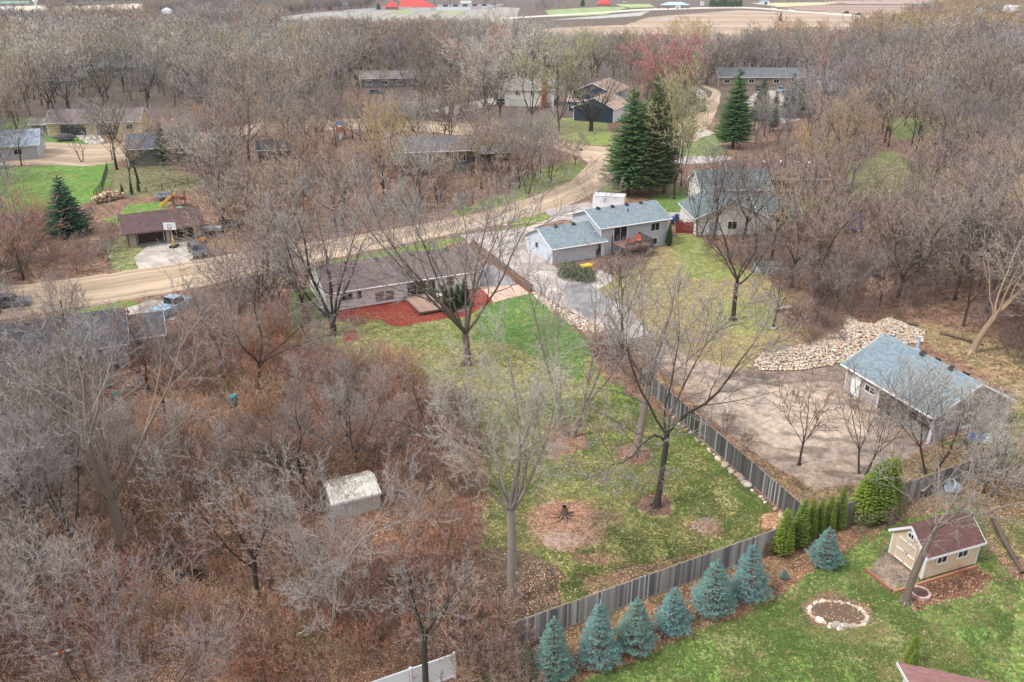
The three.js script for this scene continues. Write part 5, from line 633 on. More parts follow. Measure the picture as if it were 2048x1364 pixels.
function barrel(label, px, py, col, s = 1) { const p = G(px, py), o = thing('plastic_barrel', label, 'barrel', p.x, 0, p.z, 0.4); mesh('body', new THREE.LatheGeometry([[0, 0], [0.3, 0], [0.34, 0.2], [0.36, 0.55], [0.34, 0.9]].map(([a, b]) => new THREE.Vector2(a * s, b * s)), 16), M(...col, 0.5), o); mesh('lid', new THREE.CylinderGeometry(0.3 * s, 0.36 * s, 0.1 * s, 16).translate(0, 0.95 * s, 0), M(...col.map((v) => Math.min(255, v * 1.2)), 0.4), o); }
barrel('teal barrel standing alone in the pinkish thicket', 468, 812, [24, 122, 132], 1.15); barrel('teal tub below the blue-grey house', 214, 775, [36, 130, 150]); barrel('pale teal tub in the litter below the blue-grey house', 232, 798, [96, 158, 160], 0.8); barrel('blue container among trees at the edge of the wood', 18, 1078, [120, 170, 206], 1.0); barrel('orange bucket in the brush past the dark-roofed garage', 390, 646, [206, 120, 60], 0.9);
{ const p = G(1701, 524), o = thing('covered_load', 'pale grey tarp-covered heap in the right-hand wood'.replace('right-hand wood', 'wood below the blue tarp shelter'), 'covered heap', p.x, 0, p.z); mesh('tarp', new THREE.SphereGeometry(1, 16, 8, 0, 6.3, 0, 1.57).scale(1.3, 1.0, 1.5), M(186, 198, 214, 0.6), o); mesh('base', boxGeo(2.2, 0.3, 2.6, 0, 0.15, 0), M(120, 112, 104), o); }
{ const p = G(1540, 540), o = thing('tarp_cover', 'grey-blue tarp over a low stack at the wood edge', 'tarp', p.x, 0, p.z, -0.2); mesh('tarp', boxGeo(4.6, 0.7, 3.4, 0, 0.35, 0), M(170, 176, 178, 0.6), o); mesh('weight', boxGeo(0.8, 0.2, 0.3, 0.6, 0.8, 0.4), M(120, 100, 86), o); }
{ const p = G(1161, 328), o = thing('street_sign', 'green street name sign on a post at the sandy junction', 'street sign', p.x, 0, p.z, 0.3); mesh('post', new THREE.CylinderGeometry(0.05, 0.05, 2.9, 8).translate(0, 1.45, 0), M(150, 156, 150, 0.5), o); mesh('sign_blade', boxGeo(1.1, 0.24, 0.03, 0, 2.95, 0), M(48, 150, 96, 0.4), o); mesh('sign_blade', boxGeo(0.03, 0.24, 1.1, 0, 3.2, 0), M(48, 150, 96, 0.4), o); }
{ // shed of pale sheet metal in the thicket
  const A = G(668, 1041), B = G(762, 1017), d = B.clone().sub(A), h = house({ name: 'metal_shed', label: 'small off-white sheet metal shed inside the thicket', category: 'shed', FL: A, dir: [d.x, d.z], L: d.length(), W: 3.2, H: 1.5, rise: 0.6, over: 0.08, end: 0.06, exp: 1.5, col: S(206, 204, 198), roof: S(226, 220, 206), se: 9, st: 9, noCorner: true });
  const o = h.roofFront; for (let i = 0; i < 5; i++) { const b = new MB(), x = -d.length() / 2 + d.length() * (i + 0.5) / 5; const p0 = h.onRoof(x, 0.01), p1 = h.onRoof(x, 0.99); b.bar(p0.add(V(0, 0.03, 0)), p1.add(V(0, 0.03, 0)), 0.05, 0.04, S(214, 208, 194)); mesh('roof_rib', b.build(true), VC(0.6), o); } for (let i = 0; i < 4; i++) mesh('wall_panel', boxGeo(d.length() / 4 - 0.04, 1.3, 0.03, -d.length() / 2 + d.length() * (i + 0.5) / 4, 0.72, h.W / 2 + 0.03), M(204, 202, 198, 0.6), h.o);
}
{ const p = G(1128, 1032), o = thing('tree_stump', 'broken dark tree stump in a ring of leaves on the lawn', 'stump', p.x, 0, p.z); const b = new MB(); b.tube([V(0, 0, 0), V(0.05, 0.4, 0), V(0.02, 0.9, 0.05)], [0.42, 0.26, 0.16], 9, S(96, 80, 70), 0.4); mesh('stump', b.build(), VC(), o); for (let i = 0; i < 9; i++) { const a = i * 0.7, r = new MB(); r.tube([V(Math.cos(a) * 0.2, 0.15, Math.sin(a) * 0.2), V(Math.cos(a) * 0.8, 0.04, Math.sin(a) * 0.8), V(Math.cos(a + 0.2) * 1.4, 0.0, Math.sin(a + 0.2) * 1.3)], [0.12, 0.07, 0.02], 5, S(128, 104, 88)); mesh('root', r.build(), VC(), o); } }
for (const [a, b, r, lab] of [[[1880, 668], [1966, 692], 0.16, 'long grey fallen log along the wood edge behind the garage'], [[1810, 648], [1836, 652], 0.14, 'short fallen log at the end of the rubble bank'], [[1985, 1040], [2044, 1150], 0.2, 'dark rotting log lying past the tan shed'], [[150, 1212], [235, 1180], 0.18, 'black fallen log in the leaf litter'], [[560, 1002], [540, 960], 0.15, 'dark fallen branch beside the metal shed'], [[820, 800], [640, 745], 0.09, 'long thin fallen pole across the thicket']]) { const A = G(...a), B = G(...b), m = A.clone().lerp(B, 0.5), k = new MB(); A.sub(m); B.sub(m); A.y = B.y = r; const o = thing('fallen_log', lab, 'log', m.x, 0, m.z); k.tube([A, V(rr(-0.2, 0.2), r * 1.2, rr(-0.2, 0.2)), B], [r, r * 0.9, r * 0.6], 8, S(104, 88, 78), 0.3); mesh('trunk', k.build(), VC(), o); const s = new MB(); for (let i = 0; i < 5; i++) { const q = A.clone().lerp(B, rr(0.2, 0.9)); s.spike(q, V(rr(-1, 1), rr(0.1, 0.8), rr(-1, 1)).normalize(), rr(0.4, 1), r * 0.3, S(110, 94, 84)); } mesh('branch_stub', s.build(), VC(), o); }
{ const p = G(372, 1158), o = thing('tyre_heap', 'heap of old black tyres in the leaf litter', 'tyre heap', p.x, 0, p.z); for (let i = 0; i < 9; i++) { const t = mesh('tyre', new THREE.TorusGeometry(0.3, 0.12, 8, 18).rotateX(1.57), M(44, 42, 44, 0.8), o); t.position.set(rr(-0.8, 0.8), 0.12 + Math.floor(i / 4) * 0.22, rr(-0.5, 0.5)); t.rotation.x = rr(-0.3, 0.3); } }
{ const p = G(1838, 985), o = thing('compost_bin', 'dark wooden bin and lid leaning behind the shed fence', 'compost bin', p.x, 0, p.z, 0.4); for (let i = 0; i < 5; i++) for (const z of [-0.6, 0.6]) mesh('slat', boxGeo(1.2, 0.14, 0.03, 0, 0.1 + i * 0.17, z), M(70, 66, 66), o); for (const x of [-0.6, 0.6]) mesh('side', boxGeo(0.03, 0.86, 1.17, x, 0.45, 0), M(62, 60, 62), o); const l = mesh('lid', boxGeo(1.4, 0.05, 0.9, 0, 0, 0), M(160, 140, 122), o); l.position.set(-0.1, 0.95, 0.2); l.rotation.set(0.25, 0.3, 0.1); const q = G(1906, 985), w = thing('upturned_tub', 'grey metal tub on its side near the pale fence', 'tub', q.x, 0, q.z); mesh('tub', new THREE.CylinderGeometry(0.55, 0.4, 0.8, 18, 1, true).rotateZ(1.2).translate(0, 0.5, 0), M(170, 180, 190, 0.4, { metalness: 0.3, side: THREE.DoubleSide }), w); mesh('rim', new THREE.TorusGeometry(0.55, 0.035, 6, 20).rotateX(1.57).translate(0, 0.4, 0).rotateZ(1.2).translate(0, 0.5, 0), M(200, 206, 212, 0.4), w); }
{ const p = G(110, 1325), o = thing('orange_barrier', 'orange and white striped post leaning in the litter', 'barrier', p.x, 0, p.z, 0.3); for (let i = 0; i < 6; i++) mesh('stripe', boxGeo(0.32, 0.12, 0.1, -0.8 + i * 0.33, 0.5 + i * 0.04, 0), i % 2 ? M(232, 226, 220) : M(222, 104, 56), o); for (const x of [-0.6, 0.6]) mesh('leg', boxGeo(0.06, 0.5, 0.06, x, 0.25, 0), M(120, 110, 100), o); }
{ const p = G(130, 282), o = thing('covered_boat', 'small boat under a dark cover on the lawn by the lane', 'boat', p.x, 0, p.z, 0.2); mesh('cover', new THREE.SphereGeometry(1, 20, 8, 0, 6.3, 0, 1.57).scale(2.6, 1.1, 1.1).translate(0, 0.8, 0), M(80, 80, 82, 0.7), o); mesh('hull', new THREE.SphereGeometry(1, 20, 8, 0, 6.3, 1.57, 1.57).scale(2.6, 0.6, 1.05).translate(0, 0.8, 0), M(140, 140, 142, 0.4), o); mesh('trailer', boxGeo(3.4, 0.1, 1.2, 0.3, 0.2, 0), M(70, 70, 72), o); }
{ const p = G(683, 276), o = thing('play_tower', 'orange and blue play tower deep in the wood', 'play tower', p.x, 0, p.z, 0.3); for (const [x, z] of [[-1, -1], [1, -1], [-1, 1], [1, 1]]) mesh('post', boxGeo(0.16, 3.4, 0.16, x, 1.7, z), M(196, 104, 60), o); mesh('platform', boxGeo(2.2, 0.12, 2.2, 0, 1.6, 0), M(186, 98, 58), o); for (const z of [-1.05, 1.05]) mesh('wall_panel', boxGeo(2.1, 0.8, 0.05, 0, 2.1, z), M(200, 108, 64), o); mesh('canopy', new THREE.ConeGeometry(1.9, 1.1, 4).rotateY(Math.PI / 4).translate(0, 3.9, 0), M(70, 110, 170, 0.6), o); const s = new MB(); s.bar(V(-0.2, 1.6, 1.1), V(-0.6, 0.2, 3.2), 0.6, 0.1, S(150, 186, 206)); mesh('slide', s.build(true), VC(0.4), o); }
// ---------------------------------------------------------------- far away
function simple(name, label, cat, px, py, parts, turn = 0) { const p = G(px, py), o = thing(name, label, cat, p.x, 0, p.z, turn); for (const [n, g, m] of parts) mesh(n, g, m, o); return o; }
const RED = M(222, 62, 48, 0.7), LW = M(226, 228, 230, 0.7);
{ const p = G(74, 20), o = thing('water_tower', 'pale round water tower beyond the treetops', 'water tower', p.x, 0, p.z); mesh('tank', new THREE.SphereGeometry(3.0, 20, 14).scale(1, 0.85, 1).translate(0, 10.4, 0), M(214, 224, 216, 0.5), o); mesh('column', new THREE.CylinderGeometry(1.3, 1.7, 9, 14).translate(0, 4.5, 0), M(196, 206, 206, 0.6), o); mesh('cap_rail', new THREE.TorusGeometry(1.0, 0.12, 6, 16).rotateX(1.57).translate(0, 12.9, 0), M(190, 196, 196), o); }
{ const p = G(838, 15), o = thing('grandstand', 'red-seated racetrack grandstand far beyond the wood', 'grandstand', p.x, 0, p.z, -0.16), n = 14; for (let i = 0; i < n; i++) mesh('seat_row', boxGeo(46 - i * 1.4, 0.7, 1.5, -i * 1.4, 0.4 + i * 0.85, -i * 1.5), i % 3 ? M(226, 88, 84) : M(232, 112, 106), o); for (let x = -28; x < 24; x += 7) mesh('support', boxGeo(0.4, 10, 0.4, x - 12, 5, -n * 1.5), M(150, 120, 116), o); mesh('press_box', boxGeo(24, 4, 4, -20, 13, -n * 1.5 - 1), M(150, 150, 158), o); }
simple('ticket_hall', 'steep red-roofed entrance building beside the grandstand', 'building', 785, 19, [['wall', boxGeo(14, 3.2, 9, 0, 1.6, 0), M(196, 160, 140)], ['roof', new THREE.CylinderGeometry(0.4, 6.4, 7.2, 4, 1).rotateY(Math.PI / 4).scale(1.5, 1, 1).translate(0, 6.4, 0), RED], ['eave', boxGeo(24, 0.7, 11, -1, 3.4, 2), M(226, 96, 74)]]);
simple('concession_stand', 'low red-roofed concession stand at the racetrack', 'building', 812, 18, [['wall', boxGeo(16, 2.8, 6, 0, 1.4, 0), M(200, 190, 184)], ['roof', new THREE.CylinderGeometry(0.3, 4.6, 2.4, 4, 1).rotateY(Math.PI / 4).scale(2.6, 1, 1).translate(0, 4, 0), RED]]);
simple('silo_tower', 'grey square tower between red roofs and grandstand', 'tower', 805, 13, [['shaft', boxGeo(3.6, 15, 3.6, 0, 7.5, 0), M(168, 164, 168)], ['cap', boxGeo(4.2, 0.8, 4.2, 0, 15.4, 0), M(186, 184, 188)]]);
simple('red_roof_pavilion', 'bright red-roofed pavilion at the edge of the green', 'pavilion', 1208, 12.5, [['wall', boxGeo(16, 3, 9, 0, 1.5, 0), M(160, 120, 104)], ['roof', new THREE.CylinderGeometry(3.4, 7.6, 4.2, 4, 1).rotateY(Math.PI / 4).scale(1.7, 1, 0.9).translate(0, 5, 0), RED]], 0.05);
simple('long_hall', 'long pale blue-roofed hall with a car park in front', 'hall', 1350, 16, [['wall', boxGeo(34, 3.6, 12, 0, 1.8, 0), M(150, 140, 136)], ['roof', new THREE.CylinderGeometry(3.6, 8.2, 3.4, 4, 1).rotateY(Math.PI / 4).scale(3.1, 1, 1.3).translate(0, 5.2, 0), M(176, 200, 212, 0.6)], ['porch', boxGeo(6, 3, 4, 2, 1.5, 7), M(200, 204, 208)]], 0.03);
simple('white_block', 'small square white building by the far pines', 'building', 1404, 11, [['wall', boxGeo(4.4, 5, 4.4, 0, 2.5, 0), LW], ['roof', boxGeo(4.8, 0.5, 4.8, 0, 5.2, 0), M(206, 208, 210)]]);
simple('farm_shed', 'white gabled farm shed at the top of the field', 'farm building', 1528, 9, [['wall', boxGeo(12, 4.4, 9, 0, 2.2, 0), M(222, 228, 232)], ['roof', new THREE.CylinderGeometry(0.2, 5.6, 3, 4, 1).rotateY(Math.PI / 4).scale(1.7, 1, 1.2).translate(0, 5.9, 0), M(120, 140, 156)], ['door', boxGeo(4, 3.4, 0.2, 1, 1.7, 4.6), M(70, 76, 84)]]);
simple('barn', 'old barn with arched white roof above the wooded slope', 'barn', 2022, 33, [['wall', boxGeo(11, 5, 13, 0, 2.5, 0), M(120, 96, 96)], ['roof', new THREE.CylinderGeometry(6, 6, 13.6, 16, 1, false, -Math.PI / 2, Math.PI).rotateX(-Math.PI / 2).scale(1, 0.95, 1).translate(0, 4.8, 0), M(214, 212, 212)]], 0.5);
simple('farm_house', 'pale farmhouse between trees before the arched barn', 'farmhouse', 1956, 31, [['wall', boxGeo(8, 5, 7, 0, 2.5, 0), M(196, 206, 214)], ['roof', new THREE.CylinderGeometry(0.2, 5.4, 3, 4, 1).rotateY(Math.PI / 4).scale(1.2, 1, 1).translate(0, 6.4, 0), M(150, 160, 168)]]);
{ const wall = (label, a, b, h, dark) => { const A = G(...a), B = G(...b), d = B.clone().sub(A), L = d.length(), o = thing('barrier_wall', label, 'wall', A.x, 0, A.z, Math.atan2(-d.z, d.x)); const n = Math.max(3, Math.round(L / 7)); for (let i = 0; i < n; i++) mesh('panel', boxGeo(L / n - 0.1, h, 0.5, L * (i + 0.5) / n, h / 2, 0), dark && i % 2 ? M(40, 42, 48) : LW, o); };
  wall('black and white chequered wall round the racetrack', [876, 13.5], [992, 11.5], 2.2, true); wall('long white wall before the racetrack', [872, 21], [942, 20.5], 3.4); wall('white wall left of the long racetrack wall'.replace('left of', 'beside'), [826, 24], [862, 23], 3.8); wall('white wall at the far bend of the racetrack', [965, 18.5], [1006, 11.5], 3); wall('white barrier on the approach to the racetrack', [620, 34], [702, 33], 3); wall('white fence by the road to the racetrack', [690, 24], [770, 18], 2); }
for (const [px, py, h, lab] of [[900, 16, 17, 'tall dark floodlight pole inside the racetrack'], [990, 16, 15, 'dark floodlight pole at the racetrack bend'], [869, 9, 12, 'thin floodlight pole next to the grandstand']]) simple('floodlight_pole', lab, 'floodlight', px, py, [['pole', new THREE.CylinderGeometry(0.3, 0.45, h, 8).translate(0, h / 2, 0), M(60, 64, 72)], ['lamp_bar', boxGeo(3, 0.8, 0.5, 0, h, 0), M(120, 124, 130)]]);
simple('scoreboard', 'white scoreboard on two posts in the racetrack infield', 'scoreboard', 932, 20, [['board', boxGeo(13, 3.4, 0.5, 0, 8.5, 0), LW], ['frame', boxGeo(13.4, 0.5, 0.7, 0, 6.7, 0), M(120, 124, 130)], ['post', boxGeo(0.5, 6.5, 0.5, 0, 3.2, 0), M(70, 74, 80)]]);
for (let i = 0; i < 8; i++) { const p = G(1310 + i * 9 + rr(-2, 2), 17.6 + rr(-0.5, 0.5)), o = thing('distant_car', `${['white', 'dark', 'silver', 'blue', 'white', 'dark', 'grey', 'silver'][i]} car parked ${['at the near end', 'second along the row', 'third along the row', 'fourth along the row', 'fifth along the row', 'sixth along the row', 'seventh along the row', 'at the far end'][i]} before the long hall`, 'car', p.x, 0, p.z, 1.5, 'cars at the long hall'); mesh('body', new THREE.BoxGeometry(4.4, 0.8, 1.8).translate(0, 0.7, 0), M(...[[226, 226, 228], [50, 52, 60], [170, 174, 178], [70, 90, 130], [230, 230, 230], [44, 44, 50], [120, 122, 126], [180, 184, 188]][i], 0.4), o); mesh('cabin', new THREE.BoxGeometry(2.3, 0.6, 1.6).translate(-0.2, 1.4, 0), GLASS, o); }
for (const [px, py, c, lab] of [[1548, 19, [230, 230, 232], 'white truck on the road between the far fields'], [1583, 22, [232, 232, 230], 'white van further down the far field road'], [1692, 27.5, [50, 56, 70], 'dark car on the far field road'], [1716, 31, [60, 64, 74], 'dark car close to the wood on the far field road'], [1250, 5, [228, 228, 230], 'white truck behind the green far lawn']]) simple('distant_vehicle', lab, 'vehicle', px, py, [['body', boxGeo(5.4, 1.5, 2, 0, 1.1, 0), M(...c, 0.4)], ['cabin', boxGeo(2.6, 0.9, 1.8, 0.8, 2.2, 0), GLASS]], 0.3);
for (const [px, py, w, c, lab] of [[335, 28, 10, [226, 228, 230], 'long white roof showing above the pale maples'], [18, 24, 9, [200, 212, 220], 'pale house at the frame edge below the water tower'.replace('at the frame edge ', ''), ], [135, 36, 6, [224, 222, 226], 'tiny white gable in the far treetops'], [420, 14, 7, [222, 220, 220], 'small white house in the far wood'], [640, 12, 9, [216, 224, 232], 'light blue house among the far trees'], [660, 20, 5, [150, 60, 60], 'small red shed by the racetrack approach'], [563, 10, 9, [226, 226, 224], 'white house on the far tree line'], [126, 6, 7, [232, 226, 224], 'tiny white building near the far water tower'], [500, 24, 6, [206, 214, 226], 'pale house corner in the far trees'], [690, 16, 9, [210, 206, 214], 'lilac-grey house on the far bank'], [1290, 62, 4, [196, 176, 150], 'small tan stump house by the field edge']]) if (!/stump/.test(lab)) simple('far_cottage', lab, 'house', px, py, [['wall', boxGeo(w, 4, 7, 0, 2, 0), M(...c)], ['roof', new THREE.CylinderGeometry(0.2, 4.8, 2.6, 4, 1).rotateY(Math.PI / 4).scale(w / 7, 1, 1).translate(0, 5.2, 0), M(...c.map((v) => v * 0.86))]], 0.1);
// ---------------------------------------------------------------- trees
// one bare deciduous tree: trunk with limbs, and the crown of branches and twigs
function bareTree(s, o) {
  srand(s); const T = new MB(), C = new MB(), q = { height: 15, fork: 0.3, limbs: 5, lean: 0, spread: 0.6, r: 0.24, gn: 0.16, n2: 7, n3: 6, n4: 6, tw: 8, twR: 0.0095, detail: 2, trop: 0.06, bark: S(76, 67, 60), twig: S(198, 188, 180), stems: 1, straight: 0.5, side: 1, thin: 1, ...o };
  const dirv = (d, ang, az) => { const a = Math.abs(d.y) > 0.9 ? V(1, 0, 0) : V(0, 1, 0), s1 = a.cross(d).normalize(), s2 = d.clone().cross(s1); return d.clone().multiplyScalar(Math.cos(ang)).addScaledVector(s1, Math.sin(ang) * Math.cos(az)).addScaledVector(s2, Math.sin(ang) * Math.sin(az)).normalize(); };
  const path = (p, d, len, r0, r1, n, gn, trop) => { const P = [p.clone()], Rr = [r0]; d = d.clone(); p = p.clone(); for (let i = 1; i <= n; i++) { d.x += rr(-gn, gn); d.y += rr(-gn, gn) + trop; d.z += rr(-gn, gn); d.normalize(); p.addScaledVector(d, len / n); P.push(p.clone()); Rr.push(r0 + (r1 - r0) * Math.pow(i / n, 0.85)); } return { P, Rr, d }; };
  const along = (b, t) => { const k = Math.min(b.P.length - 1.001, t * (b.P.length - 1)), i = k | 0, f = k - i; return { p: b.P[i].clone().lerp(b.P[i + 1], f), d: b.P[i + 1].clone().sub(b.P[i]).normalize(), r: b.Rr[i] + (b.Rr[i + 1] - b.Rr[i]) * f }; };
  const kids = (b, n, t0, fn) => { let az = R() * 6.28; for (let i = 0; i < n; i++) { az += 2.4 + rr(-0.5, 0.5); const t = t0 + (1 - t0) * (i + rr(0.1, 0.9)) / n; fn(along(b, Math.min(0.99, t)), az, t, i); } };
  const col = (c, f = 0.26) => tint(c, 1 + rr(-f, f)), H = q.height;
  const twigs = (b, n, len) => kids(b, n, 0.1, (a, az, t) => C.spike(a.p, dirv(a.d, rr(0.35, 0.95), az).add(V(0, q.trop, 0)).normalize(), len * rr(0.6, 1.3), q.twR * rr(0.8, 1.2), col(q.twig)));
  const fine = (b, len, r) => { // level 4
    kids(b, q.n4, 0.12, (a, az, t) => { const d = dirv(a.d, rr(0.4, 1.0), az), l = len * (1.1 - 0.5 * t) * rr(0.6, 1.2); if (q.detail > 1) { const c = path(a.p, d, l, Math.max(q.twR * 1.15, a.r * 0.5), q.twR * 0.8, 2, q.gn * 1.4, q.trop); C.tube(c.P, c.Rr, 3, col(q.twig)); twigs(c, q.tw, l * 0.42); } else { C.spike(a.p, d, l, q.twR * 1.5, col(q.twig)); const f = { P: [a.p, a.p.clone().addScaledVector(d, l)], Rr: [0.01, 0.01] }; twigs(f, q.tw, l * 0.45); } });
    const e = b.P.at(-1); C.spike(e, b.d, len * 0.8, b.Rr.at(-1), col(q.twig));
  };
  const mid = (b, len, r) => kids(b, q.n3, 0.2, (a, az, t) => { const l = len * (1.15 - 0.5 * t) * rr(0.7, 1.2), c = path(a.p, dirv(a.d, rr(0.45, 0.95), az), l, Math.max(0.014, a.r * 0.5), q.twR * 1.2, 3, q.gn * 1.2, q.trop); C.tube(c.P, c.Rr, q.detail > 1 ? 4 : 3, col(q.bark).lerp(q.twig, 0.42)); fine(c, l * 0.5, a.r * 0.4); });
  const limb = (p, d, len, r) => {
    const b = path(p, d, len, r, r * 0.22, 7, q.gn, q.trop); T.tube(b.P, b.Rr, q.detail > 1 ? 7 : 5, col(q.bark), 0.25);
    kids(b, q.n2, 0.22, (a, az, t) => { const l = len * 0.52 * (1.2 - 0.6 * t) * rr(0.75, 1.2), c = path(a.p, dirv(a.d, rr(0.45, 0.9), az), l, Math.max(0.024, a.r * 0.52), 0.014, 4, q.gn * 1.15, q.trop); (q.detail > 1 ? T : C).tube(c.P, c.Rr, q.detail > 1 ? 5 : 3, col(q.bark).lerp(q.twig, 0.15), 0.2); mid(c, l * 0.5, a.r * 0.5); });
    const e = b.P.at(-1); const tip = path(e, b.d, len * 0.25, b.Rr.at(-1), q.twR * 1.5, 3, q.gn, q.trop); C.tube(tip.P, tip.Rr, 3, col(q.bark).lerp(q.twig, 0.5)); mid(tip, len * 0.22, 0.03); if (q.detail > 1) fine(tip, len * 0.14, 0.02);
  };
  for (let k = 0; k < q.stems; k++) {
    const a0 = k / q.stems * 6.28 + R(), off = q.stems > 1 ? 0.25 : 0, d0 = q.stems > 1 ? V(Math.cos(a0) * 0.28, 1, Math.sin(a0) * 0.28).normalize() : V(Math.sin(q.lean), Math.cos(q.lean), rr(-0.03, 0.03)).normalize();
    const fl = H * q.fork, r = q.r * (q.stems > 1 ? 0.7 : 1), t = path(V(Math.cos(a0) * off, -0.1, Math.sin(a0) * off), d0, fl, r * 1.25, r * 0.92, 6, q.gn * 0.25, 0);
    t.Rr[0] = r * 1.6; t.Rr[1] = r * 1.15; T.tube(t.P, t.Rr, q.detail > 1 ? 10 : 6, col(q.bark), 0.25);
    if (q.detail > 1 && q.stems === 1) for (let i = 0; i < 6; i++) { const a = i * 1.05 + R() * 0.4; T.tube([V(Math.cos(a) * r * 0.7, 0.35, Math.sin(a) * r * 0.7), V(Math.cos(a) * r * 1.7, 0.06, Math.sin(a) * r * 1.7), V(Math.cos(a + 0.2) * r * 3.1, -0.05, Math.sin(a + 0.2) * r * 3.1)], [r * 0.5, r * 0.28, r * 0.08], 5, col(q.bark), 0.2); }
    // limbs leave near the fork; one carries on as leader
    const e = t.P.at(-1), n = q.limbs; let az = R() * 6.28;
    for (let i = 0; i < n; i++) { az += 6.28 / n + rr(-0.35, 0.35); const lead = i === 0 ? q.straight : 1, ang = q.spread * rr(0.65, 1.2) * (i === 0 ? 1 - q.straight : 1), p = i === 0 ? e : along(t, 1 - 0.25 * R() * (i / n)).p; limb(p, dirv(t.d, ang, az), (H - fl) * (i === 0 ? 1.0 : rr(0.72, 0.98) * q.side) / Math.max(0.72, Math.cos(ang)) * 0.9, r * (i === 0 ? 0.68 : rr(0.36, 0.55))); }
  }
  return { trunk: T.build(), crown: C.build(), tris: (T.i.length + C.i.length) / 3 };
}
let trisTotal = 0;
const proto = (s, o) => { const t = bareTree(s, o); trisTotal += t.tris; t.h = o.height; return t; };
const NEARP = [
  proto(11, { height: 15, fork: 0.34, limbs: 5, spread: 0.62, r: 0.22 }), proto(12, { height: 15, fork: 0.26, limbs: 6, spread: 0.75, r: 0.25, gn: 0.2 }), proto(13, { height: 15, fork: 0.4, limbs: 4, spread: 0.5, r: 0.2, straight: 0.8 }), proto(14, { height: 15, fork: 0.18, limbs: 5, spread: 0.6, r: 0.22, gn: 0.18, stems: 2, n2: 5, n3: 5 }), proto(15, { height: 15, fork: 0.3, limbs: 5, spread: 0.85, r: 0.2, gn: 0.24, trop: 0.02 }),
];
const MIDP = [21, 22, 23, 24, 25].map((s, i) => proto(s, { height: 15, fork: [0.3, 0.24, 0.36, 0.2, 0.28][i], limbs: [5, 6, 5, 4, 5][i], spread: [0.62, 0.75, 0.55, 0.6, 0.85][i], r: 0.2, n2: 6, n3: 5, n4: 4, tw: 3, twR: 0.02, detail: 1, gn: [0.16, 0.2, 0.14, 0.18, 0.22][i], stems: i === 3 ? 2 : 1 }));
const BUDP = [71, 72, 73].map((s, i) => proto(s, { height: 15, fork: 0.16, limbs: 6, spread: [0.55, 0.7, 0.6][i], r: 0.2, n2: 6, n3: 5, n4: 5, tw: 5, twR: 0.034, detail: 1, gn: 0.18 }));
const FARP = [31, 32, 33, 34].map((s, i) => proto(s, { height: 14, fork: 0.22, limbs: 5, spread: [0.7, 0.85, 0.6, 0.8][i], r: 0.22, n2: 5, n3: 4, n4: 3, tw: 2, twR: 0.034, detail: 1, gn: 0.2 }));
const DISTP = [41, 42, 43].map((s, i) => proto(s, { height: 13, fork: 0.16, limbs: 5, spread: [0.75, 0.9, 0.65][i], r: 0.2, n2: 4, n3: 3, n4: 3, tw: 1, twR: 0.075, detail: 1, gn: 0.22 }));
const BRUSH = [51, 52, 53, 54].map((s, i) => proto(s, { height: 4, fork: 0.14, limbs: 4, spread: [0.6, 0.75, 0.5, 0.8][i], r: 0.045, stems: 3, n2: 4, n3: 3, n4: 3, tw: 3, twR: 0.011, detail: 1, gn: 0.2, bark: S(128, 112, 102), twig: S(200, 178, 164), trop: 0.1 }));
const SAPL = [61, 62, 63].map((s, i) => proto(s, { height: 6, fork: 0.3, limbs: 4, spread: 0.5, r: 0.06, n2: 5, n3: 4, n4: 3, tw: 4, twR: 0.01, detail: 1, gn: 0.16, bark: S(124, 104, 92), twig: S(204, 174, 156), trop: 0.12 }));
const barkM = {}, twigM = {};
// twig colours, as a tint of the prototype's own
const TONES = { grey: [0.92, 0.92, 0.93, 'grey'], brown: [0.92, 0.8, 0.72, 'brown'], pale: [1.35, 1.35, 1.25, 'pale'], tan: [1.22, 1.0, 0.74, 'tan-budded'], gold: [1.35, 1.08, 0.5, 'yellow-budded'], rust: [1.25, 0.72, 0.52, 'rust-budded'], red: [1.35, 0.6, 0.6, 'red-budded'], mauve: [0.84, 0.77, 0.81, 'purplish grey'], dark: [0.58, 0.54, 0.54, 'dark'], green: [1.05, 1.08, 0.62, 'green-budded'], pink: [1.16, 1.0, 0.92, 'pinkish'], white: [1.7, 1.62, 1.5, 'bleached'] };
const toneMat = (t) => twigM[t] ??= new THREE.MeshStandardMaterial({ vertexColors: true, color: new THREE.Color().setRGB(...TONES[t].slice(0, 3).map((v) => Math.min(1, v * 0.68)).map((v) => v)), roughness: 0.95 });
const trunkMat = (t) => barkM[t] ??= new THREE.MeshStandardMaterial({ vertexColors: true, color: new THREE.Color().setRGB(...(t === 'white' ? [1, 0.95, 0.85] : t === 'dark' ? [0.55, 0.52, 0.5] : t === 'pale' ? [0.95, 0.95, 0.92] : t === 'tan' ? [0.85, 0.74, 0.6] : [0.82, 0.79, 0.77])), roughness: 0.95 });
const protoGroups = new Map();
function plantTree(P, tone, x, z, h, label, group, turn = R() * 6.28, wide = 1, name = 'tree') { // the first of a kind is built, the others are clones of it
  const key = P.trunk.uuid + tone; let o = protoGroups.get(key);
  if (!o) { o = new THREE.Group(); mesh('trunk', P.trunk, trunkMat(tone), o); mesh('crown', P.crown, toneMat(tone), o); protoGroups.set(key, o); } else o = o.clone();
  o.name = numbered(name); o.position.set(x, 0, z); o.rotation.set(0, turn, 0); const k = h / P.h; o.scale.set(k * wide, k, k * wide); o.userData = { label, category: 'tree' }; if (group) o.userData.group = group; scene.add(o); return o;
}
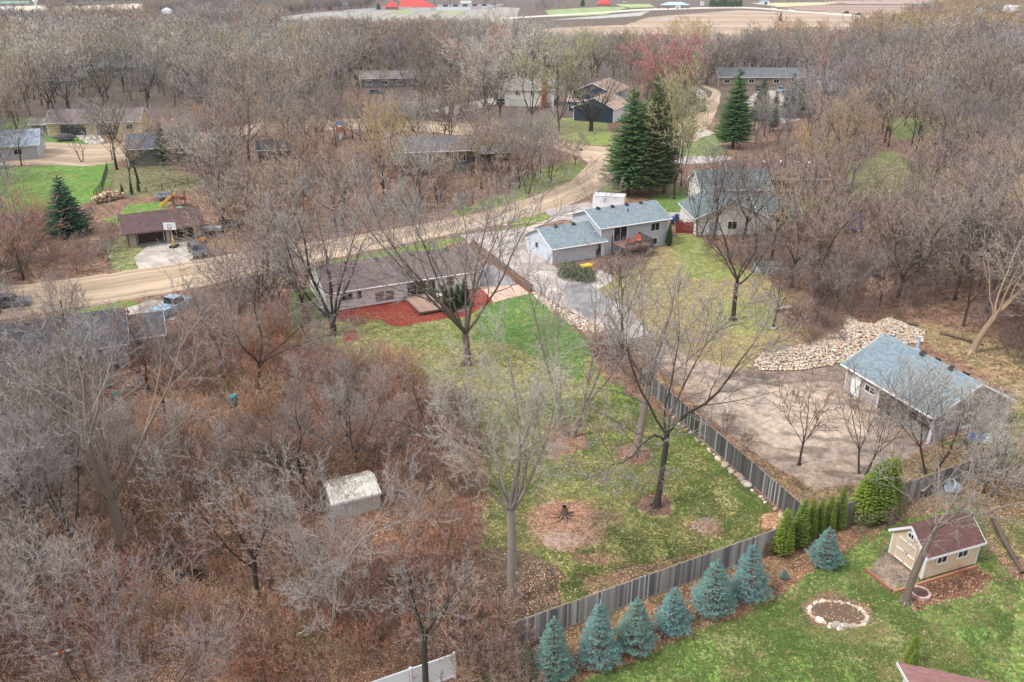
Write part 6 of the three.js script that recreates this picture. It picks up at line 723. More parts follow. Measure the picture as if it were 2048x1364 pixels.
// landmarks, for saying where a tree stands
const LAND = [['ranch house', -13, -99], ['grey split-level house', 14, -118], ['blue-grey garage', 38, -68], ['tan garden shed', 30, -46], ['metal shed', -11, -51], ['brown-roofed garage', -51, -121], ['green-grey roofed house', 36, -128], ['tan brown-roofed house', 50, -148], ['navy house', 24, -240], ['brick chimney house', 5, -262], ['charcoal house', -20, -170], ['cream garage house', -118, -215], ['gravel lot', 27, -72], ['rubble bank', 33, -82], ['dark-roofed blue house', -47, -75], ['teal barrel', -31, -70], ['tyre heap', -17, -43], ['white vinyl fence', -5, -36], ['dark board fence', 18, -60], ['stone ring bed', 16, -41], ['deck', -10, -91], ['junction sign', 15, -177], ['box trailer', 15, -136], ['blue tarp shelter', 47, -125], ['log bench', 31, -93], ['firewood stack', -72, -140], ['slate-blue house', -70, -300], ['road-end house', 100, -300], ['hidden green-grey house', -85, -175], ['dark blue shed', -58, -178], ['play tower', -43, -205], ['pale-roofed house', -140, -178], ['trampoline', -54, -142], ['tall spruces', 23, -150]];
function where(x, z) { let b = null, bd = 1e9; for (const l of LAND) { const d = Math.hypot(l[1] - x, (l[2] - z)); if (d < bd) { bd = d; b = l; } } const dx = x - b[1], dz = z - b[2], far = bd > 26 ? 'well ' : bd > 11 ? '' : 'close '; const rel = Math.abs(dx) > Math.abs(dz) * 1.3 ? (bd > 26 ? 'away from' : bd > 11 ? 'off the end of' : 'beside') : dz < 0 ? 'behind' : 'before'; return `${rel === 'beside' || rel === 'away from' || rel === 'off the end of' ? '' : far}${rel} the ${b[0]}`; }
const SIZE = (h) => (h > 17 ? 'towering' : h > 14 ? 'tall' : h > 10.5 ? 'medium' : h > 7 ? 'small' : 'slender young');
const used = {};
function named(tone, h, x, z, shape) { const l = `${SIZE(h)} ${TONES[tone][3]} ${shape ?? 'bare'} tree ${where(x, z)}`; used[l] = (used[l] ?? 0) + 1; return l; }
const taken = []; // [x, z, radius]
const AT = (px, py) => { const g = G(px, py); return [g.x, g.z]; };
srand(77);
// ---- the big trees one can point at: their own shapes
const OWN = [
  [1025, 1203, 18.2, { fork: 0.42, limbs: 7, spread: 0.66, side: 0.74, r: 0.27, twR: 0.0075, bark: S(138, 128, 120), twig: S(186, 178, 170), straight: 0.85, gn: 0.17, n2: 7 }, 'pale', 'large pale-twigged tree standing alone on the lawn above the near fence'],
  [935, 728, 18.4, { fork: 0.2, limbs: 9, spread: 0.66, r: 0.34, bark: S(116, 102, 92), straight: 0.3, gn: 0.13, n2: 7, n3: 6, n4: 4, tw: 7, twR: 0.015 }, 'grey', 'broad many-limbed tree in front of the ranch deck'],
  [668, 668, 14.5, { fork: 0.1, limbs: 7, spread: 0.55, r: 0.34, straight: 0.3, gn: 0.15, n2: 5, n3: 5, n4: 4, tw: 7, twR: 0.015 }, 'grey', 'many-stemmed grey tree before the white ranch gable'],
  [1312, 1012, 17.2, { fork: 0.4, limbs: 5, spread: 0.65, r: 0.22, lean: 0.07, straight: 0.4, gn: 0.24, n2: 7, n3: 6, n4: 5, tw: 7, twR: 0.013 }, 'grey', 'dark crooked tree with flared roots in a mulch circle'],
  [1268, 908, 14.5, { fork: 0.45, limbs: 5, spread: 0.7, r: 0.3, bark: S(150, 136, 124), lean: 0.16, straight: 0.4, gn: 0.2, n2: 5, n3: 5, n4: 4, tw: 5 }, 'grey', 'leaning pale-barked tree in the smaller mulch circle'],
  [1140, 872, 15.5, { fork: 0.2, limbs: 4, spread: 0.34, r: 0.3, bark: S(150, 136, 124), lean: 0.05, straight: 0.6, gn: 0.1, stems: 2, n2: 5, n3: 5, n4: 4, tw: 4 }, 'grey', 'twin-trunked smooth tree mid-lawn with long upright limbs'],
  [1466, 640, 13.4, { fork: 0.38, limbs: 5, spread: 0.72, r: 0.24, straight: 0.3, gn: 0.17, n2: 6, n3: 5, n4: 4, tw: 7, twR: 0.015 }, 'dark', 'dark-trunked spreading tree on the lawn past the grey house'],
  [1546, 656, 7.4, { fork: 0.4, limbs: 5, spread: 0.55, r: 0.13, gn: 0.16, n2: 5, n3: 4, n4: 4, tw: 4 }, 'brown', 'small lawn tree with flat stones at its foot'],
  [1810, 1206, 13.0, { fork: 0.5, limbs: 6, spread: 0.85, r: 0.2, bark: S(150, 136, 124), lean: 0.06, straight: 0.3, gn: 0.2, n2: 6, n3: 5, n4: 4, tw: 5 }, 'grey', 'slanting grey tree beside the round planter and tan shed'],
  [1942, 706, 13.0, { fork: 0.38, limbs: 5, spread: 0.6, r: 0.3, lean: 0.22, straight: 0.5, gn: 0.2, n2: 4, n3: 2, n4: 1, tw: 1, bark: S(176, 156, 134), twig: S(188, 176, 162) }, 'white', 'dead bleached tree with broken bare limbs at the wood edge'],
  [1598, 930, 7.6, { fork: 0.3, limbs: 5, spread: 0.42, r: 0.09, n2: 5, n3: 4, n4: 3, tw: 4, twig: S(186, 150, 120) }, 'brown', 'slim brown sapling on the gravel lot nearest the dark fence'.replace('nearest', 'close to')],
  [1724, 950, 8.4, { fork: 0.25, limbs: 5, spread: 0.5, r: 0.11, stems: 2, n2: 5, n3: 4, n4: 3, tw: 4 }, 'brown', 'forked brown sapling at the edge of the gravel lot'],
  [1858, 950, 8.6, { fork: 0.3, limbs: 6, spread: 0.6, r: 0.13, stems: 2, n2: 6, n3: 5, n4: 4, tw: 4 }, 'pale', 'pale twiggy tree in front of the garage porch'],
  [1975, 990, 6.4, { fork: 0.15, limbs: 6, spread: 0.95, r: 0.14, stems: 2, n2: 6, n3: 5, n4: 4, tw: 4, gn: 0.26 }, 'pale', 'low sprawling pale tree over the light fence'],
  [272, 1160, 18.5, { fork: 0.36, limbs: 6, spread: 0.6, r: 0.34, bark: S(150, 136, 124), lean: -0.08, straight: 0.6, gn: 0.18, n2: 6, n3: 5, n4: 4, tw: 5 }, 'grey', 'biggest grey tree of the thicket with a long bare trunk'],
  [690, 1300, 12.6, { fork: 0.22, limbs: 6, spread: 0.6, side: 0.75, r: 0.19, bark: S(150, 136, 124), straight: 0.2, gn: 0.24, n2: 6, n3: 6, n4: 6, tw: 7 }, 'grey', 'lichen-grey forked tree above the white vinyl fence'],
  [520, 1230, 12, { fork: 0.4, limbs: 5, spread: 0.6, r: 0.17, gn: 0.2, n2: 6, n3: 5, n4: 4, tw: 4 }, 'grey', 'thin grey tree between tyre heap and vinyl fence'],
  [1428, 480, 13, { fork: 0.3, limbs: 5, spread: 0.4, r: 0.19, n2: 6, n3: 5, n4: 4, tw: 3, twR: 0.014 }, 'dark', 'dark slim tree before the gable of the green-grey roofed house'],
  [1398, 474, 12, { fork: 0.24, limbs: 4, spread: 0.4, r: 0.16, stems: 2, n2: 5, n3: 5, n4: 4, tw: 3, twR: 0.014 }, 'dark', 'twin-stemmed dark tree between red gate and cream gable'],
  [1560, 466, 15.5, { fork: 0.3, limbs: 6, spread: 0.55, r: 0.26, n2: 6, n3: 5, n4: 4, tw: 3, twR: 0.014 }, 'dark', 'tall dark tree at the far corner of the green-grey roofed house'],
  [852, 1400, 9.5, { fork: 0.5, limbs: 5, spread: 0.6, r: 0.16, gn: 0.2, n2: 5, n3: 4, n4: 4, tw: 4 }, 'grey', 'grey trunk standing against the white vinyl fence'],
  [1085, 310, 14, { fork: 0.2, limbs: 6, spread: 0.6, r: 0.4, n2: 5, n3: 5, n4: 4, tw: 3, twR: 0.02, detail: 1 }, 'brown', null],
  [1182, 262, 15, { fork: 0.14, limbs: 8, spread: 0.7, r: 0.55, straight: 0.2, n2: 6, n3: 5, n4: 4, tw: 3, twR: 0.02, detail: 1 }, 'grey', 'vase-shaped many-limbed tree before the navy garage wall'],
];
for (const [px, py, h, o, tone, label] of OWN) { if (!label) continue; const [x, z] = AT(px, py), P = proto(Math.round(px * 3 + py), { ...o, height: h }); plantTree(P, tone, x, z, h, label, null, 0); taken.push([x, z, 2.6]); }
// ---- trees whose colour singles them out
srand(501);
const ACC = [
  [768, 405, 15, 'gold', 'yellow-budded tall tree between the road and the red stairs', 0.62], [600, 142, 16, 'gold', 'orange-gold round-crowned tree standing out of the grey wood', 1.15], [1352, 222, 18.5, 'red', 'big red-budded tree behind the tall spruces', 1.4],
  [1348, 398, 20, 'green', 'tall olive-tan feathery tree growing against the dark spruces', 0.72], [1362, 372, 15, 'green', 'lower olive-tan tree at the road side of the spruces', 0.7], [1000, 170, 18, 'rust', 'rust-red budded tree among the pale cottonwoods', 1.0], [1570, 92, 14, 'rust', 'rusty tree along the edge of the far field', 1.1], [1640, 96, 13, 'rust', 'second rusty tree along the edge of the far field', 1.0], [1360, 100, 14, 'gold', 'mustard-coloured tree before the big tan field', 1.2], [1400, 106, 15, 'gold', 'mustard-brown tree next to the mustard tree by the field', 1.1],
  [1590, 104, 14, 'green', 'yellow-green tree between the two rusty trees', 1.1], [500, 262, 9, 'tan', 'tan-leaved tree in the wood behind the dark blue shed', 1.2], [450, 330, 11, 'rust', 'orange-tan tree close to the hidden green-grey house', 1.1], [225, 320, 10, 'tan', 'bushy tan cedar-like tree at the bend of the lane', 0.8], [1190, 430, 7, 'pink', 'thin pinkish tree beside the white box trailer', 0.8],
  [1100, 372, 9, 'pink', 'round pinkish tree on the bank inside the road bend', 1.1], [1040, 366, 8, 'tan', 'tan tree on the bank inside the road bend', 1.1], [1150, 330, 6, 'brown', 'short bushy tree at the tip of the bank by the junction', 1.2], [978, 240, 20, 'pale', 'pale cottonwood at the lane end of the garden', 1], [1062, 254, 21, 'pale', 'pale cottonwood with a double trunk in the middle of the garden', 1.05], [1118, 268, 21, 'green', 'tallest greenish cottonwood between garden and navy house', 1.05], [1000, 236, 18, 'grey', 'grey cottonwood behind the lane-end pale one', 1],
];
for (const [px, py, h, tone, label, wide] of ACC) { const [x, z] = AT(px, py), D = -z; plantTree(pick(BUDP), tone, x, z, h, label, null, R() * 6.28, wide); taken.push([x, z, 3]); }
// ---- where nothing tall grows
const OPEN = [
  [640, 640, 720, 650, 960, 600, 1075, 586, 1180, 660, 1290, 770, 1372, 800, 1600, 1010, 1690, 1000, 2048, 900, 2300, 1500, 900, 1500, 1033, 1310, 960, 1240, 965, 1090, 985, 980, 950, 870, 860, 780, 760, 730],
  [590, 500, 1060, 470, 1100, 600, 960, 640, 640, 660, 600, 640], [930, 440, 1150, 400, 1340, 380, 1420, 440, 1440, 480, 1560, 600, 1690, 640, 1850, 640, 2030, 720, 2060, 900, 1700, 1000, 1560, 960, 1370, 790, 1240, 650, 1060, 590],
  [0, 650, 250, 610, 320, 640, 330, 690, 240, 700, 210, 770, 20, 800], [236, 440, 425, 420, 430, 640, 330, 660, 240, 600], [20, 335, 225, 325, 235, 400, 100, 440, 20, 420], [205, 395, 410, 360, 430, 430, 210, 460], [1372, 300, 1620, 300, 1640, 400, 1590, 490, 1372, 480],
  [975, 170, 1260, 165, 1270, 300, 1150, 300, 985, 262], [780, 325, 960, 305, 1000, 340, 830, 366], [50, 240, 330, 215, 340, 275, 60, 300], [0, 280, 0, 330, 330, 305, 330, 275], [240, 300, 360, 290, 360, 340, 240, 345], [1370, 180, 1600, 160, 1640, 240, 1560, 260, 1450, 250], [700, 355, 800, 350, 800, 382, 700, 385],
  [0, 570, 200, 546, 455, 508, 670, 474, 940, 428, 1060, 393, 1140, 361, 1175, 330, 1130, 290, 960, 250, 860, 240, 860, 264, 1150, 314, 1190, 390, 1034, 442, 926, 468, 672, 518, 455, 566, 210, 612, 0, 645], [1160, 290, 1340, 250, 1385, 230, 1412, 200, 1420, 180, 1445, 180, 1450, 205, 1420, 262, 1340, 305, 1300, 340, 1340, 430, 1180, 390],
  [860, 240, 860, 264, 690, 262, 490, 274, 330, 306, 330, 272, 500, 247, 700, 236], [1740, 290, 1900, 340, 1850, 385, 1700, 400], [700, 180, 800, 176, 800, 196, 700, 200], [1860, 90, 1880, 90, 1880, 96],
  [1000, 96, 1120, 98, 1250, 104, 1480, 108, 1620, 92, 1700, 74, 1770, 56, 1820, 46, 1900, 20, 1960, 4, 2000, -6, 1000, -6, 1000, 36], [560, 66, 700, 66, 760, 64, 1000, 72, 1040, 60, 1040, -6, 760, -6, 740, 18, 560, 32], [1225, 378, 1345, 366, 1345, 410, 1225, 410], [-60, 36, 100, 32, 100, 8, -60, 8], [130, 26, 290, 20, 290, 4, 130, 8], [-200, 2, 60, 0, 60, 7, -200, 13],
].map((p) => poly(...p));
const CLEAR = [
  [58, 0, 88, 21, 1], [316, 22, 358, 32, 1], [632, 2, 708, 26, 0.9], [410, 8, 430, 18, 0.9], [1930, 18, 2040, 34, 0.9],
  [1090, 8, 1330, 66, 1], [1330, 8, 1480, 72, 1], [1480, 4, 1700, 58, 1], [1700, 4, 1800, 30, 1], [700, 0, 1000, 40, 1], [560, 20, 700, 40, 1], [130, 4, 290, 20, 0.9], [0, 8, 100, 22, 0.9], [1000, 4, 1090, 40, 0.9], // things the photograph shows past the trees: sight is kept to them (screen box, share of the trees left out)
  [235, 418, 425, 530, 0.9], [55, 330, 232, 405, 0.7], [98, 356, 185, 470, 1], [1130, 395, 1345, 500, 1], [640, 930, 775, 1048, 1], [760, 1300, 920, 1364, 1], [940, 440, 1130, 520, 1], [450, 470, 700, 560, 0.35], [1120, 180, 1265, 300, 1], [1000, 150, 1112, 215, 0.9], [785, 262, 1010, 365, 0.4], [1370, 335, 1600, 470, 0.3],
  [50, 225, 225, 332, 0.2], [0, 640, 260, 790, 0.1], [1140, 285, 1420, 440, 1], [1380, 190, 1450, 270, 1], [1430, 140, 1560, 182, 1], [720, 150, 795, 190, 0.8], [250, 280, 340, 335, 0.1], [210, 385, 380, 440, 0.85], [1680, 630, 2040, 900, 1], [580, 480, 960, 660, 0.6], [700, 640, 1000, 700, 0.7], [1690, 450, 1720, 480, 0.9], [455, 790, 480, 815, 1], [0, 590, 40, 640, 0.7], [335, 595, 365, 630, 0.8], [350, 1135, 400, 1175, 1], [665, 240, 700, 290, 0.3], [1740, 300, 1900, 360, 0.6], [500, 288, 570, 325, 0.6], [700, 330, 800, 385, 0.5],
];
function fitted(x, z, h, wide = 0.3) { // the height a tree may have here, or 0
  const [px, py, f] = toPx(x, 0, z), w = FOCAL / f * h * wide; for (const [a, b, c, d, p] of CLEAR) { if (px + w < a || px - w > c || py < d - 4) continue; let top = toPx(x, h, z)[1]; if (top < d && hash2(Math.round(x * 10), Math.round(z * 10 + a)) < p) { h = Math.min(h, heightAt(d + 2, z) * (0.72 + 0.28 * hash2(Math.round(z * 10), Math.round(x * 10)))); } } return h < 2.9 ? 0 : h;
}
const isOpen = (x, z) => OPEN.some((p) => inside(p, x, z));
// ---- the wood, zone by zone: [corners, spacing, tones, least and most height, kind of tree]
const ZONES = [
  [[-200, 760, 0, 800, 230, 770, 330, 690, 430, 640, 580, 640, 660, 690, 780, 740, 880, 800, 960, 880, 985, 980, 960, 1090, 940, 1240, 1010, 1330, 900, 1500, -500, 1600], 5.2, ['grey', 'grey', 'dark', 'brown', 'mauve', 'dark'], 8, 15, 0.5],
  [[1190, 690, 1290, 700, 1376, 790, 1340, 800, 1240, 760], 5, ['brown', 'grey', 'dark'], 8, 13, 0],
  [[-300, 640, 0, 640, 0, 800, -300, 900], 6, ['grey', 'brown'], 9, 15, 0],
  [[320, 640, 560, 560, 600, 570, 640, 690, 430, 640, 330, 700], 5.5, ['grey', 'brown', 'dark'], 9, 14, 0.2],
  [[-400, 420, 100, 420, 240, 500, 240, 560, 0, 575, -400, 620], 5.6, ['grey', 'mauve', 'grey', 'pale', 'brown'], 8, 14, 0.1],
  [[425, 380, 560, 300, 760, 270, 1000, 290, 1170, 330, 1050, 395, 930, 430, 670, 474, 455, 508, 430, 470], 5.9, ['grey', 'brown', 'brown', 'pale', 'tan', 'mauve', 'dark'], 8, 14.5, 0.15],
  [[1600, 640, 1560, 590, 1440, 480, 1600, 480, 1640, 400, 1700, 300, 2600, 320, 2600, 800, 2060, 760, 2040, 700, 1850, 640, 1690, 640], 4.8, ['brown', 'mauve', 'grey', 'dark', 'brown', 'tan'], 8, 15, 0.25],
].map((q) => [poly(...q[0]), ...q.slice(1)]);
srand(900);
const cand = [];
function toneFar(px, py) { const n = R(), w = vnoise(px * 0.012, py * 0.05);
  if (px < 680 && py > 118 && py < 215) return n < 0.5 ? 'pale' : n < 0.6 ? 'tan' : n < 0.72 ? 'green' : n < 0.78 ? 'pink' : 'grey';
  if (px > 1500 && py < 125) return w > 0.56 ? (n < 0.5 ? 'gold' : 'tan') : n < 0.3 ? 'mauve' : n < 0.55 ? 'grey' : n < 0.7 ? 'tan' : n < 0.85 ? 'green' : 'rust';
  if (px > 900 && px < 1230 && py < 200) return n < 0.62 ? 'pale' : n < 0.72 ? 'green' : 'grey';
  return w > 0.6 && n < 0.5 ? pick(['tan', 'green', 'tan', 'gold', 'brown']) : n < 0.3 ? 'grey' : n < 0.46 ? 'mauve' : n < 0.66 ? 'brown' : n < 0.78 ? 'dark' : n < 0.86 ? 'pale' : n < 0.95 ? 'tan' : 'rust'; }
function scatter(x0, x1, z0, z1, s, fn) { for (let z = z0; z < z1; z += s) for (let x = x0; x < x1; x += s) { const a = x + rr(0, s * 0.95), b = z + rr(0, s * 0.95), [px, py] = toPx(a, 0, b); if (px < -220 - 9e4 / -b || px > 2268 + 9e4 / -b || py > 1560) continue; fn(a, b, px, py); } }
for (const [P, s, tones, h0, h1, sap] of ZONES) { const xs = P.map((p) => p[0]), zs = P.map((p) => p[1]); scatter(Math.min(...xs), Math.max(...xs), Math.min(...zs), Math.max(...zs), s, (x, z, px, py) => { if (!inside(P, x, z) || isOpen(x, z)) return; if (taken.some((t) => Math.hypot(t[0] - x, t[1] - z) < t[2])) return; const young = R() < sap; cand.push({ x, z, tone: young ? pick(['pink', 'pink', 'brown', 'tan']) : pick(tones), h: young ? rr(4.5, 7.5) : rr(h0 + (h1 - h0) * 0.35 * R(), h1), young, py }); }); }
const inZone = (x, z) => ZONES.some((q) => inside(q[0], x, z));
scatter(-260, 260, -420, -85, 8.8, (x, z, px, py) => { if (!isOpen(x, z) && !inZone(x, z) && !taken.some((t) => Math.hypot(t[0] - x, t[1] - z) < 4)) cand.push({ x, z, tone: toneFar(px, py), h: rr(8, 18), py }); });
scatter(-620, 620, -900, -420, 9, (x, z, px, py) => { if (!isOpen(x, z)) cand.push({ x, z, tone: toneFar(px, py), h: rr(9, 16), py }); });
scatter(-1200, 1200, -1900, -900, 12, (x, z, px, py) => { if (!isOpen(x, z)) cand.push({ x, z, tone: toneFar(px, py), h: rr(9, 15), py }); });
// thin rows of trees in the fields
for (const [a, b, n] of [[[1010, 62], [1330, 78], 34], [[1330, 80], [1640, 84], 26], [[700, 8], [860, 2], 20], [[1060, 20], [1140, 20], 9], [[1540, 8], [1800, 2], 12], [[560, 16], [700, 12], 22], [[960, 8], [1010, 12], 5]]) for (let i = 0; i < n; i++) { const t = R(), [x, z] = AT(a[0] + (b[0] - a[0]) * t, a[1] + (b[1] - a[1]) * t + rr(-1, 1)); cand.push({ x, z, tone: pick(['grey', 'mauve', 'pale', 'dark']), h: rr(8, 14), py: 60 }); }
for (let i = cand.length - 1; i >= 0; i--) { const c = cand[i]; if (c.z > -2000) { const h = fitted(c.x, c.z, c.h); if (!h) cand.splice(i, 1); else { if (h < 6.5 && c.z > -110) c.young = true; c.h = h; } } }
cand.forEach((c) => { c.D = Math.hypot(c.x, c.z); const [px] = toPx(c.x, c.h * 0.6, c.z); c.seen = px > -60 && px < 2108; c.size = c.seen ? c.h / c.D : 0; });
cand.sort((a, b) => b.size - a.size);
const ONE = 300 - OWN.length - ACC.length, rest = [];
cand.forEach((c, i) => {
  const P = c.young ? pick(SAPL) : c.D < 88 ? pick(NEARP) : c.D < 215 ? pick(MIDP) : c.D < 430 ? pick(FARP) : pick(DISTP);
  if (i < ONE && c.size > 0) { const label = named(c.tone, c.h, c.x, c.z, c.young ? 'bushy bare' : `${['round-topped', 'wide-crowned', 'narrow', 'twin-trunked', 'spreading'][Math.max(0, NEARP.indexOf(P), MIDP.indexOf(P))]} bare`); plantTree(P, c.tone, c.x, c.z, c.h, label, label, R() * 6.28, rr(0.85, 1.15)); }
  else rest.push({ ...c, P });
});
const qo = new THREE.Object3D(), qc = new THREE.Color(), instM = new THREE.MeshStandardMaterial({ vertexColors: true, roughness: 0.95 });
function massOf(name, list, parent) { // many plants of a few prototypes as one object
  const by = new Map(); list.forEach((c) => { if (!by.has(c.P)) by.set(c.P, []); by.get(c.P).push(c); });
  for (const [P, L] of by) for (const [part, geo] of [['trunk', P.trunk], ['crown', P.crown]]) { const im = new THREE.InstancedMesh(geo, instM, L.length); L.forEach((c, i) => { qo.position.set(c.x, 0, c.z); qo.rotation.set(0, c.turn ??= R() * 6.28, 0); const k = c.h / P.h, w = (c.wide ??= rr(0.9, 1.2)); qo.scale.set(k * w, k, k * w); qo.updateMatrix(); im.setMatrixAt(i, qo.matrix); const t = TONES[c.tone]; c.f ??= rr(0.55, 1.35); im.setColorAt(i, part === 'trunk' ? qc.setRGB(0.82 * c.f, 0.79 * c.f, 0.77 * c.f) : qc.setRGB(t[0] * 0.68 * c.f, t[1] * 0.68 * c.f, t[2] * 0.68 * c.f)); }); im.name = `${name}_${part}`; im.castShadow = im.receiveShadow = true; im.userData.kind = 'stuff'; parent.add(im); }
}
{ const g = new THREE.Group(); g.name = 'woodland'; g.userData = { kind: 'stuff', label: 'grey and tan bare woodland running to the far fields' }; scene.add(g); massOf('woodland', rest, g); }
{ // thicket of thin shrubs under the trees
  srand(1300); const list = [], add = (P, s, tones, h0, h1, keep = 1) => { const Q = poly(...P), xs = Q.map((p) => p[0]), zs = Q.map((p) => p[1]); scatter(Math.min(...xs), Math.max(...xs), Math.min(...zs), Math.max(...zs), s, (x, z) => { if (inside(Q, x, z) && fitted(x, z, 3, 0.4) && R() < keep * sm(0.2, 0.5, fbm(x * 0.12 + 7, z * 0.12, 2)) + 0.1) list.push({ x, z, tone: pick(tones), h: rr(h0, h1), P: pick(BRUSH) }); }); };
  add([-200, 800, 0, 800, 230, 790, 330, 710, 430, 660, 560, 660, 650, 690, 760, 740, 860, 800, 945, 880, 970, 980, 930, 1080, 900, 1200, 1000, 1290, 1040, 1330, 1000, 1420, 700, 1330, 500, 1420, -300, 1500], 1.9, ['pink', 'pink', 'tan', 'rust', 'tan'], 1.8, 4.0, 0.95);
  add([880, 1230, 1000, 1270, 1060, 1300, 1060, 1400, 940, 1420], 1.5, ['pink', 'grey'], 1.6, 3, 0.9); add([1590, 600, 1560, 580, 1470, 520, 1640, 420, 1800, 420, 2300, 500, 2300, 760, 2050, 740, 1860, 640, 1720, 636, 1690, 650, 1620, 690, 1580, 670], 2.3, ['brown', 'brown', 'dark', 'mauve'], 1.6, 3.8, 0.85);
  add([425, 400, 700, 330, 1000, 330, 1100, 360, 960, 410, 680, 462, 440, 495], 2.9, ['brown', 'tan', 'mauve'], 1.3, 3, 0.75); add([560, 560, 620, 560, 630, 690, 560, 660, 330, 690, 320, 640], 2, ['brown', 'mauve'], 1.6, 3.4, 0.8); add([0, 440, 230, 470, 235, 540, 0, 570], 2.4, ['brown', 'grey'], 1.5, 3.4, 0.8);
  add([1185, 690, 1290, 700, 1345, 770, 1300, 780, 1230, 760], 1.5, ['pink', 'brown', 'rust'], 1.0, 2.2, 0.9); add([1380, 800, 1600, 985, 1700, 985, 1760, 960, 1640, 975, 1560, 950, 1440, 860], 1.7, ['brown', 'tan'], 0.8, 2.0, 0.8); add([1180, 510, 1270, 520, 1330, 510, 1300, 560, 1200, 540], 1.5, ['brown', 'mauve'], 1.0, 2.4, 0.8); add([1630, 640, 1690, 640, 1680, 690, 1600, 700], 1.3, ['brown', 'grey'], 0.7, 1.6, 0.9); add([1870, 940, 2048, 905, 2100, 930, 1990, 1000, 1960, 960], 1.4, ['pale', 'grey', 'brown'], 1, 2.2, 0.8); add([1690, 1060, 1770, 1010, 1800, 1040, 1740, 1090], 1.2, ['brown', 'grey'], 0.8, 1.6, 0.8); add([1390, 470, 1500, 470, 1540, 560, 1430, 530], 1.8, ['brown', 'mauve'], 1.2, 2.8, 0.8); add([1840, 1168, 1960, 1135, 1970, 1160, 1870, 1200], 0.9, ['rust', 'brown'], 0.3, 0.6, 0.9);
  const g = new THREE.Group(); g.name = 'undergrowth'; g.userData = { kind: 'stuff', label: 'pinkish brown leafless thicket under the trees' }; scene.add(g); massOf('undergrowth', list, g);
}
// ---------------------------------------------------------------- evergreens
function conifer(s, o) { // whorls of drooping branches set with needle sprays
  srand(s); const q = { h: 5, r: 1.25, whorls: 20, base: 0.03, shape: 0.55, step: 0.09, tuft: 0.17, tr: 0.024, droop: 0.02, per: 0.29, col: S(108, 146, 136), var: 0.3, bare: 0, rag: 0.24, ...o }, C = new MB(), T = new MB();
  T.tube([V(0, -0.05, 0), V(0, q.h * 0.5, 0), V(0, q.h * 0.97, 0)], [q.h * 0.018 + 0.03, q.h * 0.011 + 0.02, 0.012], 8, S(96, 78, 66), 0.2);
  for (let w = 0; w < q.whorls; w++) {
    const t = w / (q.whorls - 1), y = q.h * (q.base + (0.985 - q.base) * t), R0 = q.r * Math.pow(1 - t, q.shape) * (t < 0.08 ? 0.82 + t * 2 : 1) + 0.05, n = Math.max(4, Math.round(6.28 * R0 / (q.per * (0.7 + 0.3 * R()))));
    for (let i = 0; i < n; i++) {
      const a = (i + rr(-0.4, 0.4)) / n * 6.28 + w * 0.7, L = R0 * (1 - q.rag + 2 * q.rag * R()), el = q.droop + (t > 0.75 ? (t - 0.75) * 2.6 : 0) + rr(-0.1, 0.1), ca = Math.cos(a), sa = Math.sin(a), yy = y + rr(-0.5, 0.5) * q.h / q.whorls;
      if (L > 0.5) T.spike(V(0, yy, 0), V(ca, el, sa).normalize(), L * 0.9, 0.012 + q.h * 0.0015, S(92, 74, 62));
      const m = Math.max(1, Math.round(L * 0.75 / q.step)), bc = tint(q.col, 1 + rr(-q.var, q.var));
      for (let k = 0; k <= m; k++) {
        const f = 0.25 + 0.75 * k / m, d = L * f, p = V(ca * d, yy + el * d + 0.25 * d * f * 0.3, sa * d), c = tint(bc, 1 + rr(-0.14, 0.14)), len = q.tuft * rr(0.7, 1.25) * (1.1 - 0.35 * f);
        if (R() < 0.7) C.spike(p, V(rr(-1, 1), rr(-0.4, 1), rr(-1, 1)).normalize(), len * 0.8, q.tr, c); C.spike(p, V(ca * 0.8 - sa * rr(0.5, 1), rr(0, 0.6), sa * 0.8 + ca * rr(0.5, 1)).normalize(), len, q.tr, c); C.spike(p, V(ca * 0.8 + sa * rr(0.5, 1), rr(0, 0.6), sa * 0.8 - ca * rr(0.5, 1)).normalize(), len, q.tr, c); if (k === m || R() < 0.5) C.spike(p, V(ca * 0.8, rr(0.2, 0.9), sa * 0.8).normalize(), len * 0.9, q.tr, c);
      }
    }
  }
  C.spike(V(0, q.h * 0.95, 0), V(rr(-0.1, 0.1), 1, rr(-0.1, 0.1)).normalize(), q.h * 0.07 + 0.1, q.tr, q.col); trisTotal += (C.i.length + T.i.length) / 3;
  return { trunk: T.build(), foliage: C.build(), h: q.h };
}
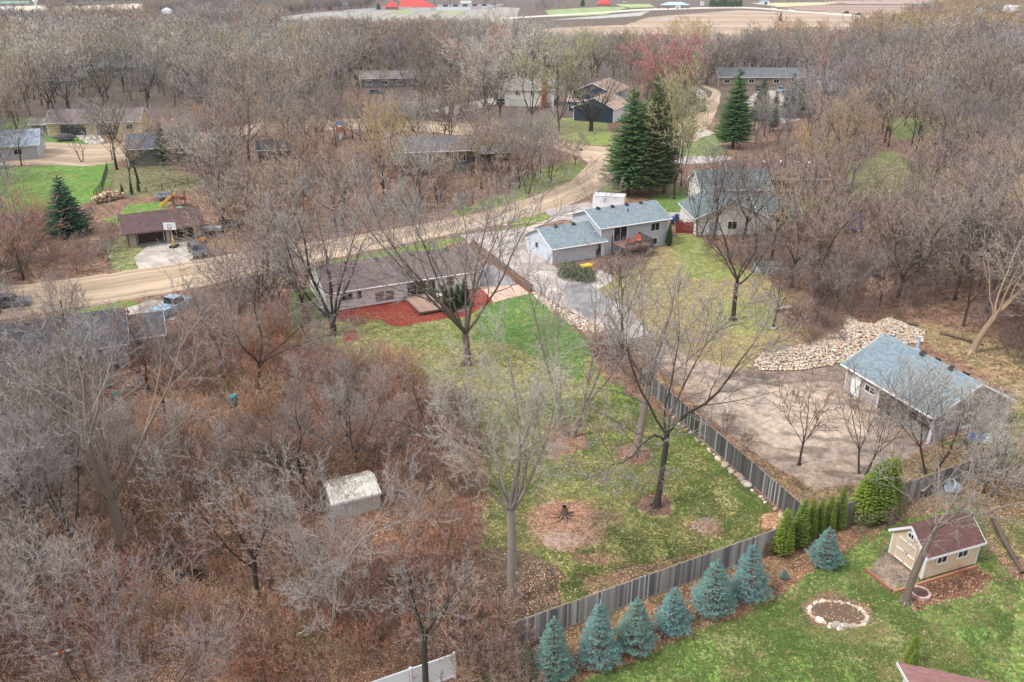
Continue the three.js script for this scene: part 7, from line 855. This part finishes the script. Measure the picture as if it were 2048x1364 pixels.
function layeredSpruce(s, o) { // distinct shelves of short needle sprays, widest low down
  srand(s); const q = { h: 5, r: 1.45, layers: 15, n: 560, col: S(116, 152, 148), ...o }, C = new MB(), T = new MB();
  T.tube([V(0, -0.05, 0), V(0, q.h * 0.5, 0), V(0, q.h * 0.96, 0)], [0.11, 0.07, 0.015], 8, S(96, 78, 66), 0.2);
  const prof = (t) => (t < 0.14 ? 0.74 + 0.26 * Math.sin(t / 0.14 * 1.57) : Math.pow(1 - (t - 0.14) / 0.86, 0.78) * (1 + 0.1 * Math.sin(t * 9)));
  for (let w = 0; w < q.layers; w++) {
    const t = w / q.layers, y0 = q.h * (0.07 + 0.9 * t), R0 = q.r * prof(t) + 0.05, gap = q.h * 0.9 / q.layers, az0 = R() * 6.28, m = Math.max(5, Math.round(R0 * 9)), lobes = Array.from({ length: m }, () => [rr(0.72, 1.14), rr(-0.35, 0.35) * gap, tint(q.col, rr(0.74, 1.22))]);
    for (let i = 0; i < m; i++) T.spike(V(0, y0 - 0.05, 0), V(Math.cos(az0 + i / m * 6.28), 0.05, Math.sin(az0 + i / m * 6.28)).normalize(), R0 * lobes[i][0] * 0.85, 0.018, S(98, 80, 68));
    const n = Math.round(q.n * R0 / q.r * (0.6 + 0.4 * R0 / q.r));
    for (let i = 0; i < n; i++) {
      const u = R() * m, k = Math.floor(u), f = u - k - 0.5, a = az0 + (k + 0.5 + f) / m * 6.28 - 3.14 / m, [len, dy, c] = lobes[k], edge = R0 * len * (1 - 0.22 * Math.abs(f) * 2), d = edge * (1 - 0.62 * R() * R()), ca = Math.cos(a), sa = Math.sin(a);
      const p = V(ca * d, y0 + dy - 0.13 * d + 0.16 * (d / R0) ** 2 * R0 + rr(-0.12, 0.16) * gap, sa * d), sw = rr(-0.9, 0.9);
      C.spike(p, V(ca - sa * sw, rr(-0.1, 0.75), sa + ca * sw).normalize(), rr(0.1, 0.2), 0.026, tint(c, rr(0.84, 1.16)));
    }
  }
  for (let i = 0; i < 40; i++) { const y = q.h * rr(0.88, 1), a = R() * 6.28; C.spike(V(0, y, 0), V(Math.cos(a), rr(0.3, 1.4), Math.sin(a)).normalize(), rr(0.1, 0.22), 0.024, tint(q.col, rr(0.9, 1.2))); } C.spike(V(0, q.h * 0.96, 0), V(0.04, 1, 0).normalize(), 0.34, 0.03, q.col);
  trisTotal += (C.i.length + T.i.length) / 3; return { trunk: T.build(), foliage: C.build(), h: q.h };
}
const needleM = new THREE.MeshStandardMaterial({ vertexColors: true, roughness: 0.9 }), woodM = VC(0.95), evg = new Map();
function evergreen(P, px, py, h, label, cat, name, group, wide = 1, part = 'foliage') { const [x, z] = AT(px, py); let o = evg.get(P); if (!o) { o = new THREE.Group(); mesh('trunk', P.trunk, woodM, o); mesh(part, P.foliage, needleM, o); evg.set(P, o); } else o = o.clone(); o.name = numbered(name); o.position.set(x, 0, z); o.rotation.y = R() * 6.28; const k = h / P.h; o.scale.set(k * wide, k, k * wide); o.userData = { label, category: cat }; if (group) o.userData.group = group; scene.add(o); taken.push([x, z, 2]); return o; }
const BLUE = [layeredSpruce(201, {}), layeredSpruce(202, { r: 1.55, layers: 14, col: S(110, 150, 146) }), layeredSpruce(203, { r: 1.4, layers: 13, n: 640, col: S(114, 148, 136) }), layeredSpruce(204, { r: 1.6, layers: 16, col: S(112, 148, 140) })];
const bs = 'blue spruces along the board fence';
[[2, 1106, 1354, 4.5, 'blue spruce at the vinyl-fence end of the row below the board fence', 1.0], [0, 1195, 1326, 4.7, 'second blue spruce counting from the vinyl-fence end of the row', 0.98], [2, 1268, 1296, 3.9, 'third blue spruce in the row, close against the second', 1.2], [1, 1343, 1258, 3.3, 'short plump blue spruce in the middle of the row', 1.25], [3, 1424, 1222, 4.1, 'blue spruce just before the tallest one of the row', 1.15], [1, 1494, 1195, 4.4, 'blue spruce at the arborvitae end of the row, next to the brown shrub', 1.05], [3, 1647, 1128, 3.1, 'squat blue spruce standing apart before the arborvitae row', 1.25]].forEach(([k, px, py, h, l, w]) => evergreen(BLUE[k], px, py, h, l, 'spruce', 'blue_spruce', bs, w));
evergreen(BLUE[2], 1567, 1156, 0.75, 'tiny knee-high blue spruce on the lawn before the arborvitae', 'spruce', 'blue_spruce', null, 1.5);
const ARB = [conifer(221, { h: 3.6, r: 0.62, whorls: 34, base: 0.01, shape: 0.62, step: 0.09, tuft: 0.14, tr: 0.028, droop: 0.5, per: 0.21, col: S(126, 144, 52), rag: 0.12 }), conifer(222, { h: 3.6, r: 0.56, whorls: 34, base: 0.01, shape: 0.7, step: 0.09, tuft: 0.14, tr: 0.028, droop: 0.5, per: 0.21, col: S(114, 136, 54), rag: 0.14 })], ARBD = conifer(223, { h: 3.6, r: 0.6, whorls: 30, base: 0.01, shape: 0.6, step: 0.1, tuft: 0.17, tr: 0.036, droop: 0.5, per: 0.24, col: S(62, 88, 44), rag: 0.12 });
const ag = 'arborvitae by the corner of the board fence';
[[0, 1563, 1108, 3.7, 'yellow-green arborvitae at the fence corner, first of the row', 1.1], [1, 1595, 1092, 3.9, 'yellow-green arborvitae second from the fence corner', 1.1], [0, 1615, 1080, 3.5, 'slim arborvitae third from the fence corner', 0.85], [1, 1633, 1072, 3.2, 'slim arborvitae fourth from the fence corner', 0.95], [0, 1652, 1064, 3.2, 'arborvitae behind the squat blue spruce', 0.95], [1, 1674, 1056, 3.5, 'arborvitae at the shed end of the straight row', 0.95]].forEach(([k, px, py, h, l, w]) => evergreen(ARB[k], px, py, h, l, 'arborvitae', 'arborvitae', ag, w));
[[0, 1722, 1042, 4.0, 'broad arborvitae on the near flank of the dense clump by the shed', 1.5], [1, 1748, 1036, 5.0, 'tallest arborvitae in the dense clump by the shed', 1.4], [0, 1772, 1014, 4.3, 'arborvitae at the back of the dense clump by the shed', 1.3], [1, 1735, 1030, 4.4, 'arborvitae squeezed in the middle of the dense clump by the shed', 1.2], [0, 1764, 1036, 3.3, 'short arborvitae on the shed flank of the dense clump', 1.5]].forEach(([k, px, py, h, l, w]) => evergreen(ARB[k], px, py, h, l, 'arborvitae', 'arborvitae', 'dense arborvitae clump', w));
evergreen(ARB[0], 1818, 1332, 2.3, 'taller small arborvitae above the reddish roof corner', 'arborvitae', 'arborvitae', null, 0.9); evergreen(ARB[1], 1822, 1344, 1.7, 'shorter small arborvitae touching the reddish roof corner', 'arborvitae', 'arborvitae', null, 1.1);
[[892, 626, 3.1, 'dark arborvitae at the steps end of the ranch hedge'], [903, 622, 3.3, 'dark arborvitae second in the ranch hedge'], [916, 619, 3.2, 'dark arborvitae third in the ranch hedge'], [930, 614, 3.6, 'dark arborvitae at the drive end of the ranch hedge']].forEach(([px, py, h, l]) => evergreen(ARBD, px, py, h, l, 'arborvitae', 'arborvitae', 'arborvitae beside the ranch deck', 1.0));
evergreen(ARBD, 1337, 492, 3.4, 'dark green arborvitae at the corner of the grey house', 'arborvitae', 'arborvitae', null, 0.85);
[[246, 392, 'first little evergreen inside the low dark fence'], [264, 388, 'second little evergreen inside the low dark fence'], [278, 384, 'third little evergreen inside the low dark fence']].forEach(([px, py, l]) => evergreen(ARBD, px, py, 2.2, l, 'evergreen', 'young_evergreen', 'young evergreens along the low dark fence', 0.8));
const SPR = conifer(231, { h: 18, r: 4.6, whorls: 25, base: 0.1, shape: 0.7, step: 0.3, tuft: 0.6, tr: 0.1, per: 0.8, droop: 0.0, col: S(78, 112, 60), rag: 0.28 }), SPRS = conifer(232, { h: 20, r: 3.0, whorls: 28, base: 0.1, shape: 0.6, step: 0.3, tuft: 0.6, tr: 0.09, per: 0.75, droop: 0.1, col: S(84, 100, 52), rag: 0.35 }), SPRG = conifer(233, { h: 9, r: 3.0, whorls: 20, base: 0.03, shape: 0.8, step: 0.2, tuft: 0.38, tr: 0.06, per: 0.5, droop: 0.0, col: S(60, 96, 72), rag: 0.25 });
evergreen(SPR, 1256, 390, 18.6, 'largest dark green spruce standing at the bend of the sandy road', 'spruce', 'spruce_tree', null, 0.98); evergreen(SPRS, 1300, 394, 21, 'tall slim olive spruce behind the largest spruce', 'spruce', 'spruce_tree', null, 1.0); evergreen(SPRS, 1328, 386, 19, 'slim dark spruce between olive spruce and tan tree', 'spruce', 'spruce_tree', null, 0.8); evergreen(SPR, 1278, 380, 16, 'half-hidden dark spruce at the back of the roadside group', 'spruce', 'spruce_tree', null, 0.8);
evergreen(SPRG, 140, 470, 9.2, 'full dark green spruce on the lawn near the firewood stack', 'spruce', 'spruce_tree', null, 1.1); evergreen(SPR, 1465, 296, 17.5, 'tall green spruce on the far side of the teal roofed house', 'spruce', 'spruce_tree', null, 0.95); evergreen(SPRG, 1520, 240, 11, 'smaller green spruce by the car at the road end', 'spruce', 'spruce_tree', null, 0.9); evergreen(SPRG, 1578, 235, 12, 'dark pointed spruce beside the pale blue pickup', 'spruce', 'spruce_tree', null, 0.7); evergreen(SPRS, 1598, 228, 9, 'light green pine at the end of the road-end house', 'pine', 'pine_tree', null, 1.4); evergreen(SPRS, 892, 118, 13, 'bright green pine rising from the grey wood', 'pine', 'pine_tree', null, 1.0); evergreen(SPR, 1878, 36, 15, 'dark cedar at the top of the wooded slope', 'conifer', 'conifer', null, 1.3); evergreen(SPR, 1902, 34, 11, 'small dark cedar beside the larger one on the slope', 'conifer', 'conifer', null, 0.9); evergreen(SPR, 1953, 26, 17, 'dark spruce by the pale farmhouse', 'conifer', 'conifer', null, 0.7); evergreen(SPR, 757, 20, 9, 'dark spruce beside the red entrance building', 'conifer', 'conifer', null, 1.2); evergreen(SPR, 1165, 14, 13, 'dark spruce on the green near the red pavilion', 'conifer', 'conifer', null, 1.0);
for (let i = 0; i < 17; i++) evergreen(SPR, 1420 + i * 3.8, 14.5 + rr(-0.6, 0.6), rr(9, 13), 'dark pine in the dense row beside the white block', 'pine', 'pine_tree', 'dark pine row at the far field', 0.8);
for (const [px, py, l] of [[388, 26, 'small dark fir left of the pale maples'.replace('left of', 'beyond')], [403, 25, 'second dark fir beyond the pale maples'], [425, 24, 'third dark fir beyond the pale maples'], [440, 23, 'fourth dark fir beyond the pale maples'], [530, 34, 'dark fir by the racetrack approach'], [544, 34, 'second dark fir by the racetrack approach']]) evergreen(SPR, px, py, rr(8, 11), l, 'conifer', 'conifer', null, 0.9);
srand(3100); for (const [px, py, k, d] of [[128, 40, 9, 'by the pale far roofs'], [268, 24, 8, 'below the far pale strip'], [905, 128, 10, 'near the bright green pine'], [1318, 372, 9, 'low among the roadside spruces'], [1545, 262, 10, 'past the smaller green spruce'], [1742, 66, 11, 'at the foot of the golden slope'], [1830, 60, 12, 'midway up the golden slope'], [1690, 118, 10, 'in the grey wood under the golden slope'], [1560, 44, 9, 'alone at the field corner'], [330, 330, 9, 'behind the hidden green-grey house']]) evergreen(R() < 0.5 ? SPR : SPRS, px, py, k, `dark evergreen ${d}`, 'conifer', 'conifer', null, rr(0.8, 1.2));
{ // evergreen and brown shrubs
  const shrub = (label, px, py, n, r, h, col, cat = 'shrub') => { const [x, z] = AT(px, py), o = thing('shrub', label, cat, x, 0, z), b = new MB(), st = new MB(); for (let i = 0; i < n; i++) { const a = R() * 6.28, e = R(), d = r * Math.sqrt(R()), p = V(Math.cos(a) * d, h * e * (1 - 0.5 * (d / r) ** 2), Math.sin(a) * d); b.spike(p, V(Math.cos(a) * 0.7, rr(0.2, 1), Math.sin(a) * 0.7).normalize(), rr(0.15, 0.35), 0.045, tint(col, rr(0.7, 1.3))); if (i % 20 === 0) st.spike(V(0, 0, 0), p.clone().normalize(), p.length(), 0.02, S(100, 84, 72)); } mesh('foliage', b.build(), needleM, o); mesh('stem', st.build(), woodM, o); };
  shrub('dark green juniper at the garage wing of the grey house', 1140, 555, 1400, 1.7, 2.3, S(76, 92, 56)); shrub('second green juniper nearer the covered grill', 1168, 560, 1200, 1.5, 1.8, S(84, 98, 60)); shrub('brown-green shrub between blue spruce and arborvitae', 1527, 1100, 900, 0.75, 1.7, S(116, 98, 60)); shrub('grey-green shrub at the start of the board fence', 1030, 1356, 1600, 1.5, 1.6, S(138, 142, 118)); shrub('dark reddish low shrub at the lawn side of the stone border', 1215, 712, 900, 1.4, 1.0, S(122, 66, 54));
}
// ---------------------------------------------------------------- fallen leaves and grass
{
  srand(4242); const areaAt = (x, z) => { for (let i = AREAS.length - 1; i >= 0; i--) { const P = AREAS[i].P ??= poly(...AREAS[i][0]); if (inside(P, x, z)) return AREAS[i][2]; } return [0, 1, 0]; };
  const leafG = (() => { const g = new THREE.BufferGeometry(); g.setAttribute('position', new THREE.Float32BufferAttribute([-0.5, 0.12, 0, 0, 0, -0.36, 0.5, 0.14, 0, 0, 0.05, 0.36], 3)); g.setIndex([0, 2, 1, 0, 3, 2]); g.computeVertexNormals(); return g; })();
  const pos = [], hx = 34;
  for (let k = 0; k < 560000 && pos.length < 190000; k++) { const z = -rr(33, 92), w = -z * 0.66 + 6, x = rr(-w, w), a = areaAt(x, z); const p = a[2] > 0.5 ? 0.03 : a[1] * (0.2 + 0.9 * sm(0.35, 0.7, fbm(x * 0.4, z * 0.4, 3))) + 0.012; if (R() < p) pos.push([x, z]); }
  const im = new THREE.InstancedMesh(leafG, new THREE.MeshStandardMaterial({ roughness: 0.9 }), pos.length), LC = [[198, 150, 112], [176, 124, 90], [214, 176, 140], [150, 102, 76], [226, 196, 164], [128, 92, 72]].map((c) => S(...c));
  pos.forEach(([x, z], i) => { qo.position.set(x, rr(0.015, 0.05), z); qo.rotation.set(rr(-0.5, 0.5), R() * 6.28, rr(-0.5, 0.5)); qo.scale.setScalar(rr(0.06, 0.13)); qo.updateMatrix(); im.setMatrixAt(i, qo.matrix); im.setColorAt(i, qc.copy(pick(LC)).multiplyScalar(rr(0.7, 1.05))); });
  im.name = 'fallen_leaves'; im.userData = { kind: 'stuff', label: 'tan dead leaves scattered over lawn and wood floor' }; scene.add(im);
  const b = new MB(); for (let i = 0; i < 9; i++) { const a = R() * 6.28, r = rr(0, 0.14); b.spike(V(Math.cos(a) * r, 0, Math.sin(a) * r), V(rr(-0.5, 0.5), 1, rr(-0.5, 0.5)).normalize(), rr(0.05, 0.1), 0.012, new THREE.Color(1, 1, 1).multiplyScalar(rr(0.8, 1.1))); }
  const tuft = b.build(), gp = []; for (let k = 0; k < 260000 && gp.length < 110000; k++) { const z = -rr(33, 70), w = -z * 0.66 + 5, x = rr(-w * 0.3, w), a = areaAt(x, z); if (R() < a[0] * (0.25 + 0.75 * sm(0.3, 0.7, fbm(x * 0.6, z * 0.6, 2)))) gp.push([x, z]); }
  const gm = new THREE.InstancedMesh(tuft, new THREE.MeshStandardMaterial({ vertexColors: true, roughness: 0.95 }), gp.length), GC = [[96, 118, 56], [120, 130, 72], [152, 140, 96], [84, 110, 46], [168, 150, 110]].map((c) => S(...c));
  gp.forEach(([x, z], i) => { qo.position.set(x, 0, z); qo.rotation.set(0, R() * 6.28, 0); qo.scale.setScalar(rr(0.7, 1.4)); qo.updateMatrix(); gm.setMatrixAt(i, qo.matrix); const dead = sm(0.42, 0.68, fbm(x * 0.75 + 7, z * 0.75, 3) * 0.65 + fbm(x * 0.17, z * 0.17, 2) * 0.35); gm.setColorAt(i, qc.copy(R() < dead * 0.8 ? pick([GC[2], GC[4], GC[1]]) : pick([GC[0], GC[3], GC[0], GC[1]])).multiplyScalar(rr(0.8, 1.1))); });
  gm.name = 'grass'; gm.userData = { kind: 'stuff', label: 'short patchy grass of the lawns' }; scene.add(gm);
}
console.log('tris of plants', Math.round(trisTotal), 'trees', cand.length, 'rest', rest.length);
renderer.render(scene, camera);
